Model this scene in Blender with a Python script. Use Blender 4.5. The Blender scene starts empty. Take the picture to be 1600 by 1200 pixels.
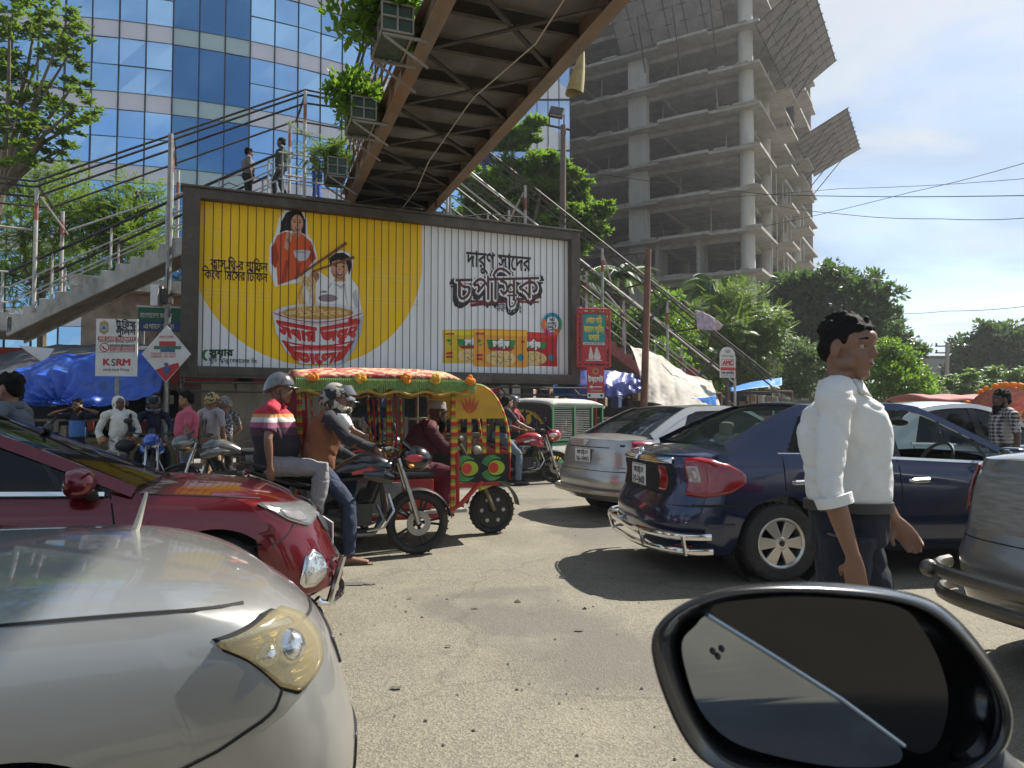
import bpy, bmesh, math, random
from mathutils import Vector, Matrix, noise
from mathutils.geometry import tessellate_polygon
R = math.radians
S = bpy.context.scene
C = S.collection
TS = bpy.data.scenes.new('workbench'); TV = TS.view_layers[0]      # a bare scene to evaluate lettering and modifiers in; removed at the end
random.seed(7)
# ---------------------------------------------------------------- camera
HC, FX, PITCH = 1.37, 1110.0, R(2.25)          # eye height, focal length in photo pixels, upward tilt
cam_d = bpy.data.cameras.new("camera")
cam = bpy.data.objects.new("camera", cam_d); C.objects.link(cam)
cam.location = (0, 0, HC); cam.rotation_euler = (R(90) + PITCH, 0, 0)
cam_d.sensor_width = 36; cam_d.lens = 36 * FX / 1600; cam_d.clip_start = .02; cam_d.clip_end = 3000
cam_d.dof.use_dof = True; cam_d.dof.focus_distance = 11.0; cam_d.dof.aperture_fstop = 9.0
S.camera = cam
S.render.resolution_x, S.render.resolution_y = 1024, 768
# ---------------------------------------------------------------- sun, sky, exposure
SUN = Vector((.74, .50, 1.0)).normalized()
w = bpy.data.worlds.new("World"); S.world = w; w.use_nodes = True
def sky_world():
    nt = w.node_tree; n = nt.nodes; l = nt.links
    bg = n['Background']; bg.inputs[1].default_value = .095
    sky = n.new('ShaderNodeTexSky'); sky.sky_type = 'NISHITA'; sky.sun_disc = False
    sky.sun_elevation = math.asin(SUN.z); sky.sun_rotation = math.atan2(SUN.x, SUN.y)
    sky.air_density = 1.0; sky.dust_density = .7; sky.ozone_density = 1.6
    tc = n.new('ShaderNodeTexCoord'); sp = n.new('ShaderNodeSeparateXYZ'); l.new(tc.outputs['Generated'], sp.inputs[0])
    # project the direction on a cloud plane so clouds flatten towards the horizon
    ad = n.new('ShaderNodeMath'); ad.operation = 'ADD'; ad.inputs[1].default_value = .12; l.new(sp.outputs['Z'], ad.inputs[0])
    cb = n.new('ShaderNodeCombineXYZ')
    for k in ('X', 'Y'):
        dv = n.new('ShaderNodeMath'); dv.operation = 'DIVIDE'; l.new(sp.outputs[k], dv.inputs[0]); l.new(ad.outputs[0], dv.inputs[1]); l.new(dv.outputs[0], cb.inputs[k])
    def cloud(scale, detail, lo, hi, loc, sq):
        mp = n.new('ShaderNodeMapping'); mp.inputs['Scale'].default_value = (sq, 1, 1); mp.inputs['Location'].default_value = loc; mp.inputs['Rotation'].default_value = (0, 0, R(25)); l.new(cb.outputs[0], mp.inputs[0])
        t = n.new('ShaderNodeTexNoise'); t.inputs['Scale'].default_value = scale; t.inputs['Detail'].default_value = detail; t.inputs['Roughness'].default_value = .58; t.inputs['Distortion'].default_value = .4
        l.new(mp.outputs[0], t.inputs['Vector'])
        r = n.new('ShaderNodeValToRGB'); r.color_ramp.elements[0].position = lo; r.color_ramp.elements[1].position = hi; r.color_ramp.interpolation = 'EASE'
        l.new(t.outputs['Fac'], r.inputs[0]); return r.outputs[0]
    veil = cloud(.8, 5, .22, .70, (3.1, .6, 0), .8)
    puff = cloud(1.7, 9, .47, .66, (5.2, .4, 0), .7)
    m1 = n.new('ShaderNodeMath'); m1.operation = 'MULTIPLY'; m1.inputs[1].default_value = .75; l.new(veil, m1.inputs[0])
    m2 = n.new('ShaderNodeMath'); m2.operation = 'MULTIPLY'; m2.inputs[1].default_value = .75; l.new(puff, m2.inputs[0])
    x1 = n.new('ShaderNodeMixRGB'); x1.inputs[2].default_value = (2.0, 2.55, 3.15, 1); l.new(m1.outputs[0], x1.inputs[0]); l.new(sky.outputs[0], x1.inputs[1])
    x2 = n.new('ShaderNodeMixRGB'); x2.inputs[2].default_value = (4.3, 4.6, 4.85, 1); l.new(m2.outputs[0], x2.inputs[0]); l.new(x1.outputs[0], x2.inputs[1])
    l.new(x2.outputs[0], bg.inputs[0])
sky_world()
sun_d = bpy.data.lights.new("sun", 'SUN'); sun_d.energy = 5.0; sun_d.angle = R(.55); sun_d.color = (1, .95, .87)
sun = bpy.data.objects.new("sun", sun_d); C.objects.link(sun); sun.location = (20, 15, 40)
sun.rotation_euler = (-SUN).to_track_quat('-Z', 'Y').to_euler()
S.view_settings.view_transform = 'Standard'; S.view_settings.look = 'None'
S.view_settings.exposure = .88; S.view_settings.gamma = 1
S.cycles.max_bounces = 8; S.cycles.transparent_max_bounces = 12; S.cycles.use_denoising = True
S.cycles.caustics_reflective = False; S.cycles.caustics_refractive = False
# ---------------------------------------------------------------- measuring helpers
CP, SP = math.cos(PITCH), math.sin(PITCH)
def ray(px, py):
    cx, cy = (px - 800) / FX, (600 - py) / FX
    return Vector((cx, CP - cy * SP, SP + cy * CP))
def P(px, py, d):                    # the point d metres ahead on the line of sight through a photo pixel
    r = ray(px, py); return Vector((0, 0, HC)) + r * (d / r.y)
def G(px, py, z=0.0):                # the same for a known height
    r = ray(px, py); return Vector((0, 0, HC)) + r * ((z - HC) / r.z)
def srgb(r, g=None, b=None):
    if g is None: g = b = r
    f = lambda c: ((c / 255) / 12.92 if c <= 10 else (((c / 255) + .055) / 1.055) ** 2.4)
    return (f(r), f(g), f(b))
# ---------------------------------------------------------------- materials
def mat(name, col, rough=.5, metal=0., var=.18, scale=6., bump=0., bscale=40., coat=0., dirt=None, dscale=2.5, damt=.5, spec=.5, emis=None, alpha=1., trans=0., sub=None, coords='Object', stretch=None):
    m = bpy.data.materials.new(name); m.use_nodes = True
    nt = m.node_tree; n = nt.nodes; l = nt.links; b = n['Principled BSDF']
    b.inputs['Roughness'].default_value = rough; b.inputs['Metallic'].default_value = metal
    b.inputs['Coat Weight'].default_value = coat; b.inputs['Coat Roughness'].default_value = .04
    b.inputs['Specular IOR Level'].default_value = spec
    b.inputs['Alpha'].default_value = alpha; b.inputs['Transmission Weight'].default_value = trans
    tc = n.new('ShaderNodeTexCoord'); vec = tc.outputs[coords]
    if stretch:
        mp = n.new('ShaderNodeMapping'); mp.inputs['Scale'].default_value = stretch; l.new(vec, mp.inputs[0]); vec = mp.outputs[0]
    t = n.new('ShaderNodeTexNoise'); t.inputs['Scale'].default_value = scale; t.inputs['Detail'].default_value = 6; t.inputs['Roughness'].default_value = .6
    l.new(vec, t.inputs['Vector'])
    mr = n.new('ShaderNodeMapRange'); mr.inputs['From Min'].default_value = .25; mr.inputs['From Max'].default_value = .75
    mr.inputs['To Min'].default_value = 1 - var; mr.inputs['To Max'].default_value = 1 + var; l.new(t.outputs['Fac'], mr.inputs[0])
    mul = n.new('ShaderNodeVectorMath'); mul.operation = 'SCALE'; mul.inputs[0].default_value = col[:3]; l.new(mr.outputs[0], mul.inputs['Scale'])
    out = mul.outputs[0]
    if dirt:
        d = n.new('ShaderNodeTexNoise'); d.inputs['Scale'].default_value = dscale; d.inputs['Detail'].default_value = 8; d.inputs['Roughness'].default_value = .7
        l.new(vec, d.inputs['Vector'])
        rp = n.new('ShaderNodeValToRGB'); rp.color_ramp.elements[0].position = .62 - .3 * damt; rp.color_ramp.elements[1].position = .75
        l.new(d.outputs['Fac'], rp.inputs[0])
        mx = n.new('ShaderNodeMixRGB'); mx.inputs[2].default_value = (*dirt[:3], 1); l.new(rp.outputs[0], mx.inputs[0]); l.new(out, mx.inputs[1]); out = mx.outputs[0]
    l.new(out, b.inputs['Base Color'])
    if bump:
        t2 = n.new('ShaderNodeTexNoise'); t2.inputs['Scale'].default_value = bscale; t2.inputs['Detail'].default_value = 5; l.new(vec, t2.inputs['Vector'])
        bp = n.new('ShaderNodeBump'); bp.inputs['Strength'].default_value = bump; bp.inputs['Distance'].default_value = .02; l.new(t2.outputs['Fac'], bp.inputs['Height']); l.new(bp.outputs[0], b.inputs['Normal'])
    if emis:
        b.inputs['Emission Color'].default_value = (*emis[:3], 1); b.inputs['Emission Strength'].default_value = emis[3]
    return m
MT = {}
def mm(name, *a, **k):
    if name not in MT: MT[name] = mat(name, *a, **k)
    return MT[name]
def glass_mat(name, tint, through, rough=.02, dark=(.012, .015, .017)):
    m = bpy.data.materials.new(name); m.use_nodes = True; nt = m.node_tree; n = nt.nodes; l = nt.links
    b = n['Principled BSDF']; b.inputs['Base Color'].default_value = (*dark, 1); b.inputs['Roughness'].default_value = rough; b.inputs['Specular IOR Level'].default_value = .6
    tr = n.new('ShaderNodeBsdfTransparent'); tr.inputs[0].default_value = (*tint, 1)
    mx = n.new('ShaderNodeMixShader'); mx.inputs[0].default_value = 1 - through
    l.new(tr.outputs[0], mx.inputs[1]); l.new(b.outputs[0], mx.inputs[2]); l.new(mx.outputs[0], n['Material Output'].inputs[0])
    MT[name] = m; return m
def leaf_mat(name, c1, c2, back=(.2, .35, .03)):
    m = bpy.data.materials.new(name); m.use_nodes = True; nt = m.node_tree; n = nt.nodes; l = nt.links
    b = n['Principled BSDF']; b.inputs['Roughness'].default_value = .42; b.inputs['Specular IOR Level'].default_value = .4
    g = n.new('ShaderNodeNewGeometry'); r = n.new('ShaderNodeValToRGB')
    e = r.color_ramp.elements; e[0].color = (*c1, 1); e[1].color = (*c2, 1)
    l.new(g.outputs['Random Per Island'], r.inputs[0]); l.new(r.outputs[0], b.inputs['Base Color'])
    t = n.new('ShaderNodeBsdfTranslucent'); t.inputs[0].default_value = (*back, 1)
    mx = n.new('ShaderNodeMixShader'); mx.inputs[0].default_value = .38
    l.new(b.outputs[0], mx.inputs[1]); l.new(t.outputs[0], mx.inputs[2]); l.new(mx.outputs[0], n['Material Output'].inputs[0])
    MT[name] = m; return m
# ---------------------------------------------------------------- objects
def empty(name, label=None, cat=None, group=None, loc=(0, 0, 0), rz=0., kind=None):
    o = bpy.data.objects.new(name, None); o.empty_display_size = .2; C.objects.link(o)
    o.location = loc; o.rotation_euler = (0, 0, rz); tag(o, label, cat, group, kind); return o
def tag(o, label=None, cat=None, group=None, kind=None):
    for k, v in (('label', label), ('category', cat), ('group', group), ('kind', kind)):
        if v: o[k] = v
    return o
def copy_tree(o, parent=None):
    c = o.copy(); C.objects.link(c); c.parent = parent
    for ch in list(o.children): copy_tree(ch, c)
    return c
def frame_of(d, up=Vector((0, 0, 1))):
    d = d.normalized()
    if abs(d.dot(up)) > .98: up = Vector((1, 0, 0))
    s = d.cross(up).normalized(); return s, s.cross(d).normalized()
class MB:
    """collects faces; build() links them as one mesh object"""
    def __init__(s): s.v = []; s.f = []; s.m = []; s.ms = []; s.k = 0
    def mat(s, m):
        if m not in s.ms: s.ms.append(m)
        s.k = s.ms.index(m); return s
    def face(s, idx): s.f.append(tuple(idx)); s.m.append(s.k)
    def add(s, vs, fs):
        o = len(s.v); s.v += [Vector(v) for v in vs]
        for f in fs: s.face([i + o for i in f])
        return s
    def poly(s, pts):
        return s.add(pts, [range(len(pts))])
    def box(s, c, d, rz=0., rot=None):
        c = Vector(c); h = [x / 2 for x in d]; M = rot or Matrix.Rotation(rz, 3, 'Z')
        vs = [c + M @ Vector((i * h[0], j * h[1], k * h[2])) for i in (-1, 1) for j in (-1, 1) for k in (-1, 1)]
        return s.add(vs, [(0, 1, 3, 2), (4, 6, 7, 5), (0, 4, 5, 1), (2, 3, 7, 6), (0, 2, 6, 4), (1, 5, 7, 3)])
    def span(s, a, b):                      # box between two corners
        return s.box(((a[0] + b[0]) / 2, (a[1] + b[1]) / 2, (a[2] + b[2]) / 2), (abs(a[0] - b[0]), abs(a[1] - b[1]), abs(a[2] - b[2])))
    def beam(s, a, b, w, h, up=Vector((0, 0, 1))):      # rectangular bar from a to b
        a, b = Vector(a), Vector(b); sd, u = frame_of(b - a, up); vs = []
        for p in (a, b):
            for i, j in ((-1, -1), (1, -1), (1, 1), (-1, 1)): vs.append(p + sd * (i * w / 2) + u * (j * h / 2))
        return s.add(vs, [(3, 2, 1, 0), (4, 5, 6, 7), (0, 1, 5, 4), (1, 2, 6, 5), (2, 3, 7, 6), (3, 0, 4, 7)])
    def tube(s, pts, r, n=8, caps=True, flat=None, up=Vector((0, 0, 1))):
        pts = [Vector(p) for p in pts]; N = len(pts)
        rs = list(r) if isinstance(r, (list, tuple)) else [r] * N
        o = len(s.v); pu = None
        for i, p in enumerate(pts):
            d = (pts[min(i + 1, N - 1)] - pts[max(i - 1, 0)])
            if d.length < 1e-9: d = Vector((0, 0, 1))
            d.normalize()
            if pu is None: sd, u = frame_of(d, up)
            else:
                u = pu - d * pu.dot(d)
                if u.length < 1e-6: sd, u = frame_of(d, up)
                u.normalize(); sd = d.cross(u).normalized()
            pu = u
            rr = rs[i]; ra, rb = (rr if isinstance(rr, (tuple, list)) else (rr, rr))
            for k in range(n):
                t = 2 * math.pi * k / n; s.v.append(p + sd * (ra * math.cos(t)) + u * (rb * math.sin(t)))
        for i in range(N - 1):
            for k in range(n):
                a = o + i * n + k; b = o + i * n + (k + 1) % n; s.face((a, b, b + n, a + n))
        if caps:
            s.face([o + k for k in range(n)][::-1]); s.face([o + (N - 1) * n + k for k in range(n)])
        return s
    def cyl(s, a, b, r, n=16, r2=None): return s.tube([a, b], [r, r if r2 is None else r2], n)
    def lathe(s, prof, c=(0, 0, 0), ax=(0, 1, 0), n=32, close=False):   # prof: (radius, along axis)
        c = Vector(c); ax = Vector(ax).normalized(); a, b = frame_of(ax); o = len(s.v); N = len(prof)
        for (r, h) in prof:
            for k in range(n):
                t = 2 * math.pi * k / n; s.v.append(c + ax * h + (a * math.cos(t) + b * math.sin(t)) * r)
        for i in range(N - 1 + (1 if close else 0)):
            j = (i + 1) % N
            for k in range(n):
                k2 = (k + 1) % n; s.face((o + i * n + k, o + i * n + k2, o + j * n + k2, o + j * n + k))
        return s
    def grid(s, fn, nu, nv, closeu=False):
        o = len(s.v)
        for i in range(nu + (0 if closeu else 1)):
            for j in range(nv + 1): s.v.append(Vector(fn(i / nu, j / nv)))
        for i in range(nu):
            i2 = (i + 1) % nu if closeu else i + 1
            for j in range(nv):
                s.face((o + i * (nv + 1) + j, o + i2 * (nv + 1) + j, o + i2 * (nv + 1) + j + 1, o + i * (nv + 1) + j + 1))
        return s
    def ball(s, c, r, nu=16, nv=10, rot=None, fn=None):
        c = Vector(c); r = (r, r, r) if isinstance(r, (int, float)) else r; o = len(s.v)
        for j in range(nv + 1):
            ph = math.pi * j / nv
            for i in range(nu):
                t = 2 * math.pi * i / nu
                d = Vector((math.sin(ph) * math.cos(t), math.sin(ph) * math.sin(t), math.cos(ph)))
                q = Vector((d.x * r[0], d.y * r[1], d.z * r[2])) * (fn(d) if fn else 1)
                s.v.append(c + (rot @ q if rot else q))
        for j in range(nv):
            for i in range(nu):
                a = o + j * nu + i; b = o + j * nu + (i + 1) % nu
                s.face((a, a + nu, b + nu, b))
        return s
    def prism(s, pts, off):                       # flat polygon (3D points) pushed along off
        off = Vector(off); n = len(pts); pts = [Vector(p) for p in pts]; o = len(s.v)
        s.v += pts + [p + off for p in pts]
        for tri in tessellate_polygon([pts]):
            s.face([o + i for i in tri]); s.face([o + n + i for i in tri][::-1])
        for i in range(n): s.face((o + i, o + (i + 1) % n, o + n + (i + 1) % n, o + n + i))
        return s
    def shape(s, pts):                            # flat polygon, any outline
        pts = [Vector(p) for p in pts]; o = len(s.v); s.v += pts
        for tri in tessellate_polygon([pts]): s.face([o + i for i in tri])
        return s
    def join(s, other, M=None):
        o = len(s.v); s.v += [(M @ v if M else v.copy()) for v in other.v]
        for f, k in zip(other.f, other.m):
            if other.ms: s.mat(other.ms[k])
            s.face([i + o for i in f])
        return s
    def build(s, name, m=None, parent=None, smooth=35, bevel=0., fix=True, weld=False):
        me = bpy.data.meshes.new(name); me.from_pydata([tuple(v) for v in s.v], [], s.f)
        for x in (s.ms if s.ms else [m]): me.materials.append(x)
        if s.ms: me.polygons.foreach_set('material_index', s.m)
        if fix or weld:
            bm = bmesh.new(); bm.from_mesh(me)
            if weld: bmesh.ops.remove_doubles(bm, verts=bm.verts, dist=1e-5)
            bmesh.ops.recalc_face_normals(bm, faces=bm.faces); bm.to_mesh(me); bm.free()
        if smooth:
            me.polygons.foreach_set('use_smooth', [True] * len(me.polygons)); me.set_sharp_from_angle(angle=R(smooth))
        o = bpy.data.objects.new(name, me); C.objects.link(o); o.parent = parent
        if bevel:
            b = o.modifiers.new('bevel', 'BEVEL'); b.width = bevel; b.segments = 2; b.limit_method = 'ANGLE'; b.angle_limit = R(40)
        return o
def lerp(a, b, t): return a + (b - a) * t
def interp(tab, x):
    if x <= tab[0][0]: return tab[0][1]
    for (a, p), (b, q) in zip(tab, tab[1:]):
        if x <= b: return p + (q - p) * (x - a) / (b - a)
    return tab[-1][1]
def sm(tab, x):                                  # smooth interpolation of a table
    if x <= tab[0][0]: return tab[0][1]
    if x >= tab[-1][0]: return tab[-1][1]
    n = len(tab)
    for i in range(n - 1):
        if tab[i][0] <= x <= tab[i + 1][0]:
            x0, y0 = tab[i]; x1, y1 = tab[i + 1]; h = x1 - x0
            s = (y1 - y0) / h
            m0 = 0 if i == 0 else ((y1 - tab[i - 1][1]) / (x1 - tab[i - 1][0]))
            m1 = 0 if i == n - 2 else ((tab[i + 2][1] - y0) / (tab[i + 2][0] - x0))
            if i == 0: m0 = s
            if i == n - 2: m1 = s
            if m0 * s <= 0: m0 = 0
            if m1 * s <= 0: m1 = 0
            m0 = max(-3 * abs(s), min(3 * abs(s), m0)); m1 = max(-3 * abs(s), min(3 * abs(s), m1))
            t = (x - x0) / h
            return (2*t**3-3*t*t+1)*y0 + (t**3-2*t*t+t)*h*m0 + (-2*t**3+3*t*t)*y1 + (t**3-t*t)*h*m1
# ---------------------------------------------------------------- lettering: outlines of the built-in font, filled by scan lines
_tc = {}
def _contours(txt):
    if txt in _tc: return _tc[txt]
    c = bpy.data.curves.new('lettering', 'FONT'); c.body = txt; c.size = 1
    o = bpy.data.objects.new('lettering', c); TS.collection.objects.link(o); TV.update()
    dg = TV.depsgraph; cu = o.evaluated_get(dg).to_curve(dg)
    res = []
    for sp in cu.splines:
        pts = []
        if sp.type == 'BEZIER':
            bp = sp.bezier_points; n = len(bp)
            for i in range(n):
                a, b = bp[i], bp[(i + 1) % n]
                for k in range(5):
                    t = k / 5; u = 1 - t
                    q = a.co * u**3 + a.handle_right * (3*u*u*t) + b.handle_left * (3*u*t*t) + b.co * t**3
                    pts.append((q.x, q.y))
        else: pts = [(q.co.x, q.co.y) for q in sp.points]
        if len(pts) > 2: res.append(pts)
    o.evaluated_get(dg).to_curve_clear(); bpy.data.objects.remove(o); bpy.data.curves.remove(c)
    _tc[txt] = res; return res
def text_spans(txt, bold=0., rows=44, arc=None):
    """text may hold {x}: x is hung small beneath the letter before it (a conjunct). Returns quads in em units and the width."""
    cs = []; x = 0.
    i = 0; runs = []
    while i < len(txt):
        if txt[i] == '{':
            j = txt.index('}', i); runs.append(('sub', txt[i + 1:j])); i = j + 1
        else:
            j = txt.find('{', i); j = len(txt) if j < 0 else j; runs.append(('run', txt[i:j])); i = j
    lastx = 0
    for kind, t in runs:
        c = _contours(t)
        if not c and kind == 'run': x += .26 * len(t); continue
        if kind == 'run':
            lead = len(t) - len(t.lstrip(' ')); trail = len(t) - len(t.rstrip(' '))
            cs += [[(px + x, py) for px, py in k] for k in c]
            x += max(px for k in c for px, _ in k) + .26 * trail
            lastx = x
        else:
            wd = max((px for k in c for px, _ in k), default=.4) * .62
            cs += [[(px * .62 + lastx - wd - .03, py * .62 - .27) for px, py in k] for k in c]
    if bold:
        b = bold; ex = []
        for dx, dy in ((b, 0), (-b, 0), (0, b), (0, -b), (b*.7, b*.7), (-b*.7, b*.7), (b*.7, -b*.7), (-b*.7, -b*.7)): ex += [[(px + dx, py + dy) for px, py in k] for k in cs]
        cs = ex
    if not cs: return [], 0
    ys = [q[1] for k in cs for q in k]; y0, y1 = min(ys), max(ys); quads = []
    edges = []
    for k in cs:
        for a, b in zip(k, k[1:] + k[:1]):
            if abs(a[1] - b[1]) > 1e-9: edges.append((a, b))
    N = max(6, int(rows * (y1 - y0))); h = (y1 - y0) / N
    for r in range(N):
        ya = y0 + r * h; ym = ya + h * .5; xs = []
        for a, b in edges:
            lo, hi = (a, b) if a[1] < b[1] else (b, a)
            if lo[1] <= ym < hi[1]:
                g = (hi[0] - lo[0]) / (hi[1] - lo[1]); xm = lo[0] + g * (ym - lo[1])
                g = max(-2., min(2., g)); xs.append((xm, g, 1 if a[1] < b[1] else -1))
        xs.sort(); wn = 0; st = None
        for q in xs:
            pw = wn; wn += q[2]
            if pw == 0 and wn != 0: st = q
            elif pw != 0 and wn == 0:
                quads.append(((st[0] - st[1]*h/2, ya), (q[0] - q[1]*h/2, ya), (q[0] + q[1]*h/2, ya + h), (st[0] + st[1]*h/2, ya + h)))
    return quads, x
def write(mb, txt, size, place, align='c', bold=0., width=None, rows=44, mapf=None):
    """lays lettering on mb; place(x, y) turns sheet coordinates (metres from the text's anchor) into a point"""
    q, wd = text_spans(txt, bold, rows)
    kx = size if width is None or wd == 0 else width / wd
    off = {'c': -wd / 2, 'l': 0, 'r': -wd}[align]
    for quad in q: mb.add([place((x + off) * kx, y * size) for x, y in quad], [(0, 1, 2, 3)])
    return wd * kx
# ================================================================ SETTING
ST = R(21.5); UX = Vector((math.cos(ST), math.sin(ST), 0)); VX = Vector((-math.sin(ST), math.cos(ST), 0))   # along the street, across it
def asphalt():
    m = bpy.data.materials.new('asphalt'); m.use_nodes = True; nt = m.node_tree; n = nt.nodes; l = nt.links; b = n['Principled BSDF']
    tc = n.new('ShaderNodeTexCoord')
    def noi(s, d=6, r=.6):
        t = n.new('ShaderNodeTexNoise'); t.inputs['Scale'].default_value = s; t.inputs['Detail'].default_value = d; t.inputs['Roughness'].default_value = r; l.new(tc.outputs['Object'], t.inputs['Vector']); return t.outputs['Fac']
    def ramp(src, stops):
        r = n.new('ShaderNodeValToRGB'); e = r.color_ramp.elements
        while len(e) < len(stops): e.new(.5)
        for q, (p, c) in zip(e, stops): q.position = p; q.color = (*c, 1)
        l.new(src, r.inputs[0]); return r.outputs[0]
    def mix(a, b2, f, t='MIX'):
        x = n.new('ShaderNodeMixRGB'); x.blend_type = t
        if isinstance(f, float): x.inputs[0].default_value = f
        else: l.new(f, x.inputs[0])
        for i, q in ((1, a), (2, b2)):
            if isinstance(q, tuple): x.inputs[i].default_value = (*q, 1)
            else: l.new(q, x.inputs[i])
        return x.outputs[0]
    base = ramp(noi(.55, 8, .65), [(.3, (.166, .152, .118)), (.7, (.220, .202, .160))])
    v = n.new('ShaderNodeTexVoronoi'); v.inputs['Scale'].default_value = 95; l.new(tc.outputs['Object'], v.inputs['Vector'])
    stones = ramp(v.outputs['Color'], [(.15, (.62, .62, .62)), (.85, (1.3, 1.28, 1.2))])
    base = mix(base, stones, .75, 'MULTIPLY')
    patch = ramp(noi(.35, 3, .5), [(.52, (0, 0, 0)), (.56, (1, 1, 1))])
    base = mix(base, (.118, .108, .092), mix((0, 0, 0), (.65, .65, .65), patch))
    oil = ramp(noi(1.6, 5, .7), [(.64, (0, 0, 0)), (.74, (1, 1, 1))])
    base = mix(base, (.075, .068, .058), mix((0, 0, 0), (.62, .62, .62), oil))
    dust = ramp(noi(.9, 9, .72), [(.5, (0, 0, 0)), (.72, (1, 1, 1))])
    base = mix(base, (.30, .268, .20), mix((0, 0, 0), (.55, .55, .55), dust))
    vc = n.new('ShaderNodeTexVoronoi'); vc.feature = 'DISTANCE_TO_EDGE'; vc.inputs['Scale'].default_value = .45
    ds = n.new('ShaderNodeVectorMath'); ds.operation = 'ADD'; nn = n.new('ShaderNodeTexNoise'); nn.inputs['Scale'].default_value = 1.3; nn.inputs['Detail'].default_value = 6; l.new(tc.outputs['Object'], nn.inputs['Vector'])
    l.new(tc.outputs['Object'], ds.inputs[0]); l.new(nn.outputs['Color'], ds.inputs[1]); l.new(ds.outputs[0], vc.inputs['Vector'])
    cr = ramp(vc.outputs['Distance'], [(.004, (1, 1, 1)), (.012, (0, 0, 0))])
    base = mix(base, (.06, .055, .048), mix((0, 0, 0), (.24, .24, .24), cr))
    l.new(base, b.inputs['Base Color']); b.inputs['Roughness'].default_value = .82; b.inputs['Specular IOR Level'].default_value = .3
    hb = mix(v.outputs['Distance'], noi(30, 5), .4)
    bp = n.new('ShaderNodeBump'); bp.inputs['Strength'].default_value = .5; bp.inputs['Distance'].default_value = .012; l.new(hb, bp.inputs['Height']); l.new(bp.outputs[0], b.inputs['Normal'])
    return m
g = MB(); g.grid(lambda u, v: (lerp(-700, 700, u), lerp(-700, 700, v), 0), 2, 2)
tag(g.build('road', asphalt(), smooth=0), kind='structure')
# footpath behind the kerb, under the billboard and the stalls
BO, BR = Vector((-6.68, 14.4, 0)), R(24.0)
BX = Vector((math.cos(BR), math.sin(BR), 0)); BY = Vector((-math.sin(BR), math.cos(BR), 0))
def BL(x, y, z=0.): return BO + BX * x + BY * y + Vector((0, 0, z))
conc_dirty = mm('footpath concrete', (.26, .245, .21), .85, var=.25, scale=3, bump=.3, dirt=(.12, .11, .09))
m = MB(); m.prism([BL(-30, -1.3), BL(60, -1.3), BL(60, 14), BL(-30, 14)], (0, 0, .14)); tag(m.build('pavement', conc_dirty, smooth=0, bevel=.02), kind='structure')
# dropped litter
lit = MB(); rr = random.Random(3)
for (px, py, s) in ((553, 912, .10), (1052, 890, .05), (620, 1075, .03), (742, 950, .025), (700, 1010, .02), (905, 985, .03), (575, 912, .06), (640, 935, .02), (1045, 968, .03)):
    p = G(px, py, .006); a = rr.random() * 6
    lit.add([p + Vector((math.cos(a + k) * s * (1 + .3 * rr.random()), math.sin(a + k) * s * .6, rr.random() * .006)) for k in (0, 1.3, 2.6, 3.9, 5.1)], [(0, 1, 2, 3, 4)])
for _ in range(120):
    px, py = rr.uniform(300, 1250), rr.uniform(760, 1190); p = G(px, py, .004); s = rr.uniform(.004, .014) * (1 if rr.random() < .9 else 2.2); a = rr.random() * 6
    lit.add([p + Vector((math.cos(a + k) * s, math.sin(a + k) * s * rr.uniform(.5, 1), 0)) for k in (0, 1.5, 3.1, 4.6)] + [p + Vector((0, 0, s * .6))], [(0, 1, 4), (1, 2, 4), (2, 3, 4), (3, 0, 4)])
tag(lit.build('litter', mm('litter', (.10, .09, .075), .85, var=.6, scale=40)), kind='stuff')

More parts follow.
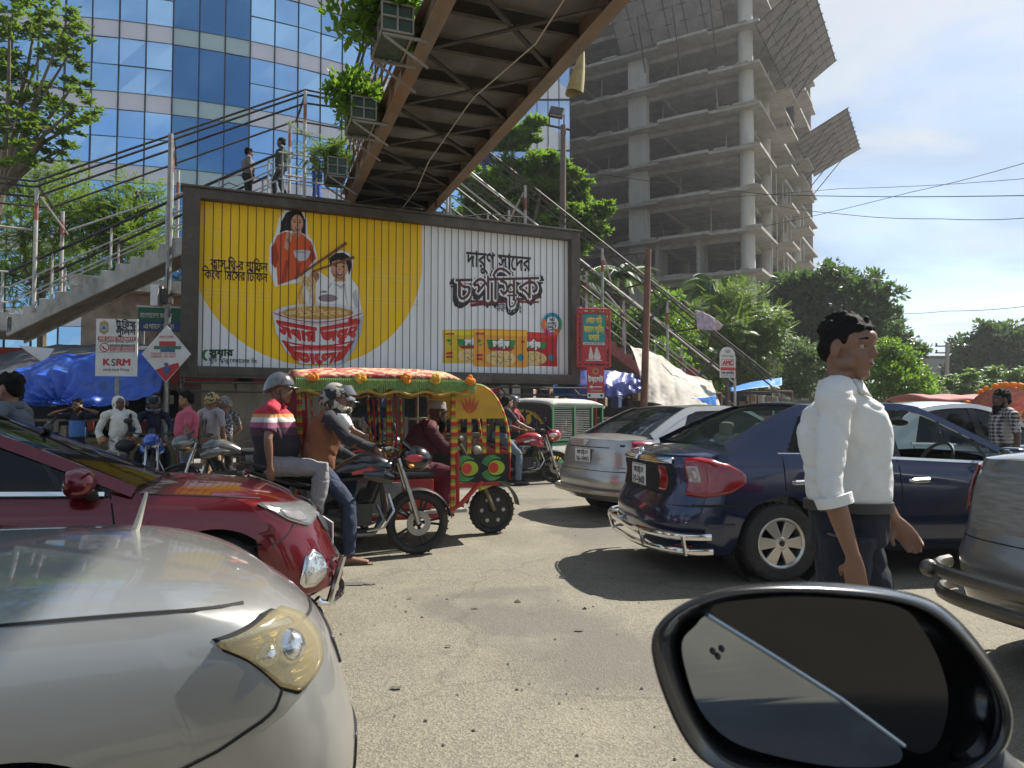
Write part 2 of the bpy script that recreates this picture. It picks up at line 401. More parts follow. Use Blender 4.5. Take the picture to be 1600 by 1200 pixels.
# ---------------------------------------------------------------- curved glass office block
def glass_block():
    gb = empty('office_building', 'curved blue mirror glass office block with pale pink floor bands', 'building', loc=(0, 0, 0))
    ax = P(345, 500, 36); rad = 29.0; dirv = Vector((ax.x, ax.y, 0)).normalized(); c0 = Vector((ax.x, ax.y, 0)) + dirv * rad
    base_a = math.atan2(-dirv.y, -dirv.x); step = 1.22 / rad
    def pt(i, z, r=rad): a = base_a + i * step; return Vector((c0.x + r * math.cos(a), c0.y + r * math.sin(a), z))
    def gm(name, col, ro=.04, met=.85):
        return mm(name, col, ro, met, var=.06, scale=.25)
    lite, dark = gm('mirror glass', (.36, .60, .88)), gm('dark mirror glass', (.08, .21, .40))
    band = mm('pink band panel', (.62, .62, .70), .25, 0, var=.08, scale=.4, coat=.3); band2 = mm('green band panel', (.36, .47, .50), .25, 0, var=.08, scale=.4, coat=.3)
    mul = mm('dark mullion', (.015, .02, .035), .4)
    rs = random.Random(5); FH = 3.6; zb = 1.9
    gl, gd, mu = MB(), MB(), MB()
    for f in range(-1, 9):
        bn, bn2, bd = MB(), MB(), MB()
        z0 = zb + f * FH; z1 = z0 + .88; zm = z1 + (FH - .88) / 2; z2 = z0 + FH
        for i in range(-34, 32):
            dk = -2 <= i <= 0
            (bd if dk else bn if i < -2 else bn2).poly([pt(i, z0), pt(i + 1, z0), pt(i + 1, z1), pt(i, z1)])
            for a, b in (((z1, z2),) if dk else ((z1, zm), (zm, z2))):
                # every pane sits a hair off true, as real glazing does
                e = [rad + rs.uniform(-.02, .02) for _ in range(4)]
                (gd if dk else gl).poly([pt(i, a, e[0]), pt(i + 1, a, e[1]), pt(i + 1, b, e[2]), pt(i, b, e[3])])
        for i in range(-34, 32):
            for z in (z0, z1) + (() if -2 <= i <= 0 else (zm,)):
                mu.beam(pt(i, z, rad + .02), pt(i + 1, z, rad + .02), .03, .022)
        fb = bn.build('floor_band', band, gb, smooth=0, fix=False); bn2.build('floor_band', band, gb, smooth=0, fix=False); bd.build('green_panel', band2, fb, smooth=0, fix=False)
    for i in range(-34, 33): mu.beam(pt(i, zb - FH, rad + .03), pt(i, zb + 9 * FH, rad + .03), .06, .05, up=Vector((1, 0, 0)))
    gl.build('glazing', lite, gb, smooth=0, fix=False); gd.build('dark_glazing', dark, gb, smooth=0, fix=False)
    mu.build('mullions', mul, gb, smooth=0)
    core = MB(); core.lathe([(rad - .4, 0), (rad - .4, zb + 9 * FH)], c=(c0.x, c0.y, 0), ax=(0, 0, 1), n=64); core.build('core', mul, gb)
    rf = MB(); rf.lathe([(0, 0), (rad, 0), (rad, .4), (0, .4)], c=(c0.x, c0.y, zb + 9 * FH), ax=(0, 0, 1), n=64); rf.build('roof', band, gb)
glass_block()
# second, flat glass block seen between the bridge and the concrete frame
def flat_block():
    gb = empty('office_building', 'pale blue flat glass block in the gap between footbridge and concrete frame', 'building')
    a, b = P(770, 300, 46), P(891, 300, 46); d = (b - a); d.z = 0; nrm = Vector((d.y, -d.x, 0)).normalized()
    if nrm.y > 0: nrm = -nrm
    sky_g = mm('pale mirror glass', (.42, .56, .78), .05, .8, var=.05, scale=.3); wh = mm('white facade panel', (.70, .70, .74), .35, var=.05); mu = mm('dark mullion', (.015, .02, .035), .4)
    H = 31; A = Vector((a.x, a.y, 0)); L = d.length; ux = d.normalized(); back = -nrm * 12
    m = MB()
    m.prism([A, A + ux * L, A + ux * L + back, A + back], (0, 0, H)); m.build('facade', sky_g, gb, smooth=0)
    t = MB()
    for k in range(9):
        z = 1.5 + k * 3.4; t.prism([A + ux * (L * .35) + nrm * .03 + Vector((0, 0, z)), A + ux * L + nrm * .03 + Vector((0, 0, z)), A + ux * L + nrm * .03 + Vector((0, 0, z + .5)), A + ux * (L * .62) + nrm * .03 + Vector((0, 0, z + 2.2))], nrm * .03)
    t.build('white_panel', wh, gb, smooth=0)
    q = MB()
    for k in range(0, 8): q.beam(A + ux * (L * k / 7) + nrm * .08, A + ux * (L * k / 7) + nrm * .08 + Vector((0, 0, H)), .05, .05, up=Vector((1, 0, 0)))
    for k in range(9): q.beam(A + nrm * .08 + Vector((0, 0, 1.5 + k * 3.4)), A + ux * L + nrm * .08 + Vector((0, 0, 1.5 + k * 3.4)), .05, .05)
    q.build('mullions', mu, gb, smooth=0)
flat_block()

# ---------------------------------------------------------------- unfinished concrete tower
def tower():
    con = mat('raw concrete', (.37, .35, .315), .9, var=.22, scale=1.2, bump=.35, bscale=9, dirt=(.25, .23, .20), dscale=.55, damt=.55, stretch=(1, 1, .45))
    con2 = mat('column concrete', (.47, .45, .405), .9, var=.2, scale=2.2, bump=.25, bscale=12, dirt=(.36, .335, .29), dscale=1.1, damt=.4, stretch=(1, 1, .25))
    net = mat('dusty safety netting', (.19, .175, .175), .9, var=.3, scale=1.5, dirt=(.28, .255, .24), dscale=.7)
    steel = mm('scaffold steel', (.05, .047, .045), .6, .5)
    D = 55.0; c = P(1192, 500, D); O = Vector((c.x, c.y, 0)); a = math.radians(148.8)           # a: bearing of the left facade
    tw = empty('unfinished_tower', 'bare grey concrete tower frame under construction with open floors', 'building', loc=O, rz=a)
    # local x runs back along the left facade, local -y along the right facade (away from the viewer)
    FH = 3.32; z0 = P(1192, 418, D).z - 2 * FH; N = 12; LX, LY = 34.0, 30.0
    sl, pr, st_, wl = MB(), MB(), MB(), MB()
    rs = random.Random(11)
    for k in range(N):
        z = z0 + k * FH
        # slab with ragged cantilevered edge, drop beam set back beneath it
        sl.span((0, 0, z - .24), (LX, -LY + .0, z))
        if k > 2:
            sl.span((4.0, .0, z - .24), (4.0 + 3.0 + 1.2, .55, z - .002)); sl.span((15, 0, z - .24), (17.6, .5, z - .003))
        for x in range(int(LX / 2)):
            sl.span((x * 2 + rs.random(), .0, z + .001), (x * 2 + 1.2 + rs.random(), .10, z + .05 + .1 * rs.random()))
        sl.span((1.0, -1.6, z - .62), (LX, -1.95, z - .24)); sl.span((1.6, -1.96, z - .62), (1.95, -LY + .5, z - .24))
        for x in (8.6, 16.8, 25): sl.span((x, -1.96, z - .55), (x + .35, -LY + .5, z - .24))
        for y in (9, 17, 25): sl.span((1.96, -y, z - .55), (LX - .5, -y - .35, z - .24))
        # ledges that stick out of the right facade
        for y in (6.5, 15.5): sl.span((-1.2, -y, z - .20), (0, -y - 3.6, z - .004))
    ztop = z0 + (N - 1) * FH
    zbot = 0
    for (x, w_, d_) in ((10.6, 1.65, .9), (20.5, 1.6, .9), (29, 1.6, .9)):
        cl = MB()
        for k in range(-3, N - 1):
            zz = max(0, z0 + k * FH); cl.span((x - w_ / 2, -1.0, zz), (x + w_ / 2, -1.0 - d_, z0 + (k + 1) * FH - .24))
        cl.build('square_column', con2, tw, smooth=0, bevel=.04)
    def rcol(x, y, r, lo=-3):
        rc = MB()
        for k in range(lo, N - 1):
            zz = max(0, z0 + k * FH); q = r + rs.uniform(-.02, .02); rc.cyl((x, y, zz), (x, y, z0 + (k + 1) * FH - .24), q, 20)
        rc.build('round_column', con2, tw)
    rcol(1.35, -1.35, .58)
    for y in (8.2, 16.2, 24): rcol(1.4, -y, .55)
    for x in (9, 18, 27):
        for y in (9, 17, 25): rcol(x, -y, .5)
    for x in (5.2, 8.8):                           # wall panels on the lower storeys of the left facade
        for k in (0, 1, 2): wl.span((x, -1.1, z0 + k * FH), (x + .28, -3.6, z0 + (k + 1) * FH - .24))
    wl.span((LX - .3, -.8, 0), (LX, -LY, ztop)); wl.span((.5, -LY + .05, 0), (LX - .3, -LY + .3, ztop - .3))
    wl.span((13, -11, 0), (21, -11.25, ztop - .3)); wl.span((13, -11.25, 0), (13.25, -20, ztop - .3)); wl.span((20.75, -11.25, 0), (21, -20, ztop - .3))
    for y in (5.2, 7.4, 10.4, 12.4, 14.2, 19.4, 21.6):                 # thin props on the right facade
        for k in range(-1, 5): pr.cyl((.25, -y, z0 + k * FH), (.25, -y, z0 + (k + 1) * FH - .2), .055, 6)
    for k in range(-1, N - 1):                                       # leaning bamboo props and stacked material on the open floors
        for _ in range(7):
            x, y = rs.uniform(2.5, 30), rs.uniform(2.2, 6.5); pr.tube([(x, -y, z0 + k * FH), (x + rs.uniform(-.4, .4), -y, z0 + (k + 1) * FH - .25)], .05, 5)
        for _ in range(3):
            x, y = rs.uniform(3, 28), rs.uniform(.6, 4); wl.span((x, -y, z0 + k * FH + .002), (x + rs.uniform(.4, 1.8), -y - rs.uniform(.3, .8), z0 + k * FH + rs.uniform(.2, .9)))
    for k in range(-1, 3):
        for y in (2.4, 9.9, 18.2): wl.span((1.75, -y, z0 + k * FH), (1.95, -y - 3.2, z0 + (k + 1) * FH - .24))
    sl.build('floor_slabs', con, tw, smooth=0); pr.build('props', mm('pale prop', (.5, .47, .42), .7), tw)['kind'] = 'stuff'; wl.build('wall_panels', con, tw, smooth=0)
    # catch fans of netting on frames, tilted outward
    def fan(p0, p1, out, up, nx, ny, name='safety_fan'):
        p0, p1 = Vector(p0), Vector(p1); o = Vector(out) + Vector((0, 0, up)); f = MB(); fr = MB()
        f.grid(lambda u, v: p0.lerp(p1, u) + o * v + Vector((0, 0, -.12 * math.sin(u * nx * math.pi) ** 2 * math.sin(v * 3.1))) , nx * 4, 8)
        for i in range(nx + 1): a_ = p0.lerp(p1, i / nx); fr.tube([a_ - o * .02, a_ + o * 1.03], .055, 5)
        for j in range(ny + 1): fr.tube([p0 + o * (j / ny), p1 + o * (j / ny)], .05, 5)
        for i in range(0, nx, 2): a_ = p0.lerp(p1, (i + .5) / nx); fr.tube([a_ + o * .7, a_ - Vector((0, 0, 2.2))], .05, 5)
        q = f.build(name, net, tw, fix=False); fr.build('fan_frame', steel, q)
    zf = z0 + 7.6 * FH
    fan((-.1, 1.5, zf), (-.1, -13.5, zf), (-3.9, 0, 0), 2.6, 10, 6)
    fan((-.1, -15.5, z0 + 6.55 * FH), (-.1, -27.5, z0 + 6.55 * FH), (-4.6, 0, 0), 2.2, 9, 6)
    fan((2.6, .2, z0 + 8.0 * FH), (11.6, .2, z0 + 8.0 * FH), (0, 2.6, 0), 2.8, 6, 3)
    fan((8.6, .2, z0 + 2.1 * FH), (13, .2, z0 + 2.1 * FH), (0, 1.7, 0), 1.5, 4, 3)
    # starter bars, shuttering and guard rails on the top decks
    for i in range(26):
        y = 13.8 + (i % 13) * .32; st_.cyl((.4 + (i // 13) * .6, -y, z0 + 6.9 * FH), (.4 + (i // 13) * .6, -y, z0 + 8.3 * FH), .03, 4)
    for k in range(5): st_.cyl((.3, -13.6, z0 + (6.9 + .25 * k) * FH), (.3, -18, z0 + (6.9 + .25 * k) * FH), .03, 4)
    for i in range(30): st_.cyl((.3, -i * .9, ztop), (.3, -i * .9, ztop + 1.1), .03, 4); st_.cyl((i, -.1, ztop), (i, -.1, ztop + 1.1), .03, 4)
    for k in (.5, 1.05): st_.cyl((.3, 0, ztop + k), (.3, -27, ztop + k), .03, 4); st_.cyl((0, -.1, ztop + k), (30, -.1, ztop + k), .03, 4)
    st_.build('rebar', steel, tw, smooth=0)
    rn = MB(); rn.span((.2, .08, ztop + .15), (2.2, .12, ztop + 1.3)); rn.build('red_netting', mm('red netting', (.45, .05, .05), .8), tw)
    # hoarding at its foot
tower()
# ================================================================ FOOTBRIDGE AND STAIRS
rust = mat('rusty painted steel', (.21, .175, .135), .8, var=.35, scale=4, bump=.3, dirt=(.31, .14, .05), dscale=1.6, damt=.75, stretch=(1, .35, 1))
rust2 = mat('rusty steel', (.17, .10, .06), .85, var=.4, scale=5, bump=.2, dirt=(.07, .06, .055), dscale=2.5, damt=.5)
dark_steel = mat('dark sooty steel', (.055, .05, .044), .75, var=.35, scale=5, dirt=(.10, .065, .04), dscale=2, damt=.4)
deck_m = mat('bridge deck underside', (.205, .20, .178), .9, var=.3, scale=1.4, dirt=(.12, .105, .085), dscale=1.1, damt=.6)
pale_steel = mat('pale painted steel', (.42, .41, .39), .55, var=.2, scale=6, dirt=(.24, .12, .07), dscale=5, damt=.35)
red_paint = mm('faded red paint', (.30, .075, .055), .6, var=.3, dirt=(.25, .12, .08), dscale=6)
black_rail = mm('black rail', (.025, .023, .022), .6, var=.3, dirt=(.10, .05, .03), dscale=4)
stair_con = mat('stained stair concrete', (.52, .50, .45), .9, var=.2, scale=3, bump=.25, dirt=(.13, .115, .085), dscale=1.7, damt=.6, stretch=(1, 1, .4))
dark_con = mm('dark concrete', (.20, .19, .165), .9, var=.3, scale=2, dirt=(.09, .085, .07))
BA = R(20.3); ZB = 6.55
BRG = empty('footbridge', 'rusty steel footbridge with cross braced underside passing overhead to the billboard', 'footbridge', loc=((-4.085 - 2.163) / 2, (17.59 + 18.28) / 2, 0), rz=BA)
def footbridge():
    hw = 1.03; y0, y1 = -26, 0.6
    for s in (-1, 1):
        m = MB(); x = s * hw                      # rolled beam: web and two flanges
        m.span((x - .012, y0, ZB), (x + .012, y1, ZB + .42)); m.span((x - .11, y0, ZB - .016), (x + .11, y1, ZB - .0005)); m.span((x - .11, y0, ZB + .421), (x + .11, y1, ZB + .437))
        for k in range(27): m.span((x - .09, y0 + k, ZB + .001), (x + .09, y0 + k + .012, ZB + .42))
        m.build('edge_beam', rust, BRG, smooth=0)
        r = MB()                                  # railing over the beam: posts, rails and sheet infill
        for k in range(18): r.span((x - .02 + s * .05, y0 + k * 1.5, ZB + .44), (x + .02 + s * .05, y0 + k * 1.5 + .04, ZB + 1.75))
        for z in (.75, 1.05, 1.35, 1.72): r.span((x + s * .03, y0, ZB + z), (x + s * .07, y1, ZB + z + .04))
        for k in range(17): r.beam((x + s * .05, y0 + k * 1.5, ZB + .5), (x + s * .05, y0 + k * 1.5 + 1.5, ZB + 1.7), .03, .03)
        r.build('railing', rust2, BRG, smooth=0)
        t = MB()
        for k in range(9): t.cyl((x + s * .06, y0 + .6 + k * 3, ZB + .44), (x + s * .06, y0 + .6 + k * 3, ZB + 2.75), .03, 6)
        for z, q in ((2.75, 0), (2.62, .05), (2.5, 0)): t.cyl((x + s * (.06 + q), y0, ZB + z), (x + s * (.06 + q), y1, ZB + z), .028, 6)
        t.build('top_rail', black_rail, BRG)
    m = MB()
    rs = random.Random(2)
    for k in range(27):
        z = ZB + .30 + rs.uniform(-.012, .012); m.span((-hw + .02, y0 + k * 1.0, z), (hw - .02, y0 + k * 1.0 + .985, z + .05))
    m.build('deck', deck_m, BRG, smooth=0)
    c = MB()
    for k in range(27): y = y0 + k * 1.0; c.span((-hw + .02, y - .04, ZB + .10), (hw - .02, y + .035, ZB + .115)); c.span((-hw + .02, y - .006, ZB + .116), (hw - .02, y + .006, ZB + .29))
    c.build('cross_beams', dark_steel, BRG, smooth=0)
    d = MB()
    for k in range(13):
        y = y0 + k * 2.0
        d.beam((-hw + .05, y + .06, ZB + .06), (hw - .05, y + 1.94, ZB + .06), .07, .02); d.beam((hw - .05, y + .06, ZB + .035), (-hw + .05, y + 1.94, ZB + .035), .07, .02)
        d.beam((-hw + .05, y + .06, ZB + .075), (hw - .05, y + 1.94, ZB + .1), .012, .07)
    d.build('bracing', dark_steel, BRG, smooth=0)
    w_ = MB()
    w_.tube([(.15, -13, ZB - .02), (.35, -9.0, ZB - .10), (.1, -7.0, ZB - .03), (.12, -6.4, ZB + .02), (.05, -4, ZB - .12), (.25, -2, ZB - .08), (.15, -.2, ZB - .2), (-.05, .3, ZB - .35)], .011, 6)
    w_.build('cable', mm('pale cable', (.5, .48, .42), .6), BRG)
    # two concrete piers: one behind the billboard
    p = MB(); p.cyl((0, .9, 0), (0, .9, ZB - .02), .35, 20); p.build('pier', dark_con, BRG)
    l = MB(); l.tube([(.9, -1.2, ZB + .0), (.9, -1.25, ZB - .2)], .03, 6); l.build('hook', dark_steel, BRG)
footbridge()
# ---- stairs: profile along the billboard direction, near face 2 m behind the board
def stairs(label, x_top, dirn, z_end, posts_red, fascia, landing_x, extra):
    st = empty('footbridge_stairs', label, 'stairs', loc=BO, rz=BR)
    n0, n1 = 2.0, 3.8; zt = 6.7; rise, run = .175, .283
    prof = []; x, z = x_top, zt
    tr = MB(); steps = 0
    pts = [(x_top, zt)]
    while z > z_end + .01:
        z -= rise; pts += [(x, z)]; x += dirn * run; pts += [(x, z)]; steps += 1
    xe, ze = x, z
    top = pts
    # near and far stringers: stepped top edge, straight lower edge
    for yy, mt in ((n0, fascia), (n1 - .14, stair_con)):
        s = MB(); low = [(xe, ze - .42), (x_top, zt - .42)]
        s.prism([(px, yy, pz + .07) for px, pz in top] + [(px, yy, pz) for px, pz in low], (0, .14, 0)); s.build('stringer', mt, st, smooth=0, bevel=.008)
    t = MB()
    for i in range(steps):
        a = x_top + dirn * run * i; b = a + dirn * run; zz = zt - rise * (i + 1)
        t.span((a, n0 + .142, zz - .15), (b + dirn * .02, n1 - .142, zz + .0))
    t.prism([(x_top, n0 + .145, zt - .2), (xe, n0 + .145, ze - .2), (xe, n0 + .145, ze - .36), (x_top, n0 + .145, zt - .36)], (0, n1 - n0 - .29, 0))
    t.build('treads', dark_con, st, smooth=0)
    # railings on both sides
    for yy in (n0 + .07, n1 - .07):
        r = MB(); h = MB()
        L = steps * run
        for k in range(int(L / 1.1) + 1):
            xx = x_top + dirn * (.2 + k * 1.1); zz = zt - (xx - x_top) * dirn * rise / run
            if zz < z_end: break
            r.cyl((xx, yy, zz - .12), (xx, yy, zz + .95), .028, 6)
        for hh, rad in ((.95, .035), (.62, .018), (.3, .018)):
            (h if hh > .9 else r).cyl((x_top, yy, zt + hh), (xe, yy, ze + hh), rad, 6)
        q = r.build('railing', pale_steel, st); h.build('handrail', black_rail, q)
    extra(st, n0, n1, xe, ze)
    return st
def left_extra(st, n0, n1, xe, ze):
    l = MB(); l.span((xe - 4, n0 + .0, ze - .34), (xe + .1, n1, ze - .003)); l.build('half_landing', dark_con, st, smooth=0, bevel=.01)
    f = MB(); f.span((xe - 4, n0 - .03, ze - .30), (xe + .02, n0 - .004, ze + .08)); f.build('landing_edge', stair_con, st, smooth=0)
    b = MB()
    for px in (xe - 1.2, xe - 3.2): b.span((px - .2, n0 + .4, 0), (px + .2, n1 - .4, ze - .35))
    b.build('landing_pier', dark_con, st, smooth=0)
    r = MB()
    for k in range(7): r.cyl((xe - .1 - k * .6, n0 + .05, ze), (xe - .1 - k * .6, n0 + .05, ze + .95), .025, 6)
    for h in (.3, .62, .95): r.cyl((xe - 4, n0 + .05, ze + h), (xe, n0 + .05, ze + h), .022, 6)
    r.build('landing_railing', pale_steel, st)
    # tall posts with a red band carrying three dark rails
    for (x, yy, za, zb) in ((-2.93, n0 - .02, 3.5, 6.15), (-2.72, n1, 4.0, 6.15), (-.33, n0 - .02, 4.7, 7.6), (-.25, n1 + .05, 4.9, 7.5), (2.6, n0 - .02, 6.5, 9.3), (2.45, n1, 6.5, 9.2)):
        p = MB(); p.cyl((x, yy, za), (x, yy, zb), .04, 10); q = p.build('post', pale_steel, st)
        c = MB(); hh = zb - za; c.cyl((x, yy, za + hh * .74), (x, yy, za + hh * .88), .041, 10); c.build('red_band', red_paint, q)
    t = MB()
    for yy, offs in ((n0, (0, .12, .34)), (n1, (.1,))):
        for off in offs:
            t.tube([(-9, yy, 6.3 - off), (-2.97, yy, 6.3 - off), (2.6, yy, 9.34 - off), (4.1, yy, 9.3 - off * .7)], .026, 6)
    for (x, z) in ((-2.9, 6.2), (-.3, 7.6), (2.6, 9.2)): t.cyl((x, n0, z), (x, n1, z), .03, 6)
    t.build('top_rail', black_rail, st)
    w_ = MB()
    for (a, b) in (((-2.95, n0, 6.1), (-2.6, n1, 5.6)), ((-2.6, n1, 5.7), (3.2, n1, 8.6)), ((-4.5, n0, 5.3), (-3.0, n0, 5.25))): w_.cyl(a, b, .025, 6)
    w_.build('tie_rod', pale_steel, st)
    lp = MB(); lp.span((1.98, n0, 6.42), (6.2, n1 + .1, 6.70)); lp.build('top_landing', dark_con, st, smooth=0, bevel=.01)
    e = MB()
    for x in (2.1, 2.9, 3.4): e.cyl((x, n0 + .05, 6.7), (x, n0 + .05, 7.7), .025, 6)
    for h in (.35, .68, 1.0): e.cyl((2.0, n0 + .05, 6.7 + h), (3.7, n0 + .05, 6.7 + h), .022, 6)
    for k in range(12): e.cyl((2.0 + k * .37, n1 - .05, 6.7), (2.0 + k * .37, n1 - .05, 7.7), .018, 6)
    e.cyl((2.0, n1 - .05, 7.7), (6.2, n1 - .05, 7.7), .03, 6)
    e.build('landing_railing', pale_steel, st)
def right_extra(st, n0, n1, xe, ze):
    for (x, yy) in ((6.3, n0 - .02), (8.6, n0 - .02), (8.9, n1), (11.1, n0 - .02), (11.6, n1), (13.0, n1), (13.4, n0 - .02), (15.3, n1), (16.0, n0 - .02)):
        zt = 6.7 - (x - 6.2) * .618
        p = MB(); p.cyl((x, yy, max(.14, zt - .2)), (x, yy, zt + 2.5), .04, 10); q = p.build('post', pale_steel, st)
        c = MB(); c.cyl((x, yy, zt + 1.8), (x, yy, zt + 2.15), .041, 10); c.build('red_band', red_paint, q)
    t = MB()
    for yy in (n0, n1):
        for off in (0, .14, .34): t.tube([(5.4, yy, 9.3 - off * .7), (6.2, yy, 9.3 - off), (xe + .6, yy, ze + 2.5 - off)], .026, 6)
    for k in range(6): x = 6.4 + k * 2.1; z = 9.2 - (x - 6.2) * .6; t.cyl((x, n0, z), (x, n1, z), .03, 6)
    for x in (13.2, 15.4): z = 6.7 - (x - 6.2) * .618; t.beam((x + .2, n0, z + 2.4), (x - 1.0, n0, z + 1.3), .07, .07)
    t.build('top_rail', black_rail, st)
    w_ = MB()
    for (a, b) in (((6.3, n0, 8.3), (16, n0, 2.3)), ((6.3, n1, 8.8), (16.4, n1, 2.5)), ((8.6, n0, 7.6), (8.9, n1, 7.2)), ((11.1, n0, 6.1), (12.6, n1, 5.4)), ((11.2, n0, 4.9), (13.0, n1, 4.6))): w_.cyl(a, b, .028, 6)
    w_.build('tie_rod', pale_steel, st)
stairs('stained concrete stair flight rising to the bridge behind the left end of the billboard', 1.97, -1, 3.44, True, stair_con, 0, left_extra)
stairs('red sided stair flight descending from the bridge to the right behind the tarpaulin stalls', 6.21, 1, .15, True, red_paint, 0, right_extra)
# ================================================================ TREES AND PLANTS
bark = mat('grey bark', (.14, .115, .085), .95, var=.35, scale=6, bump=.6, bscale=14, stretch=(1, 1, .3))
LF = {'almond': leaf_mat('almond leaves', (.045, .095, .015), (.12, .20, .03), (.22, .36, .03)),
      'feather': leaf_mat('feathery yellow green leaves', (.055, .115, .016), (.15, .23, .035), (.26, .40, .04)),
      'dark': leaf_mat('dark green leaves', (.020, .050, .014), (.055, .095, .028), (.10, .20, .03)),
      'lush': leaf_mat('lush bright leaves', (.045, .11, .012), (.13, .23, .03), (.24, .42, .03)),
      'grey': leaf_mat('grey green leaves', (.045, .07, .035), (.10, .13, .06), (.14, .22, .05)),
      'palm': leaf_mat('palm leaves', (.022, .060, .012), (.06, .12, .022), (.14, .26, .03))}
def leaf(mb, p, d, n, L, W):
    d = d.normalized(); s = d.cross(n)
    if s.length < 1e-4: s = Vector((1, 0, 0))
    s.normalize(); q = s.cross(d) * (L * .12)
    o = len(mb.v); mb.v += [p, p + d * (L * .5) + s * (W * .5) - q, p + d * L, p + d * (L * .5) - s * (W * .5) - q]
    mb.face((o, o + 1, o + 2)); mb.face((o, o + 2, o + 3))
def rv(rs): 
    while True:
        v = Vector((rs.uniform(-1, 1), rs.uniform(-1, 1), rs.uniform(-1, 1)))
        if .05 < v.length < 1: return v.normalized()
def clump_leaves(mb, c, r, n, L, rs, style, up=.35):
    for _ in range(n):
        d = rv(rs); d.z = d.z * .8 + up * .5
        p = c + Vector((d.x, d.y, d.z * .75)) * (r * (rs.random() ** .45))
        if style == 'rosette':
            for k in range(5):
                a = rs.random() * 6.28; ld = Vector((math.cos(a), math.sin(a), rs.uniform(-.25, .55)))
                leaf(mb, p, ld, Vector((0, 0, 1)), L * rs.uniform(.85, 1.35), L * .55)
        elif style == 'spray':
            ax = (d + Vector((0, 0, -.25)) + rv(rs) * .4).normalized()
            for k in range(6):
                q = p + ax * (L * .42 * k)
                for s in (-1, 1): leaf(mb, q, ax * .6 + ax.cross(Vector((0, 0, 1))) * s + Vector((0, 0, -.15)), Vector((0, 0, 1)), L * .95 * (1 - k * .08), L * .34)
        else:
            leaf(mb, p, (d + rv(rs) * .8), (Vector((0, 0, 1)) + rv(rs) * .6), L * rs.uniform(.9, 1.4), L * .6)
def tree(name, label, cat, blobs, base, style, lm, L, dens, seed, group=None, trunk_r=.16, limbs=True, clump=.42, per=26, height=None):
    """blobs: (centre, radius) volumes of the crown; clumps of leaves sit through each volume, thicker near its skin"""
    rs = random.Random(seed); base = Vector(base)
    t = empty(name, label, cat, group, loc=base)
    cr, tk = MB(), MB()
    cen = sum((Vector(b[0]) for b in blobs), Vector()) / len(blobs)
    low = min(b[0].z - b[1] for b in blobs)
    fork = Vector((lerp(base.x, cen.x, .5), lerp(base.y, cen.y, .5), max(base.z + .5, lerp(low, cen.z, .25)))) - base
    bend = Vector((rs.uniform(-.15, .15), rs.uniform(-.15, .15), 0))
    tk.tube([Vector((0, 0, -.05)), fork * .35 + bend, fork * .7 + bend * .6, fork], [trunk_r * 1.3, trunk_r, trunk_r * .85, trunk_r * .7], 8)
    for (c, r) in blobs:
        c = Vector(c) - base
        mid = fork.lerp(c, .5) + rv(rs) * (r * .25)
        if limbs: tk.tube([fork * .92, mid, c], [trunk_r * .5, trunk_r * .32, trunk_r * .14], 6)
        nC = max(8, int(dens * 5.5 * r * r))
        for _ in range(nC):
            d = rv(rs); k = rs.random() ** .4
            cc = c + Vector((d.x, d.y, d.z * .85)) * (r * k)
            if limbs and rs.random() < .25: tk.tube([c.lerp(cc, .0), c.lerp(cc, .55) + rv(rs) * (r * .08), cc], [trunk_r * .16, trunk_r * .1, .008], 4)
            clump_leaves(cr, cc, r * clump * rs.uniform(.6, 1.1), per, L, rs, style)
    tk.build('trunk', bark, t); cr.build('crown', LF[lm], t, smooth=0, fix=False)
    return t
def PB(lst, d, jit, seed):
    rs = random.Random(seed); out = []
    for (px, py, r) in lst:
        dd = d + rs.uniform(-jit, jit); out.append((P(px, py, dd), r * dd / FX))
    return out
b = PB([(15, 30, 50), (70, 65, 42), (60, 15, 40), (100, 45, 38), (35, 120, 45), (105, 90, 34), (60, 170, 45), (118, 130, 26), (120, 165, 34), (20, 200, 42), (130, 188, 26), (80, 205, 36), (95, 235, 28), (30, 250, 30), (-30, 90, 60), (-40, 200, 60)], 19.5, 1.0, 1)
tree('almond_tree', 'sparse almond tree reaching into the top left corner in front of the glass block', 'tree', b, (P(-60, 640, 20).x, 20.2, .1), 'rosette', 'almond', .15, 5.5, 4, trunk_r=.16, clump=.34, per=9)
b = PB([(30, 300, 50), (95, 290, 45), (40, 365, 60), (120, 335, 55), (20, 430, 60), (100, 415, 60)], 22.5, 1.3, 2)
tree('raintree', 'fine leaved tree behind the lower end of the left stair flight', 'tree', b, (P(60, 640, 23).x, 23, .1), 'spray', 'feather', .13, 9, 5, clump=.5, per=8)
b = PB([(160, 330, 50), (215, 300, 38), (200, 350, 55), (170, 390, 55), (240, 345, 36), (230, 385, 42), (150, 440, 45), (215, 440, 40)], 21.5, 1.2, 3)
tree('raintree', 'fine leaved tree rising behind the middle of the left stair railing', 'tree', b, (P(190, 640, 22).x, 22, .1), 'spray', 'feather', .13, 9, 6, clump=.5, per=8)
b = PB([(825, 205, 26), (800, 222, 24), (755, 290, 40), (800, 285, 42), (850, 270, 36), (885, 290, 34), (735, 325, 36), (780, 335, 38), (835, 325, 42), (875, 350, 40), (915, 330, 26), (905, 365, 34), (940, 330, 18), (925, 365, 22)], 26, 1.2, 4)
tree('almond_tree', 'broad leaved tree between the footbridge and the concrete tower', 'tree', b, (P(800, 640, 26).x, 26.4, .1), 'rosette', 'lush', .22, 9, 7, trunk_r=.2, clump=.42, per=15)
b = PB([(930, 500, 34), (965, 520, 34), (1000, 500, 30), (985, 550, 40), (1040, 470, 26), (1050, 520, 36), (1040, 560, 34)], 29, 1.2, 5)
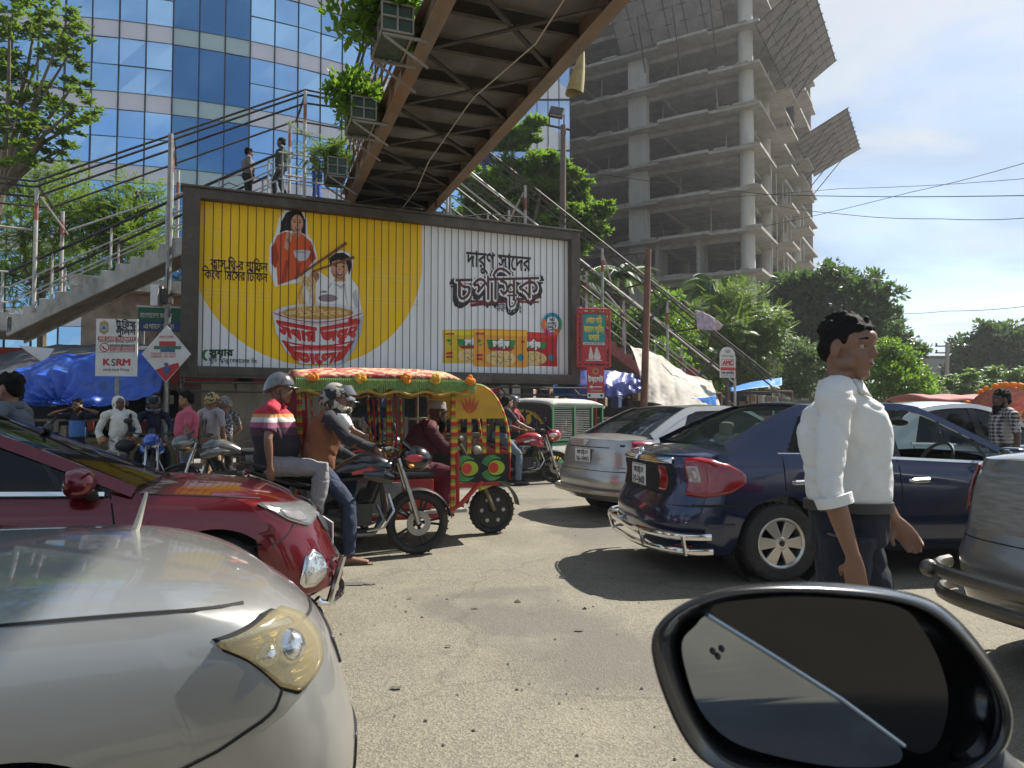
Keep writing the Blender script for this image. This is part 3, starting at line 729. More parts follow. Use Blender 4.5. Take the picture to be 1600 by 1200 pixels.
tree('bush', 'leafy green bush behind the upper part of the right stair flight', 'bush', b, (P(990, 640, 29).x, 29, .1), 'leaf', 'lush', .17, 7, 8, clump=.5, per=40)
b = PB([(1150, 475, 40), (1100, 500, 34), (1185, 500, 36), (1130, 525, 44), (1090, 545, 36), (1170, 550, 44), (1210, 520, 30), (1120, 580, 40), (1185, 595, 34)], 33, 1.5, 6)
tree('raintree', 'feathery yellow green tree above the round topped clinic sign', 'tree', b, (P(1145, 640, 33).x, 33, .1), 'spray', 'feather', .22, 5, 9, clump=.5, per=9)
b = PB([(1235, 465, 40), (1285, 450, 40), (1330, 450, 40), (1365, 465, 34), (1240, 510, 50), (1300, 505, 55), (1360, 515, 46), (1395, 490, 20), (1385, 545, 40), (1250, 560, 40), (1320, 560, 50), (1410, 555, 28), (1410, 590, 34)], 46, 2, 7)
tree('mango_tree', 'large dark mango tree against the sky right of the concrete tower', 'tree', b, (P(1310, 640, 46).x, 46, .1), 'leaf', 'dark', .34, 2.6, 10, trunk_r=.35, clump=.42, per=58)
b = PB([(1260, 560, 34), (1285, 590, 34), (1245, 600, 30), (1300, 560, 22)], 30, 1, 8)
tree('bush', 'bright bush directly behind the man in the white shirt', 'bush', b, (P(1265, 640, 30).x, 30, .1), 'leaf', 'grey', .14, 9, 11, clump=.5, per=46)
b = PB([(1395, 560, 34), (1420, 590, 30), (1385, 605, 34), (1440, 600, 22), (1430, 610, 30)], 26, 1, 9)
tree('bush', 'lush bright bush to the right of the man in the white shirt', 'bush', b, (P(1405, 640, 26).x, 26, .1), 'leaf', 'lush', .16, 10, 12, clump=.5, per=44)
b = PB([(1510, 545, 26), (1540, 530, 28), (1570, 530, 30), (1600, 545, 32), (1530, 570, 34), (1580, 570, 40), (1620, 560, 40), (1500, 575, 20)], 62, 2, 10)
tree('mango_tree', 'round dark tree at the right edge beyond the utility pole', 'tree', b, (P(1560, 640, 62).x, 62, .1), 'leaf', 'dark', .4, 1.9, 13, trunk_r=.35, clump=.45, per=52)
b = PB([(1485, 598, 20), (1515, 590, 18), (1550, 592, 20), (1590, 588, 22), (1630, 590, 24), (1500, 612, 20), (1540, 612, 20)], 38, 1, 11)
tree('almond_tree', 'low layered tree spreading above the red tempo roof', 'tree', b, (P(1540, 640, 38).x, 38, .1), 'rosette', 'lush', .2, 7, 14, clump=.5, per=14)
# hedge of street trees closing off the far end of the road
for i, (px, py, r, d, st_, lm) in enumerate(((1450, 612, 26, 66, 'leaf', 'lush'), (1478, 624, 20, 70, 'leaf', 'dark'), (1505, 618, 22, 72, 'leaf', 'feather'), (1540, 622, 22, 74, 'leaf', 'dark'), (1575, 616, 26, 70, 'leaf', 'lush'), (1610, 618, 26, 72, 'leaf', 'dark'), (1360, 622, 26, 60, 'leaf', 'dark'), (1325, 618, 28, 58, 'leaf', 'feather'))):
    b = PB([(px, py, r), (px - r * .6, py + 8, r * .7), (px + r * .6, py + 6, r * .75)], d, 1, 30 + i)
    tree('street_tree', ['pale green', 'dark low', 'yellowish', 'dull green', 'bright rounded', 'deep green', 'shaded dark', 'light feathery'][i] + ' roadside tree far up the street, ' + ['left of the utility pole', 'at the foot of the utility pole', 'right of the utility pole', 'above the red van roof', 'under the round dark tree', 'at the picture edge', 'beneath the mango tree', 'below the mango tree crown'][i], 'tree', b, (P(px, 640, d).x, d, .05), st_, lm, .3, 1.0, 60 + i, 'trees far up the street', clump=.5, per=46, trunk_r=.2)
def palm(label, px, py, d, seed, n=22, L=2.2, group=None):
    rs = random.Random(seed); top = P(px, py, d); base = Vector((top.x, top.y, .1))
    t = empty('palm_tree', label, 'palm', group, loc=base); h = top.z - .1
    k = MB(); k.tube([(0, 0, -.05), (.06, 0, h * .5), (0, 0, h)], [.16, .12, .11], 9); k.build('trunk', bark, t)
    f = MB()
    for i in range(n):
        a = 6.283 * i / n * 2.4 + rs.random() * .4; e = rs.uniform(.1, 1.15); ln = L * rs.uniform(.75, 1.05)
        hd = Vector((math.cos(a), math.sin(a), 0)); pts = []
        for j in range(11):
            u = j / 10; pts.append(Vector((0, 0, h)) + hd * (ln * u * math.cos(e * (1 - .45 * u))) + Vector((0, 0, ln * (math.sin(e) * u - .72 * u * u))))
        f.tube(pts, [.018 * (1 - .8 * j / 10) for j in range(11)], 4)
        for j in range(1, 11):
            ax = (pts[j] - pts[j - 1]); 
            for q in (0, .5):
                pp = pts[j - 1].lerp(pts[j], q)
                for s in (-1, 1): leaf(f, pp, ax.normalized() * .8 + ax.cross(Vector((0, 0, 1))).normalized() * s + Vector((0, 0, -.35)), Vector((0, 0, 1)), ln * .27 * (1.1 - .6 * j / 10), .05)
    f.build('crown', LF['palm'], t, smooth=0, fix=False)
palm('small palm right of the billboard behind the stair rails', 915, 440, 27, 21, L=1.7)
palm('dry fan palm behind the rusty pole', 972, 430, 28, 22, L=1.6)
palm('tall palm in front of the lower floors of the concrete tower', 1112, 452, 36, 23, n=30, L=2.6)
# planters hung on the left side of the footbridge, each with its own plant
crate_m = mm('green planter plastic', (.05, .085, .065), .6, var=.3, dirt=(.10, .09, .07)); ang = mm('planter angle iron', (.30, .29, .27), .6, dirt=(.2, .1, .05))
pl_lab = ['nearest and highest', 'middle one', 'lowest, above the billboard frame']
BM = Matrix.Translation(BRG.location) @ Matrix.Rotation(BA, 4, 'Z')
for i, (px, py, sty, lm, L, r) in enumerate(((612, 52, 'leaf', 'lush', .13, .62), (563, 183, 'leaf', 'lush', .11, .56), (524, 268, 'spray', 'feather', .07, .5))):
    # on the outer line 1.42 m left of the bridge axis
    r_ = ray(px, py); inv = BM.inverted(); o_ = inv @ Vector((0, 0, HC)); d_ = inv.to_3x3() @ r_; k = (-1.46 - o_.x) / d_.x; q = o_ + d_ * k
    t = empty('planter', 'wire framed green planter box on the bridge side, ' + pl_lab[i], 'planter', 'planters along the footbridge', loc=BM @ Vector((-1.46, q.y, q.z)), rz=BA)
    a = MB(); a.span((-.2, -.42, -.19), (.2, .42, .17)); a.build('box', crate_m, t, smooth=0, bevel=.01)
    f = MB()
    for x in (-.215, .215):
        for z in (-.2, 0, .185): f.beam((x, -.44, z), (x, .44, z), .025, .025)
        for y in (-.44, -.15, .15, .44): f.beam((x, y, -.2), (x, y, .185), .025, .025, up=Vector((1, 0, 0)))
    for y in (-.435, .435):
        for z in (-.2, 0, .185): f.beam((-.215, y, z), (.215, y, z), .025, .025)
        f.beam((0, y, -.2), (0, y, .185), .025, .025, up=Vector((1, 0, 0)))
    f.build('frame', ang, t, smooth=0)
    c = MB()
    for y in (-.4, .4): c.beam((-.2, y, -.24), (.44, y, -.24), .04, .03); c.beam((-.18, y, -.26), (.44, y, -.62), .03, .03)
    c.build('bracket', ang, t, smooth=0)
    rs = random.Random(40 + i)
    s = empty('shrub', ['bushy shrub in the topmost bridge planter', 'round leafy shrub in the middle bridge planter', 'wispy fern like shrub in the planter above the billboard'][i], 'shrub', 'plants in the bridge planters', loc=t.location + Vector((0, 0, .17)))
    lv, sm_ = MB(), MB()
    for j in range(58):
        d = rv(rs); d.z = abs(d.z) * .9 + .1; c_ = Vector((d.x * r, d.y * r * 1.1, d.z * r * 1.15)) * (rs.random() ** .5)
        if j % 5 == 0: c_.z -= r * .5; c_.x -= .25
        sm_.tube([(0, 0, -.05), c_ * .5 + Vector((0, 0, .08)), c_], [.012, .009, .004], 4)
        clump_leaves(lv, c_, r * .32, 22 if sty == 'leaf' else 7, L * 1.25, rs, sty)
    if i == 2:
        for j in range(7):
            a_ = rs.uniform(2.4, 3.7); tip = Vector((math.cos(a_) * 1.1, math.sin(a_) * .7, rs.uniform(.15, .95)))
            sm_.tube([(0, 0, 0), tip * .5 + Vector((0, 0, .2)), tip], [.008, .006, .003], 4)
            for q in range(9): pp = (tip * (q / 9 + .1)) + Vector((0, 0, .35 * math.sin(3.14 * q / 9) * .5)); clump_leaves(lv, pp, .07, 2, .05, rs, 'spray')
    sm_.build('stems', bark, s); lv.build('foliage', LF[lm], s, smooth=0, fix=False)
# ================================================================ BILLBOARD
def paint(name, r, g, b, ro=.55, var=.06, **k): return mm('print ' + name, srgb(r, g, b), ro, var=.09, scale=1.6, stretch=(1.6, 1, .3), **k)
INV = Matrix.Rotation(-BR, 3, 'Z')
def on_plane(px, py, by):                       # where the line of sight meets the sheet at local depth by
    o = INV @ (Vector((0, 0, HC)) - BO); d = INV @ ray(px, py); k = (by - o.y) / d.y; q = o + d * k; return q.x, q.z
def billboard():
    bb = empty('billboard', 'huge framed slatted billboard with yellow noodle advertisement beneath the footbridge', 'billboard', loc=BO, rz=BR)
    fr = mat('bronze frame', (.075, .062, .05), .6, .2, var=.25, scale=3, dirt=(.13, .11, .09))
    W, z0, z1 = 9.05, 2.06, 5.93
    f = MB()
    f.span((-.06, -.22, z0), (.27, .2, z1)); f.span((W - .18, -.22, z0), (W + .06, .2, z1)); f.span((.271, -.22, z1 - .2), (W - .181, .2, z1 - .002)); f.span((.271, -.22, z0 + .002), (W - .181, .2, z0 + .24))
    f.span((-.1, -.26, z1 + .001), (W + .1, .24, z1 + .05)); f.span((.29, -.235, z0 + .06), (W - .2, -.221, z0 + .1))
    f.build('frame', fr, bb, smooth=0, bevel=.012)
    pn = MB(); pn.span((.271, 0, z0 + .241), (W - .181, .1, z1 - .201)); pn.build('panel', paint('white', 240, 240, 240), bb, smooth=0)
    bk = MB(); bk.span((0, .21, z0 + .05), (W, .5, z1 - .1)); bk.build('back_box', dark_steel, bb, smooth=0)
    po = []
    for x in (1.2, 4.5, 7.8):
        p = MB(); p.span((x - .15, .12, .1), (x + .15, .42, z0)); p.build('post', dark_steel, bb, smooth=0)
    x_lo, x_hi, zz0, zz1 = .272, W - .182, z0 + .242, z1 - .202
    def clip(pts):
        def cut(ps, ins, cross):
            out = []
            for a, b in zip(ps, ps[1:] + ps[:1]):
                if ins(a): out.append(a)
                if ins(a) != ins(b): out.append(cross(a, b))
            return out
        for ax, v, sg in ((0, x_lo, 1), (0, x_hi, -1), (1, zz0, 1), (1, zz1, -1)):
            if not pts: return pts
            def cr(a, b, ax=ax, v=v):
                t = (v - a[ax]) / (b[ax] - a[ax]); return (a[0] + (b[0] - a[0]) * t, a[1] + (b[1] - a[1]) * t)
            pts = cut(pts, lambda q: (q[ax] - v) * sg >= -1e-9, cr)
        return pts
    L = lambda px, py: on_plane(px, py, 0)
    LAY = .0022
    def art(name, m, layer, polys, parent=None, loc=False):
        mb = MB()
        for ps in polys:
            q = clip([p if loc else L(*p) for p in ps])
            if len(q) > 2: mb.shape([(x, -LAY * layer, z) for x, z in q])
        return mb.build(name, m, parent or bb, smooth=0, fix=False)
    def ell(cx, cy, rx, ry, n=28, a0=0, a1=6.2832): return [(cx + rx * math.cos(a0 + (a1 - a0) * k / n), cy + ry * math.sin(a0 + (a1 - a0) * k / n)) for k in range(n + (a1 - a0 < 6.2))]
    def bar(x0, y0, x1, y1, w):
        dx, dy = x1 - x0, y1 - y0; l = math.hypot(dx, dy); nx, ny = -dy / l * w / 2, dx / l * w / 2
        return [(x0 + nx, y0 + ny), (x1 + nx * .7, y1 + ny * .7), (x1 - nx * .7, y1 - ny * .7), (x0 - nx, y0 - ny)]
    def line(pts, w): return [bar(*a, *b, w) for a, b in zip(pts, pts[1:])]
    # big yellow disc through three measured points
    (ax, az), (bx, bz), (cx, cz) = L(659, 415), L(303, 428), L(478, 571)
    d = 2 * (ax * (bz - cz) + bx * (cz - az) + cx * (az - bz))
    ux = ((ax*ax+az*az)*(bz-cz)+(bx*bx+bz*bz)*(cz-az)+(cx*cx+cz*cz)*(az-bz))/d; uz = ((ax*ax+az*az)*(cx-bx)+(bx*bx+bz*bz)*(ax-cx)+(cx*cx+cz*cz)*(bx-ax))/d
    rad = math.hypot(ax - ux, az - uz)
    top = [(ux + rad * math.cos(-a), uz + rad * math.sin(-a)) for a in [math.pi * k / 60 for k in range(61)]] + [(x_lo - .1, zz1 + .2), (ux + rad, zz1 + .2)]
    top = [(ux + rad * math.cos(-math.pi * k / 60), uz + rad * math.sin(-math.pi * k / 60)) for k in range(61)]
    top = top + [(min(ux - rad, x_lo - .2), zz1 + .3), (ux + rad, zz1 + .3)]
    art('yellow_disc', paint('yellow', 255, 205, 8), 1, [top], loc=True)
    pale = paint('pale line', 250, 220, 110)
    lines = []
    for y in (402, 409, 450, 456, 462): lines += line([(304, y), (420, y + 7)], 1.1)
    for y in (425, 432, 462, 468): lines += line([(565, y + 4), (655, y + 8)], 1.1)
    for x in (572, 580, 600, 622, 632): lines += line([(x, 352), (x, 395)], 1)
    for x in (575, 600, 606, 632, 640): lines += line([(x, 432), (x, 465)], 1)
    lines += line(ell(600, 430, 12, 22, 10, 3.14, 6.28), 1.1) + line(ell(340, 345, 24, 18, 16), 1) + line([(335, 365), (338, 395)], 1) + line([(345, 365), (342, 395)], 1) + line([(560, 348), (650, 362)], 1) + line([(560, 400), (650, 408)], 1)
    for k in range(9): lines += line([(312 + k * 11, 468 + k % 2 * 3), (322 + k * 11, 480)], .9)
    art('line_drawing', pale, 2, lines)
    white = paint('white', 240, 240, 240); skin = paint('skin', 214, 160, 128); hair = paint('black', 26, 22, 24); org = paint('orange cloth', 222, 92, 40); sh = paint('skin shade', 178, 118, 92); lip = paint('lip', 170, 50, 50)
    wom_o = [(459, 322), (472, 327), (480, 342), (481, 368), (490, 377), (496, 404), (488, 422), (478, 440), (430, 448), (420, 420), (421, 384), (430, 366), (436, 340), (446, 327)]
    w_ = art('woman_picture', white, 3, [wom_o])
    art('hair', hair, 4, [[(459, 328), (471, 331), (477, 345), (477, 367), (468, 362), (447, 360), (437, 364), (440, 346), (447, 333)]], w_)
    art('clothing', org, 5, [[(445, 362), (458, 366), (470, 364), (486, 378), (494, 404), (486, 412), (472, 432), (434, 446), (432, 418), (424, 412), (426, 384), (433, 368)]], w_)
    art('face', skin, 6, [ell(464, 349, 9.5, 13.5), [(458, 358), (471, 359), (470, 367), (463, 373), (456, 366)], ell(451, 371, 5, 8), [(446, 372), (453, 374), (450, 392), (444, 388)]], w_)
    art('features', hair, 7, [ell(460, 347, 2, 1, 8), ell(468.5, 347.5, 2, 1, 8), bar(457, 344, 462, 343.5, 1), bar(466, 344, 471, 344.5, 1)], w_)
    art('smile', lip, 7, [[(459, 355), (464.5, 356.5), (470, 355), (465, 360)]], w_)
    art('small_bowl', paint('pale grey', 205, 206, 212), 7, [[(458, 393), (485, 393), (482, 402), (476, 408), (467, 408), (461, 402)], ell(471.5, 393, 13.5, 2.4, 14)], w_)
    art('cloth_shade', paint('orange shade', 176, 62, 28), 6, [[(424, 386), (431, 380), (436, 404), (430, 420), (424, 410)], [(484, 382), (493, 402), (486, 410), (480, 396)], [(446, 408), (452, 404), (446, 440), (438, 444)], [(466, 412), (470, 410), (468, 432), (462, 434)]], w_); art('hair_light', paint('hair light', 70, 58, 56), 6, [bar(449, 336, 445, 360, 1.6), bar(474, 338, 475, 362, 1.4), bar(455, 331, 452, 345, 1.2)], w_); art('face_shade', sh, 7, [[(455, 349), (457, 357), (462, 362), (458, 363), (454, 357)], [(466, 351), (467, 353), (464, 354)], [(458, 364), (468, 366), (464, 372), (458, 369)]], w_); art('teeth', white, 8, [[(461, 355.8), (464.5, 356.8), (468.5, 355.8), (465, 358)]], w_)
    bo = art('boy_picture', white, 8, [[(532, 391), (545, 395), (552, 408), (550, 422), (548, 434), (560, 450), (565, 490), (480, 495), (470, 452), (478, 430), (500, 425), (514, 436), (514, 412), (520, 398)]])
    art('face', skin, 9, [ell(531, 416, 14, 17), [(524, 428), (539, 428), (540, 440), (522, 440)], [(474, 446), (486, 426), (497, 426), (499, 434), (490, 450)], ell(493, 431, 6, 7)], bo)
    art('hair', hair, 10, [[(516, 418), (514, 404), (524, 396), (537, 395), (547, 402), (549, 416), (545, 431), (543, 418), (540, 409), (528, 406), (519, 409)]], bo)
    art('features', hair, 11, [ell(525, 416, 2.2, 1.2, 8), ell(536, 417, 2.2, 1.2, 8), bar(521, 411, 528, 410.5, 1.2), bar(533, 411, 540, 412, 1.2)], bo)
    art('smile', lip, 11, [[(523, 424), (531, 426), (538, 424), (531, 431)]], bo)
    art('print', paint('grey bowl', 150, 130, 140), 10, [ell(512, 466, 15, 6, 16), ell(506, 456, 5, 2, 10)], bo)
    art('shirt_folds', paint('fold grey', 190, 188, 196), 10, [[(556, 452), (562, 488), (556, 490), (550, 460)], bar(538, 444, 544, 486, 2), bar(518, 442, 512, 452, 2), bar(486, 440, 482, 488, 2.4), [(520, 442), (532, 447), (541, 441), (533, 452)]], bo); art('face_shade', sh, 10, [[(518, 418), (521, 428), (528, 434), (521, 433), (517, 425)], [(530, 419), (532, 422), (528, 422)], [(524, 433), (538, 433), (533, 439)]], bo); art('teeth', white, 12, [[(526, 425.4), (531, 426.8), (536, 425.4), (531, 428.6)]], bo)
    # noodles, chopsticks and the bowl
    nod, nod2 = paint('noodle', 236, 200, 132), paint('noodle shade', 196, 148, 78)
    art('bowl_rim', paint('rim', 214, 216, 222), 12, [ell(496.5, 490, 71, 16)])
    art('noodle_bed', nod2, 13, [ell(496, 489, 56, 10.5)])
    strands = []
    for k in range(11): strands += line([(440 + k * 10 + 6 * math.sin(t * 1.7 + k), 489 + (t - 2) * 3.2 * max(.15, 1 - abs(k - 5) / 6.2)) for t in (0, 1, 2, 3, 4)], 3.2)
    for k in range(8):
        x0 = 468 + k * 2.6
        strands += line([(x0 + 3 * math.sin(t * .8 + k) + (t * .9 if k > 3 else -t * .2) * (1 + k * .16), 432 + t * 8.0) for t in range(8)], 2.6)
    art('noodles', nod, 14, strands)
    art('chopsticks', paint('chopstick brown', 138, 86, 50), 15, [bar(541, 380, 460, 436, 4.6), bar(553, 402, 487, 425, 4.2)])
    art('bowl', paint('rim', 214, 216, 222), 16, [[(426, 492), (440, 500), (470, 506), (500, 507), (530, 505), (554, 499), (567, 492), (564, 520), (552, 548), (536, 569), (470, 569), (446, 549), (431, 520)]])
    art('bowl_shade', paint('bowl shade', 176, 180, 192), 17, [[(560, 498), (567, 493), (564, 520), (552, 548), (538, 568), (530, 568), (548, 540), (557, 515)]])
    red = paint('bowl red', 205, 42, 34)
    def bowl_xy(u, v): # u 0..1 across, v 0 at rim .. 1 at foot
        hw = 69 - 34 * max(v, 0) ** 1.7; return 497 + (u - .5) * 2 * hw, 505 + v * 66 - (abs(u - .5) * 2) ** 2 * (14 - 6 * v) * (1 - v * .4)
    mb = MB()
    for txt, v0, v1, u0, u1 in (('সবার', .06, .52, .03, .47), ('জন{য}ই', .06, .52, .53, .97), ('ভােলা', .58, 1.05, .1, .9)):
        q, wd = text_spans(txt, .07, 40)
        for quad in q:
            pts = [L(*bowl_xy(u0 + (u1 - u0) * x / wd, v1 - (v1 - v0) * (y + .22) / 1.0)) for x, y in quad]
            pts = clip(pts)
            if len(pts) > 2: mb.shape([(x, -LAY * 17, z) for x, z in pts])
    mb.build('bowl_lettering', red, bb, smooth=0, fix=False)
    art('bowl_border', red, 17, line([bowl_xy(k / 14, .545) for k in range(15)], 3) + line([bowl_xy(k / 14, -.02) for k in range(15)], 1.6) + [[bowl_xy(0, .55), bowl_xy(.09, .58), bowl_xy(.13, .95), bowl_xy(.0, .95)], [bowl_xy(1, .55), bowl_xy(.91, .58), bowl_xy(.87, .95), bowl_xy(1, .95)]])
    # lettering
    def words(name, txt, m, layer, pl, pr, h, bold=0, parent=None):
        a, b = L(*pl), L(*pr); wd = math.hypot(b[0] - a[0], b[1] - a[1]); mb = MB()
        hs = abs(L(pl[0], pl[1] - h)[1] - a[1]); ex = ((b[0] - a[0]) / wd, (b[1] - a[1]) / wd)
        write(mb, txt, hs, lambda x, y: (a[0] + ex[0] * x, -LAY * layer, a[1] + ex[1] * x + y), 'l', bold, wd, 40)
        return mb.build(name, m, parent or bb, smooth=0, fix=False)
    ink = paint('ink', 34, 28, 32)
    words('lettering', 'ক{ল}াস িথ{র}-র শািফন', ink, 3, (329, 419), (418, 425), 22, .018)
    words('lettering', 'িকংবা িমেসর িটিফন', ink, 3, (316, 435), (418, 441), 22, .018)
    words('lettering', 'দারুণ স{ব}ােদর', ink, 3, (729, 416), (829, 424), 36, .02)
    lg = words('logo_lettering', 'চপিস{ট}ক', ink, 3, (708, 477), (845, 470), 58, .115)
    words('logo_face', 'চপিস{ট}ক', paint('white', 240, 240, 240), 5, (712, 471), (842, 466), 56, .055, lg)
    words('logo_face_line', 'চপিস{ট}ক', paint('logo brown', 92, 44, 36), 6, (712, 470), (842, 465), 55, .004, lg)
    art('logo_sticks', paint('stick red', 112, 48, 40), 4, [bar(735, 477, 846, 464, 5), bar(732, 471, 842, 472, 4)], lg)
    words('lettering', 'ইন{স}ট{য}ান{ট} নুডল{স}', ink, 3, (771, 482), (815, 487), 13, .012)
    words('lettering', 'স{ক}য়ার', paint('dark green', 30, 78, 44), 3, (327, 556), (364, 556), 15, .05)
    words('lettering', 'ফুড অ{য}ান{ড} েবভােরজ িল:', paint('dark green', 30, 78, 44), 3, (326, 565), (402, 568), 9, .012)
    art('leaf_mark', paint('mark green', 60, 130, 60), 3, [ell(323, 555, 8, 9, 12, 1.6, 4.8) + ell(326, 555, 6, 7, 12, 4.6, 1.8)])
    # packets of noodles
    def pack(x0, x1, yt, yb, r, g, b, layer, tilt=0, clipx=None):
        w_ = x1 - x0; T = lambda u, v: (x0 + u * w_, lerp(yt, yb, v) + tilt * (u - .5))
        o = art('packet_picture', paint('pack %d' % r, r, g, b), layer, [[T(0, .02), T(.03, 0), T(.97, 0), T(1, .02), T(.985, .5), T(1, .98), T(.97, 1), T(.03, 1), T(0, .98), T(.015, .5)]])
        art('packet_band', paint('band %d' % r, min(255, r + 20), min(255, g + 30), b // 2 + 10), layer + 1, [[T(.02, .03), T(.98, .03), T(.98, .16), T(.02, .16)]], o)
        art('green_label', paint('label green', 36, 140, 62), layer + 1, [[T(.24, .28), T(.78, .28), T(.74, .5), T(.28, .5)]], o)
        art('red_ribbon', paint('ribbon red', 170, 34, 34), layer + 2, [[T(.26, .48), T(.76, .48), T(.70, .57), T(.32, .57)]], o)
        art('noodle_picture', nod, layer + 1, [[T(.51 + .27 * math.cos(a), .78 + .21 * math.sin(a)) for a in [6.283 * k / 20 for k in range(20)]]], o)
        rs = random.Random(x0); dots = []
        for c in range(40):
            a, q = rs.random() * 6.28, rs.random() ** .5; u, v = .51 + .22 * q * math.cos(a), .78 + .17 * q * math.sin(a); dots.append([T(u, v), T(u + .03, v + .01), T(u + .02, v + .035)])
        art('noodle_bits', paint('bits', 150, 110, 40), layer + 3, dots[:24], o); art('greens', paint('label green', 36, 140, 62), layer + 3, dots[24:] + [[T(.06, .3), T(.12, .27), T(.15, .33), T(.1, .37)], [T(.1, .42), T(.16, .4), T(.14, .46)]], o)
        art('marks', paint('mark red', 190, 40, 50), layer + 3, [[T(.04, .10), T(.2, .10), T(.2, .15), T(.04, .15)], [T(.06, .68), T(.17, .66), T(.17, .73), T(.06, .74)], [T(.06, .78), T(.17, .78), T(.17, .84), T(.06, .84)], [T(.86, .3), T(.95, .28), T(.93, .36)]], o)
        art('round_mark', paint('mark teal', 30, 140, 150), layer + 3, [[T(.87 + .06 * math.cos(a), .74 + .10 * math.sin(a)) for a in [6.283 * k / 12 for k in range(12)]]], o)
        words('lettering', 'চপিস{ট}ক', paint('white', 240, 240, 240), layer + 3, T(.36, .46), T(.66, .46), 13, .07, o)
        return o
    pack(691, 786, 515, 567, 226, 190, 20, 3, -1); pack(793, 871, 519, 571, 205, 32, 44, 3, 4); pack(739, 824, 515, 573, 238, 160, 48, 8, 2)
    # badge ring
    for k, (r, g, b) in enumerate(((40, 140, 170), (60, 160, 110), (235, 110, 50), (205, 70, 130), (235, 110, 50), (40, 140, 170))):
        a0 = -1.6 + k * 1.047; art('badge_ring', paint('badge %d' % k, r, g, b), 18, [ell(861.5, 507, 15.5, 18, 8, a0, a0 + 1.047) + ell(861.5, 507, 10, 12, 8, a0 + 1.047, a0)])
    bd = art('badge', paint('white', 240, 240, 240), 17, [ell(861.5, 507, 10.5, 12.5)])
    for t, y, h in (('NO', 502, 7), ('ADDED', 507, 4.5), ('SALT', 513, 6.5), ('TASTES', 517, 4)): words('lettering', t, ink, 18, (861.5 - (4 if t == 'NO' else 7), y), (861.5 + (4 if t == 'NO' else 7), y), h, .05, bd)
    # dark joints between the turning slats, proud of the print
    s = MB(); x = .35
    while x < W - .2:
        s.span((x - .008, -.052, zz0), (x + .008, -.048, zz1)); x += .168
    q = s.build('slat_joints', mm('slat joint', (.03, .028, .028), .8), bb, smooth=0, fix=False); q['kind'] = 'stuff'
    c = MB()
    for z in (z0 - .1, z0 - .28): c.cyl((-.1, -.4, z), (W + .1, -.4, z), .025, 6)
    for x in range(10): c.cyl((x, -.4, z0 - .3), (x, .1, z0 - .02), .02, 6)
    c.build('catwalk', dark_steel, bb)
    k = MB()
    for a, b in (((.6, -.2, z1 + .04), (1.0, .1, z1 + .22)), ((5.5, .1, z1 + .03), (7.8, .05, z1 + .3))): k.tube([a, Vector(a).lerp(Vector(b), .5) + Vector((0, 0, .1)), b], .012, 5)
    k.build('loose_wire', black_rail, bb)
billboard()
# ================================================================ SIGNS, POLES, STALLS, RAILINGS
def flat(name, m, parent, pts, y=0., th=0.): # polygon in the sign's own x,z plane, front at local -y
    mb = MB()
    if th: mb.prism([(x, y, z) for x, z in pts], (0, th, 0))
    else: mb.shape([(x, y, z) for x, z in pts])
    return mb.build(name, m, parent, smooth=0)
def rect(x0, z0, x1, z1): return [(x0, z0), (x1, z0), (x1, z1), (x0, z1)]
def swords(name, txt, m, parent, cx, z, wd, h, y, bold=0.):
    mb = MB(); write(mb, txt, h, lambda a, b: (cx + a, y, z + b), 'c', bold, wd, 36); return mb.build(name, m, parent, smooth=0, fix=False)
def circ(cx, cz, r, n=20, k=1.): return [(cx + r * math.cos(6.2832 * i / n), cz + r * k * math.sin(6.2832 * i / n)) for i in range(n)]
sg_white = mm('sign white', (.62, .61, .58), .5, var=.1, dirt=(.4, .38, .34), dscale=3); sg_red = mm('sign red', (.42, .03, .035), .5, var=.15); sg_ink = mm('sign ink', (.02, .02, .03), .6); sg_teal = mm('sign teal', (.02, .23, .24), .5, var=.15); sg_yel = mm('sign yellow', (.70, .55, .04), .5); sg_green = mm('sign green', (.03, .16, .10), .5); sg_blue = mm('sign blue', (.05, .09, .22), .5); sg_gold = mm('sign gold', (.35, .24, .10), .6)
grey_pole = mm('grey pole', (.26, .26, .25), .5, .4, var=.25, dirt=(.14, .11, .08))
def at(px, d): p = P(px, 643, d); return Vector((p.x, p.y, 0))
# tourist police board: 0.66 x 0.97 m
D = 12.4; o = at(180, D); t = empty('sign_board', 'white tourist police board with a red strip and a crest on a grey pole', 'sign', loc=o, rz=R(8)); s = D / FX
zc = P(180, 543, D).z; W, H = 30.5 * s, 45 * s
b = flat('board', sg_white, t, rect(-W, zc - H, W, zc + H), 0, .03)
cr = flat('crest', sg_gold, b, [(-W*.82, zc+H*.86), (-W*.62, zc+H*.94), (-W*.42, zc+H*.86), (-W*.40, zc+H*.55), (-W*.62, zc+H*.44), (-W*.84, zc+H*.55)], -.003); flat('crest_field', mm('crest grey', (.3, .36, .42), .5), cr, circ(-W*.62, zc+H*.68, W*.17), -.006); flat('crest_mark', sg_blue, cr, [(-W*.74, zc+H*.64), (-W*.62, zc+H*.76), (-W*.5, zc+H*.64)], -.009)
swords('lettering', 'টু{য}িরস{ট}', sg_ink, b, W*.42, zc+H*.72, W*.95, H*.30, -.004, .03); swords('lettering', 'পুিলশ', sg_ink, b, W*.42, zc+H*.44, W*.95, H*.30, -.004, .03)
flat('red_strip', sg_red, b, rect(-W*.9, zc+H*.24, W*.92, zc+H*.38), -.003); swords('lettering', 'WE CARE TOURISTS', sg_white, b, 0, zc+H*.265, W*1.7, H*.13, -.006, .03)
swords('lettering', 'বাংলােদশ টু{য}িরস{ট} পুিলশ', sg_ink, b, 0, zc+H*.17, W*1.7, H*.08, -.004)
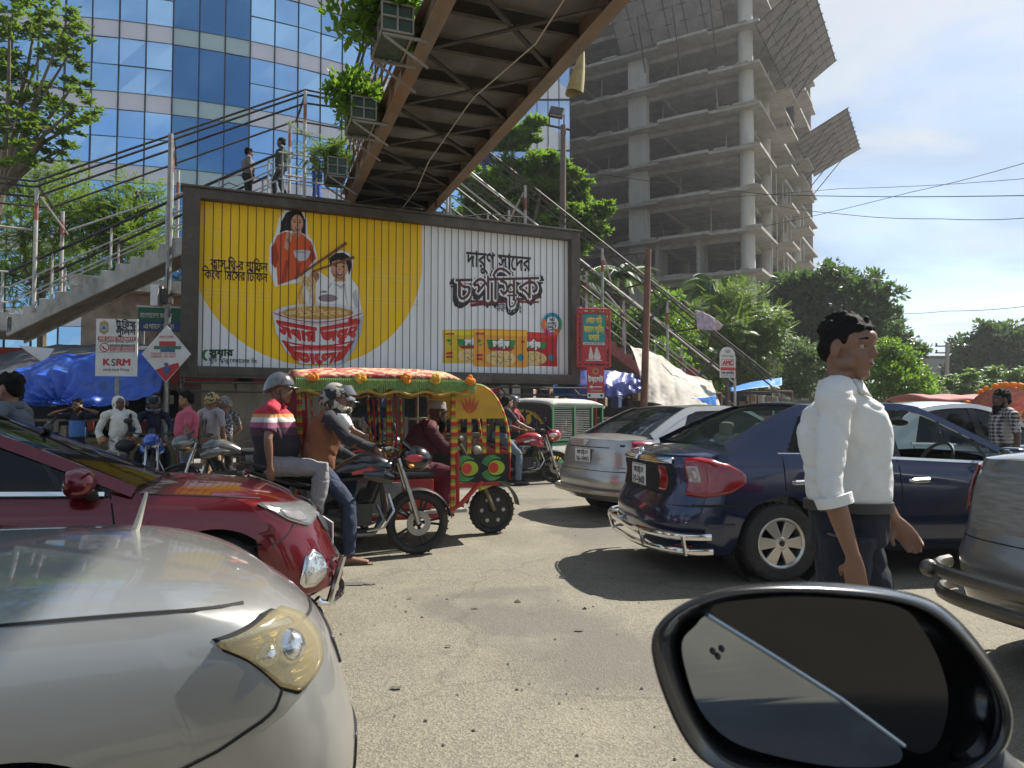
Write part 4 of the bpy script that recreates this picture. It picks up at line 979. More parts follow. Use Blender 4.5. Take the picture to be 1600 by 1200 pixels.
flat('phone_ring', sg_red, b, circ(-W*.58, zc+H*.0, W*.24), -.003); flat('phone_ring_field', sg_white, b, circ(-W*.58, zc+H*.0, W*.19), -.005); flat('handset', sg_red, b, [(-W*.70, zc+H*.05), (-W*.64, zc+H*.06), (-W*.58, zc-H*.02), (-W*.47, zc-H*.05), (-W*.48, zc-H*.09), (-W*.60, zc-H*.08), (-W*.69, zc-H*.0)], -.007)
flat('hotline_strip', sg_ink, b, rect(-W*.32, zc+H*.04, W*.88, zc+H*.11), -.003); swords('lettering', 'CENTRAL HOTLINE', sg_white, b, W*.28, zc+H*.052, W*1.1, H*.07, -.006)
flat('number_strip', sg_red, b, rect(-W*.32, zc-H*.14, W*.88, zc+H*.03), -.0032); swords('lettering', '01320-222222', sg_white, b, W*.28, zc-H*.04, W*1.1, H*.08, -.006, .02); swords('lettering', '01887-878787', sg_white, b, W*.28, zc-H*.125, W*1.1, H*.08, -.006, .02)
flat('rule', sg_ink, b, rect(-W*.88, zc-H*.18, W*.88, zc-H*.172), -.003)
swords('lettering', 'K', sg_red, b, -W*.48, zc-H*.62, W*.34, H*.32, -.004, .05); swords('lettering', 'S', sg_ink, b, -W*.14, zc-H*.64, W*.2, H*.34, -.004, .01); swords('lettering', 'RM', sg_red, b, W*.32, zc-H*.62, W*.68, H*.32, -.004, .05)
swords('lettering', 'েপােড় েথেক িশখের', sg_ink, b, 0, zc-H*.83, W*1.25, H*.13, -.004)
p = MB(); p.cyl((0, .05, 0), (0, .05, zc + H * .8), .035, 10); p.build('pole', grey_pole, t)
# diamond board half behind the billboard
D = 13.6; o = at(258, D); t = empty('sign_board', 'diamond shaped white board with red figure, tucked behind the billboard edge', 'sign', loc=o, rz=R(4)); s = D / FX; zc = P(258, 553, D).z; h = 45 * s
b = flat('board', sg_white, t, [(0, zc + h), (-h * .83, zc), (0, zc - h), (h * .83, zc)], 0, .02)
flat('red_corner', sg_red, b, [(-h*.36, zc - h*.56), (h*.0, zc - h*.42), (h*.42, zc-h*.30), (h*.45, zc - h*.45), (0, zc - h*.97)], -.003); flat('figure', sg_blue, b, [(-.02, zc-h*.7), (-.06, zc-h*.5), (-.01, zc-h*.42), (-.05, zc-h*.34), (.02, zc-h*.3), (.05, zc-h*.36), (.03, zc-h*.44), (.09, zc-h*.52), (.05, zc-h*.7)], -.006)
flat('green_strip', sg_green, b, rect(-h*.42, zc + h*.16, h*.5, zc + h*.28), -.003); flat('red_strip', sg_red, b, rect(-h*.24, zc + h*.281, h*.32, zc + h*.44), -.003); flat('blue_strip', sg_blue, b, rect(-h*.2, zc + h*.06, h*.3, zc + h*.159), -.003)
for z in (.55, -.04, -.14): swords('lettering', 'সড়েক শৃংখলা', sg_red, b, -h*.1 if z < 0 else 0, zc + h * z, h * (.85 if z < 0 else .5), h * .12, -.004)
p = MB(); p.cyl((0, .04, 0), (0, .04, zc), .035, 10); p.build('pole', grey_pole, t)
# red framed notice stand right of the billboard
D = 17.6; t = empty('notice_stand', 'red lattice framed notice with teal panel of yellow lettering beside the billboard', 'sign', loc=at(928, D), rz=R(10)); s = D / FX; zc = P(928, 527, D).z
fr = MB()
for x in (-26 * s, -19 * s, 19 * s, 26 * s): fr.cyl((x, 0, zc - 46 * s), (x, 0, zc + 44 * s), .028, 8)
for z in (44 * s, 38 * s, -40 * s, -46 * s): fr.cyl((-26 * s, 0, zc + z), (26 * s, 0, zc + z), .028, 8)
for k in range(12):
    z0 = zc - 44 * s + k * 7.2 * s
    for sx in (-1, 1): fr.cyl((sx * 19 * s, 0, z0), (sx * 26 * s, 0, z0 + 5 * s), .014, 5)
fr.build('frame', sg_red, t)
b = flat('panel', sg_teal, t, rect(-18 * s, zc - 8 * s, 18 * s, zc + 36 * s), -.03, .03)
for txt, z in (('এখােন গািড়', 22), ('থামােল দণ{ড}নীয়', 8), ('অপরাধ', -5)): swords('lettering', txt, sg_yel, b, 0, zc + z * s, (26 if z != 8 else 32) * s if z > 0 else 17 * s, 13 * s, -.034, .035)
flat('strip', sg_white, b, rect(-17.5 * s, zc - 12 * s, 17.5 * s, zc - 8.2 * s), -.032, .01); swords('lettering', 'ঢাকা েমট{র}োপিলটন পুিলশ', sg_ink, b, 0, zc - 11.5 * s, 30 * s, 3.4 * s, -.036)
r = flat('red_panel', sg_red, t, rect(-18 * s, zc - 40 * s, 18 * s, zc - 12.2 * s), -.03, .02)
for x, w_ in ((-5, 3.2), (5, 4.5)):
    mb = MB(); mb.shape([(a * s, -.034, zc + q * s) for a, q in ((x - w_, -35), (x - w_ * 1.2, -30), (x - w_ * .4, -16), (x, -15), (x + w_ * .2, -17), (x + w_ * 1.3, -30), (x + w_, -35))]); mb.build('tower_mark', sg_white, r, smooth=0)
flat('ground_mark', sg_white, r, rect(-13 * s, zc - 37 * s, 13 * s, zc - 35.5 * s), -.035)
p = MB(); p.cyl((0, .08, 0), (0, .08, zc - 40 * s), .06, 10); p.build('pole', sg_red, t)
# toilet direction sign in front of it
D = 16.8; t = empty('sign_board', 'dark red toilet sign with a white arrow pointing left', 'sign', loc=at(931, D), rz=R(8)); s = D / FX; zc = P(931, 597, D).z
b = flat('board', sg_red, t, rect(-13.5 * s, zc - 17 * s, 13.5 * s, zc + 25 * s), 0, .03); flat('foot_strip', sg_white, b, rect(-13.5 * s, zc - 25 * s, 13.5 * s, zc - 17.1 * s), 0, .03)
flat('crest', sg_gold, b, circ(0, zc + 17 * s, 5 * s), -.003); flat('crest_field', sg_red, b, circ(0, zc + 17 * s, 3.2 * s), -.005)
swords('lettering', 'টয়েলট', sg_white, b, 0, zc + .5 * s, 24 * s, 11 * s, -.004, .045)
flat('arrow', sg_white, b, [(-11 * s, zc - 7.5 * s), (-5 * s, zc - 4 * s), (-5.6 * s, zc - 6.7 * s), (10 * s, zc - 6.7 * s), (10 * s, zc - 8.3 * s), (-5.6 * s, zc - 8.3 * s), (-5 * s, zc - 11 * s)], -.004); swords('lettering', 'পাবিলক টয়েলট', sg_white, b, 0, zc - 15 * s, 20 * s, 3 * s, -.004)
for x in (-10, 9): flat('foot_mark', sg_ink, b, circ(x * s, zc - 21 * s, 2 * s, 8), -.004)
p = MB(); p.cyl((0, .05, 0), (0, .05, zc), .04, 8); p.build('pole', sg_red, t)
# round topped clinic board
D = 21; t = empty('sign_board', 'round topped white clinic board with red letters among the stall roofs', 'sign', loc=at(1138, D), rz=R(14)); s = D / FX; zc = P(1138, 566, D).z
b = flat('board', sg_white, t, [(-13 * s, zc - 24 * s), (13 * s, zc - 24 * s)] + [(13 * s * math.cos(a), zc + 11 * s + 13 * s * math.sin(a)) for a in [math.pi * k / 12 for k in range(13)]], 0, .04)
flat('red_border', sg_red, b, rect(-10.5 * s, zc - 6 * s, 10.5 * s, zc + 5 * s), -.003); flat('letter_field', sg_white, b, rect(-9.7 * s, zc - 5.2 * s, 9.7 * s, zc + 4.2 * s), -.005); swords('lettering', 'AMC', sg_red, b, 0, zc - 4 * s, 17 * s, 9.5 * s, -.007, .08)
swords('lettering', 'আম', sg_ink, b, 0, zc + 14 * s, 9 * s, 7 * s, -.004); swords('lettering', 'েমিডেকল েসন{ট}ার', sg_ink, b, 0, zc + 8 * s, 20 * s, 4.5 * s, -.004)
flat('red_strip', sg_red, b, rect(-12.5 * s, zc - 13 * s, 12.5 * s, zc - 8 * s), -.003); swords('lettering', 'ঢাকা ফুলবািড়য়া', sg_ink, b, 0, zc - 19 * s, 22 * s, 6 * s, -.004, .03); swords('lettering', '01711-533245', sg_blue, b, 0, zc - 23 * s, 22 * s, 4 * s, -.004)
p = MB(); p.cyl((0, .06, 0), (0, .06, zc), .06, 8); p.build('pole', dark_steel, t)
# ---- wall along the back of the footpath, its red top band, and the green signboard above it
wl = empty('boundary_wall', 'long grimy boundary wall with a red painted top behind the stalls', 'wall', loc=BO, rz=BR)
wm_ = mm('grimy wall', (.13, .12, .105), .9, var=.3, scale=2, dirt=(.06, .055, .05), dscale=1.5); wr = mm('red wall paint', (.27, .025, .022), .7, var=.2, dirt=(.2, .05, .04))
m = MB(); m.span((-14, 5.0, 0), (17, 5.25, 2.1)); m.build('wall', wm_, wl, smooth=0); m = MB(); m.span((-14, 4.98, 2.101), (17, 5.27, 2.95)); m.build('painted_top', wr, wl, smooth=0)
D = 18.6; t = empty('signboard', 'dark green and blue shop signboard with white lettering under the stairs', 'sign', loc=at(252, D), rz=R(14)); s = D / FX; zc = P(252, 500, D).z
b = flat('board', sg_green, t, rect(-36 * s, zc - 2 * s, 34 * s, zc + 19 * s), 0, .06); flat('blue_board', sg_blue, t, rect(-36 * s, zc - 18 * s, 34 * s, zc - 2.1 * s), 0, .06)
swords('lettering', 'বাংলােদশ ফায়ার', sg_white, b, -10 * s, zc + 3 * s, 46 * s, 11 * s, -.004, .02); swords('lettering', 'এখােন কাচ', sg_white, b, -6 * s, zc - 14 * s, 44 * s, 11 * s, -.004, .03)
f = MB(); f.span((-38 * s, -.02, zc + 19.1 * s), (36 * s, .09, zc + 22 * s)); f.build('frame', sg_white, t, smooth=0); p = MB()
for x in (-30, 28): p.cyl((x * s, .1, 0), (x * s, .1, zc), .05, 8)
p.build('pole', grey_pole, t)
sh = empty('shop_front', 'beige concrete shop front with projecting sunshade under the stair flight', 'building', loc=BO, rz=BR)
m = MB(); m.span((-2.6, 6.2, 0), (3.5, 9, 4.6)); m.build('wall', mm('beige plaster', (.42, .36, .28), .85, dirt=(.2, .17, .13)), sh, smooth=0)
m = MB(); m.span((-2.8, 5.5, 4.61), (3.7, 9, 4.95)); m.build('sunshade', stair_con, sh, smooth=0)
# ---- lone white panel hanging under the stair landing
t = empty('signboard', 'small tilted white panel with a red edge hanging below the stair landing', 'sign', loc=P(58, 552, 14.2), rz=R(12)); flat('panel', sg_white, t, [(-.33, .15), (.31, .10), (.12, -.20)], 0, .02); flat('red_edge', sg_red, t, [(-.36, .17), (-.33, .15), (.12, -.20), (.09, -.2)], -.004, .01)
# ---- poles
def pole(label, px, d, ztop, r, m, tilt=(0, 0), extra=None, name='lamp_post', cat='pole', zb=0):
    t = empty(name, label, cat, loc=at(px, d) + Vector((0, 0, zb)))
    b = MB(); b.tube([(0, 0, 0), (tilt[0], tilt[1], ztop - zb)], [r * 1.15, r * .85], 10); b.build('shaft', m, t)
    if extra: extra(t, ztop - zb)
    return t
def box_pole(t, h):
    m = MB(); m.span((-.28, -.20, h * .49), (-.12, .05, h * .49 + .45)); m.build('meter_box', sg_white, t, smooth=0, bevel=.01); m = MB(); m.span((-.11, -.12, h * .5), (.06, .12, h * .5 + .3)); m.build('junction_box', dark_steel, t, smooth=0)
    w_ = MB(); w_.tube([(-.1, 0, h * .45), (-.35, 0, h * .36), (-.05, 0, h * .28), (.02, -.06, .6 * h)], .012, 5); w_.tube([(.05, 0, h * .4), (.2, 0, h * .37), (.14, 0, h * .33)], .03, 5); w_.build('loose_cable', black_rail, t)
pole('grey post with a white meter box beside the left edge of the billboard', 259, 15.2, 7.4, .06, grey_pole, extra=box_pole, name='utility_post')
def flood(t, h):
    m = MB(); m.beam((-.45, 0, h + .02), (.5, 0, h - .18), .05, .05); m.build('cross_arm', dark_steel, t, smooth=0)
    m = MB(); m.box((-.12, -.1, h + .34), (.42, .16, .34), rot=Matrix.Rotation(R(-28), 3, 'X') @ Matrix.Rotation(R(15), 3, 'Y')); q = m.build('floodlight', black_rail, t, smooth=0, bevel=.02)
    m = MB(); m.box((-.12, -.175, h + .30), (.34, .02, .26), rot=Matrix.Rotation(R(-28), 3, 'X') @ Matrix.Rotation(R(15), 3, 'Y')); m.build('lens', mm('flood lens', (.3, .3, .28), .2), q, smooth=0)
    m = MB(); m.tube([(-.33, 0, h), (-.33, -.05, h + .35)], .02, 6); m.tube([(.1, 0, h - .05), (.1, -.05, h + .3)], .02, 6); m.build('bracket', black_rail, t)
    m = MB(); m.span((-.42, -.22, h - 3.6), (-.02, .2, h - 3.05)); m.build('speaker_box', dark_steel, t, smooth=0, bevel=.02); m = MB(); m.span((-.16, -.14, h - 4.3), (.16, .14, h - 3.61)); m.build('junction_box', black_rail, t, smooth=0)
    m = MB(); m.lathe([(.03, 0), (.09, .1), (.17, .28), (.16, .29), (.02, .12)], c=(.15, -.05, h - 3.35), ax=(.7, -.6, -.2), n=16); m.build('horn_lamp', mm('grey lamp', (.4, .4, .38), .4), t)
pole('old street pole carrying a floodlight and loudspeakers in front of the broad leaved tree', 877, 20.5, P(880, 196, 20.5).z, .10, mm('brown pole', (.12, .10, .085), .8, dirt=(.2, .1, .05)), tilt=(.08, 0), extra=flood)
pole('bare rusty steel pole standing between the notice and the white tarpaulin', 1003, 18.6, P(1011, 388, 18.6).z, .095, mm('rust pole', (.16, .09, .06), .85, var=.4, scale=3, dirt=(.3, .07, .04), dscale=1.2), tilt=(.22, .1), name='steel_pole')
def cone_pole(t, h):
    m = MB(); m.tube([(-.22, 0, h - 1.6), (-.2, -.3, h - 1.4), (-.5, -.3, h - 1.4)], .03, 5); m.build('bracket', black_rail, t)
def upole(t, h):
    m = MB()
    for z in (.2, .75): m.beam((-.7, 0, h - z), (.7, 0, h - z), .1, .1)
    m.build('cross_arm', dark_steel, t, smooth=0); m = MB()
    for z in (.2, .75):
        for x in (-.6, .6): m.cyl((x, 0, h - z), (x, 0, h - z + .25), .07, 8)
    m.build('insulators', black_rail, t)
pole('distant leaning utility pole between the bushes at the right', 1477, 58, P(1483, 537, 58).z, .17, mm('pole concrete', (.3, .27, .24), .85), tilt=(.3, 0), extra=upole, name='utility_pole')
t = empty('house', 'low grey concrete house far behind the utility pole', 'building', loc=at(1468, 75)); m = MB(); m.span((-1.2, 0, 0), (4.5, 6, P(1468, 560, 75).z)); m.build('wall', mm('grey render', (.38, .36, .35), .8), t, smooth=0); m = MB(); m.span((-1.3, -.1, P(1468, 560, 75).z + .001), (4.6, 6.1, P(1468, 559, 75).z + .2)); m.build('roof', dark_con, t, smooth=0); m = MB(); m.span((0, -.03, 4), (1.3, -.002, 5.2)); m.build('window', black_rail, t, smooth=0)
t = empty('house', 'brick red building half hidden by the round tree at the right edge', 'building', loc=at(1610, 70)); m = MB(); m.span((-1.4, 0, 0), (6, 8, P(1600, 538, 70).z)); m.build('wall', mm('brick render', (.30, .12, .07), .85), t, smooth=0); m = MB(); m.span((-1.5, -.1, P(1600, 538, 70).z + .001), (6.1, 8.1, P(1600, 535, 70).z)); m.build('roof', dark_con, t, smooth=0)
# ---- overhead wires against the sky
for lab, pts, r in (('upper overhead wire sloping up to the right edge of the sky', [(1180, 356, 60), (1420, 301, 50), (1640, 243, 40)], .022), ('thin overhead wire level across the sky below the safety fans', [(1040, 312, 62), (1310, 295, 50), (1640, 276, 40)], .018), ('thick level overhead wire crossing right of the tower', [(870, 262, 60), (1200, 304, 50), (1640, 305, 36)], .026), ('sagging overhead wire with a joint below the thick wire', [(1200, 318, 60), (1310, 334, 52), (1470, 342, 44), (1640, 338, 38)], .022), ('lowest overhead wire running to the distant utility pole', [(1380, 489, 60), (1480, 486, 50), (1640, 474, 38)], .02)):
    q = [P(*k) for k in pts]; pp = []
    for a, b in zip(q, q[1:]): pp += [a.lerp(b, k / 8) - Vector((0, 0, .12 * math.sin(math.pi * k / 8))) for k in range(8)]
    m = MB(); m.tube(pp + [q[-1]], r, 5); tag(m.build('overhead_wire', black_rail), lab, 'wire', 'overhead wires')
for lab, pts in (('paired guy wires running down right from the street pole', [(886, 270, 20.6), (960, 400, 24), (1160, 560, 30)]), ('dark cable hanging from the footbridge beside the broad leaved tree', [(795, 0, 10), (793, 200, 16.5), (800, 250, 17), (808, 300, 17.2), (822, 325, 17.4)])):
    q = [P(*k) for k in pts]; m = MB(); m.tube(q, .014, 5)
    if 'paired' in lab: m.tube([x + Vector((.12, 0, .02)) for x in q], .014, 5)
    tag(m.build('cable', black_rail), lab, 'cable')
# conical lamp shade hung on the bridge side
t = empty('lamp', 'torn yellowed conical lamp cover hanging from the right bridge beam', 'lamp', loc=P(899, 112, 11.5)); m = MB()
rs = random.Random(4); m.grid(lambda u, v: Vector((.13, 0, .36)).lerp(Vector((-.02, 0, -.36)), v) + Vector((math.cos(u * 6.283), math.sin(u * 6.283), .12 * math.sin(u * 12.6))) * (.02 + .20 * v * (1 - .35 * v)), 18, 8, closeu=True); m.build('cover', mm('yellowed plastic', (.38, .32, .12), .6, dirt=(.12, .09, .04), dscale=6), t)
m = MB(); m.tube([(.13, 0, .36), (.22, .05, .5), (-.3, .1, .55)], .02, 5); m.build('bracket', black_rail, t)
# ---- tarpaulins: sheets draped through measured points
def drape(label, rows, m, seed, name='tarpaulin', amp=.05, folds=9, nu=40, nv=26, gather=None, group='stall tarpaulins', cat='tarpaulin'):
    g = [[P(*q) for q in r] for r in rows]
    def cr(pts, t):
        n = len(pts) - 1; x = t * n; i = min(int(x), n - 1); f = x - i
        p0, p1, p2, p3 = pts[max(i - 1, 0)], pts[i], pts[i + 1], pts[min(i + 2, n)]
        return .5 * ((2 * p1) + (p2 - p0) * f + (2 * p0 - 5 * p1 + 4 * p2 - p3) * f * f + (3 * p1 - p0 - 3 * p2 + p3) * f ** 3)
    def fn(u, v):
        p = cr([cr(r, u) for r in g], v)
        n = amp * (noise.noise(Vector((u * folds, v * 1.8, seed))) + .5 * noise.noise(Vector((u * folds * 2.6 + v * 3, v * 4, seed + 9))) + .16 * noise.noise(Vector((u * 14 - v * 6, v * 16, seed + 5))))
        if gather:
            a = math.atan2(v - gather[1], (u - gather[0]) * 1.6); rr = math.hypot(v - gather[1], (u - gather[0]) * 1.6); n += amp * 1.3 * math.sin(a * 15) * math.exp(-rr * 2.2) * min(1, rr * 6)
        return p + Vector((0, -1, .35)) * n
    mb = MB(); mb.grid(fn, nu, nv); o = mb.build(name, m, None, smooth=60, fix=False); q = o.modifiers.new('thickness', 'SOLIDIFY'); q.thickness = .006
    return tag(o, label, cat, group)
blue_t = mat('blue tarpaulin', (.02, .085, .42), .42, var=.25, scale=3, bump=.25, bscale=30, dirt=(.05, .09, .22)); grey_t = mat('grey tarpaulin', (.075, .08, .09), .55, var=.3, scale=3, bump=.3, bscale=20); indigo_t = mat('indigo tarpaulin', (.055, .075, .27), .4, var=.3, scale=3, bump=.4, bscale=18); white_t = mat('dirty white tarpaulin', (.50, .47, .41), .85, var=.25, scale=3, bump=.25, bscale=16, spec=.2, dirt=(.30, .26, .2), dscale=2); blue_t2 = mat('bright blue sheet', (.03, .20, .60), .5, var=.2, scale=4)
drape('shiny blue tarpaulin gathered at its front edge behind the woman in white', [[(20, 582, 13.9), (90, 556, 14.3), (170, 552, 14.5), (262, 545, 14.8)], [(34, 606, 13.2), (90, 590, 13.4), (170, 590, 13.6), (256, 588, 14.0)], [(38, 633, 12.7), (95, 632, 12.7), (165, 634, 12.8), (248, 614, 13.4)]], blue_t, 3, amp=.11, gather=(.33, 1.0), nu=70, nv=44)
drape('grey tarpaulin sagging over the top of the blue one under the stairs', [[(-60, 570, 14.6), (40, 545, 14.9), (150, 538, 15.2), (268, 540, 15.4)], [(-60, 600, 14.0), (30, 584, 14.0), (120, 560, 14.4), (262, 552, 14.9)]], grey_t, 5, amp=.08)
drape('indigo tarpaulin hanging behind the toilet sign', [[(886, 585, 18.9), (930, 578, 18.6), (975, 582, 18.8), (1000, 588, 19)], [(884, 600, 18.2), (930, 600, 18.0), (970, 606, 18.1), (1002, 606, 18.4)], [(893, 626, 18.0), (935, 622, 17.8), (972, 618, 18.0), (1003, 612, 18.4)]], indigo_t, 7, amp=.09, folds=12)
drape('large dirty white tarpaulin sloping down behind the silver sedan', [[(984, 540, 19.6), (1030, 556, 20.2), (1075, 585, 20.8), (1112, 595, 21.4)], [(998, 580, 18.9), (1035, 595, 19.3), (1072, 602, 19.9), (1118, 612, 20.9)], [(1006, 626, 18.5), (1040, 634, 18.7), (1080, 640, 19.2), (1126, 638, 20.4)]], white_t, 11, amp=.085, folds=7, nu=60, nv=40)
drape('blue sheet under the edge of the white tarpaulin', [[(1080, 622, 19.6), (1105, 620, 20), (1118, 618, 20.4)], [(1082, 642, 19.5), (1105, 640, 19.9), (1120, 638, 20.3)]], blue_t2, 13, amp=.04, nu=16, nv=10)
drape('flat blue and white stall roof at the foot of the right stairs', [[(1140, 606, 25), (1180, 596, 26), (1222, 590, 27)], [(1142, 612, 24), (1185, 606, 24.6), (1222, 602, 25.2)]], blue_t2, 17, amp=.05, nu=20, nv=10)
drape('white sheet on the roof slope behind the blue sedan', [[(1205, 600, 30), (1235, 612, 30), (1262, 626, 30)], [(1210, 612, 29), (1238, 622, 29), (1262, 634, 29)]], white_t, 19, amp=.04, nu=16, nv=10)
drape('bright blue corner of tarpaulin below the right end of the billboard', [[(862, 600, 18.6), (890, 592, 18.6), (912, 590, 18.8)], [(866, 618, 18.2), (890, 618, 18.0), (915, 622, 18.1)]], blue_t2, 23, amp=.08, nu=20, nv=12)
# banner cloth hung over the right stair rail
drape('pale printed cloth hung over the right stair rail', [[(1086, 484, 20.6), (1108, 492, 20.8), (1130, 508, 21.1)], [(1090, 515, 20.6), (1110, 516, 20.8), (1124, 516, 21.1)]], mat('printed cloth', (.42, .33, .36), .8, var=.5, scale=9, dirt=(.16, .2, .34), dscale=5), 29, name='cloth', amp=.05, folds=6, nu=20, nv=10, cat='cloth', group=None)
# ---- stalls beneath: table, frame and goods
goods = [mm('goods %d' % i, c, .6, var=.3, scale=12) for i, c in enumerate(((.30, .05, .04), (.35, .28, .2), (.05, .09, .2), (.45, .42, .38), (.22, .17, .1), (.03, .03, .035)))]
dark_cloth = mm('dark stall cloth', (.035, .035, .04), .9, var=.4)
def stall(label, px, d, w_, seed, h=2.0):
    rs = random.Random(seed); t = empty('market_stall', label, 'stall', 'market stalls', loc=at(px, d) + Vector((0, 0, .14)), rz=BR)
    f = MB()
    for x in (-w_ / 2, w_ / 2):
        for y in (-.5, .6): f.cyl((x, y, 0), (x, y, h), .035, 6)
    for x in (-w_ / 2, w_ / 2): f.cyl((x, -.5, h), (x, .6, h), .03, 6)
    for y in (-.5, .6): f.cyl((-w_ / 2, y, h), (w_ / 2, y, h), .03, 6)
    f.build('frame', rust2, t)
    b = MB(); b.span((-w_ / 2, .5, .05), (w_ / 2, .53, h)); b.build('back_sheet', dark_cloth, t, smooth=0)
    c = MB(); c.span((-w_ / 2 + .05, -.45, .62), (w_ / 2 - .05, .45, .70)); c.span((-w_ / 2 + .06, -.44, .05), (w_ / 2 - .06, -.42, .62)); c.build('counter', goods[4], t, smooth=0)
    for k in range(5):
        g_ = MB()
        for q in range(7):
            x, z = rs.uniform(-w_ / 2 + .2, w_ / 2 - .2), rs.choice((.8, .82, .95, 1.5, 1.7)); g_.box((x, rs.uniform(-.3, .3), z), (rs.uniform(.12, .32), .2, rs.uniform(.16, .34)), rz=rs.random())
        g_.build('goods', goods[(k + seed) % 6], t, smooth=0, bevel=.02)['kind'] = 'stuff'
stall('dim stall full of hanging goods under the middle of the billboard', 560, 17.2, 2.6, 1); stall('dim stall with pale posters under the right half of the billboard', 720, 18.2, 2.6, 2); stall('dim stall under the right end of the billboard behind the green three wheeler', 850, 19.0, 2.4, 3); stall('stall under the indigo tarpaulin', 965, 19.8, 2.2, 4); stall('stall under the white tarpaulin', 1060, 21.5, 2.4, 5, 1.8); stall('stall in deep shade under the blue tarpaulin', 150, 14.9, 3.2, 6, 1.7); stall('open stall under the flat blue roof by the stair foot', 1190, 26.5, 2.0, 7)
for i, (px, py) in enumerate(((789, 612), (807, 612))):
    o = P(px, py, 17.6); m = MB(); m.span((-.11, 0, -.16), (.11, .012, .16)); q = tag(m.build('poster', sg_white, smooth=0), ['upper pale poster pinned under the billboard', 'white notice sheet with typed lines under the billboard'][i], 'poster'); q.location = o; q.rotation_euler = (0, 0, BR)
# plywood boards leaning behind the railing
m = MB(); m.span((.35, -.06, .5), (3.4, -.02, 2.0)); q = tag(m.build('hoarding', mat('stained plywood', (.20, .165, .115), .8, var=.3, scale=2, dirt=(.1, .08, .06), stretch=(1, 1, .3)), smooth=0, bevel=.004), 'stained brown boarding fixed under the left half of the billboard', 'hoarding'); q.location = BO; q.rotation_euler = (0, 0, BR)
# ---- footpath railing in two lengths
def railing(label, x0, x1, by, mat_, hs=(.35, .8, 1.22), bars=.14):
    t = empty('footpath_railing', label, 'railing', 'railings along the footpath', loc=BL((x0 + x1) / 2, by, .0), rz=BR); L = (x1 - x0) / 2
    r = MB()
    for h in hs: r.span((-L, -.03, h - .02), (L, .03, h + .025))
    r.build('rails', mat_, t, smooth=0)
    k = int((x1 - x0) / bars); b = MB()
    for i in range(k): b.cyl((-L + i * bars, 0, hs[0]), (-L + i * bars, 0, hs[1]), .012, 5)
    b.build('bars', mat_, t, fix=False)['kind'] = 'stuff'
    p = MB()
    for i in range(int((x1 - x0) / 2) + 1): p.span((-L + i * 2 - .04, -.04, 0), (-L + i * 2 + .04, .04, hs[-1] + .05))
    p.build('posts', mat_, t, smooth=0)['kind'] = 'stuff'
rl = mm('brown rail paint', (.13, .085, .06), .6, var=.3, dirt=(.07, .05, .04)); rl2 = mm('red and white rail', (.42, .22, .2), .6, var=.6, scale=1.5)
railing('brown footpath railing behind the people at the left', -6.5, 4.2, -.9, rl); railing('brown footpath railing behind the decorated rickshaw', 4.4, 8.4, -.9, rl); railing('red and white footpath railing behind the silver sedan', 8.6, 16, -.9, rl2)
# ================================================================ CARS
def paint_mat(name, col, metal=.35, rough=.28, flake=.06, dirt=None, damt=.3, coat=1.):
    return mat(name, col, rough, metal, var=flake, scale=2.2, coat=coat, dirt=dirt, dscale=1.4, damt=damt, bump=.012, bscale=260)
GL_DARK = glass_mat('dark car glass', (.35, .40, .38), .45); GL_CLEAR = glass_mat('car glass', (.66, .76, .72), .74, dark=(.02, .03, .03)); GL_LENS = glass_mat('lamp lens', (.9, .92, .92), .72, dark=(.3, .3, .3)); GL_YEL = glass_mat('yellowed lens', (.84, .79, .63), .66, rough=.2, dark=(.40, .36, .25))
chrome = mm('chrome', (.75, .75, .74), .1, 1., var=.04); rubber = mat('tyre rubber', (.028, .027, .025), .85, var=.3, scale=9, bump=.2, bscale=60, dirt=(.12, .105, .08), dscale=3, damt=.4); alloy = mm('alloy', (.58, .56, .52), .28, .8, var=.1); blackp = mm('black plastic', (.02, .02, .021), .5, var=.2); dk = mm('underbody black', (.008, .008, .008), .9); intr = mm('car interior', (.07, .068, .062), .8, var=.2); beige_i = mm('beige interior', (.34, .31, .26), .8); gap = mm('panel gap', (.006, .006, .006), .8)
lampred = mat('red lamp', (.25, .004, .008), .12, var=.25, scale=14, coat=1.); lampclr = mm('clear lamp', (.34, .29, .28), .12, .3, var=.3, scale=20, coat=1.); refl = mat('lamp reflector', (.72, .72, .70), .12, .9, var=.25, scale=16, bump=.3, bscale=26); amber = mm('amber lamp', (.65, .28, .03), .2, coat=1.)
plate_w = mm('number plate', (.72, .71, .68), .5, var=.08)
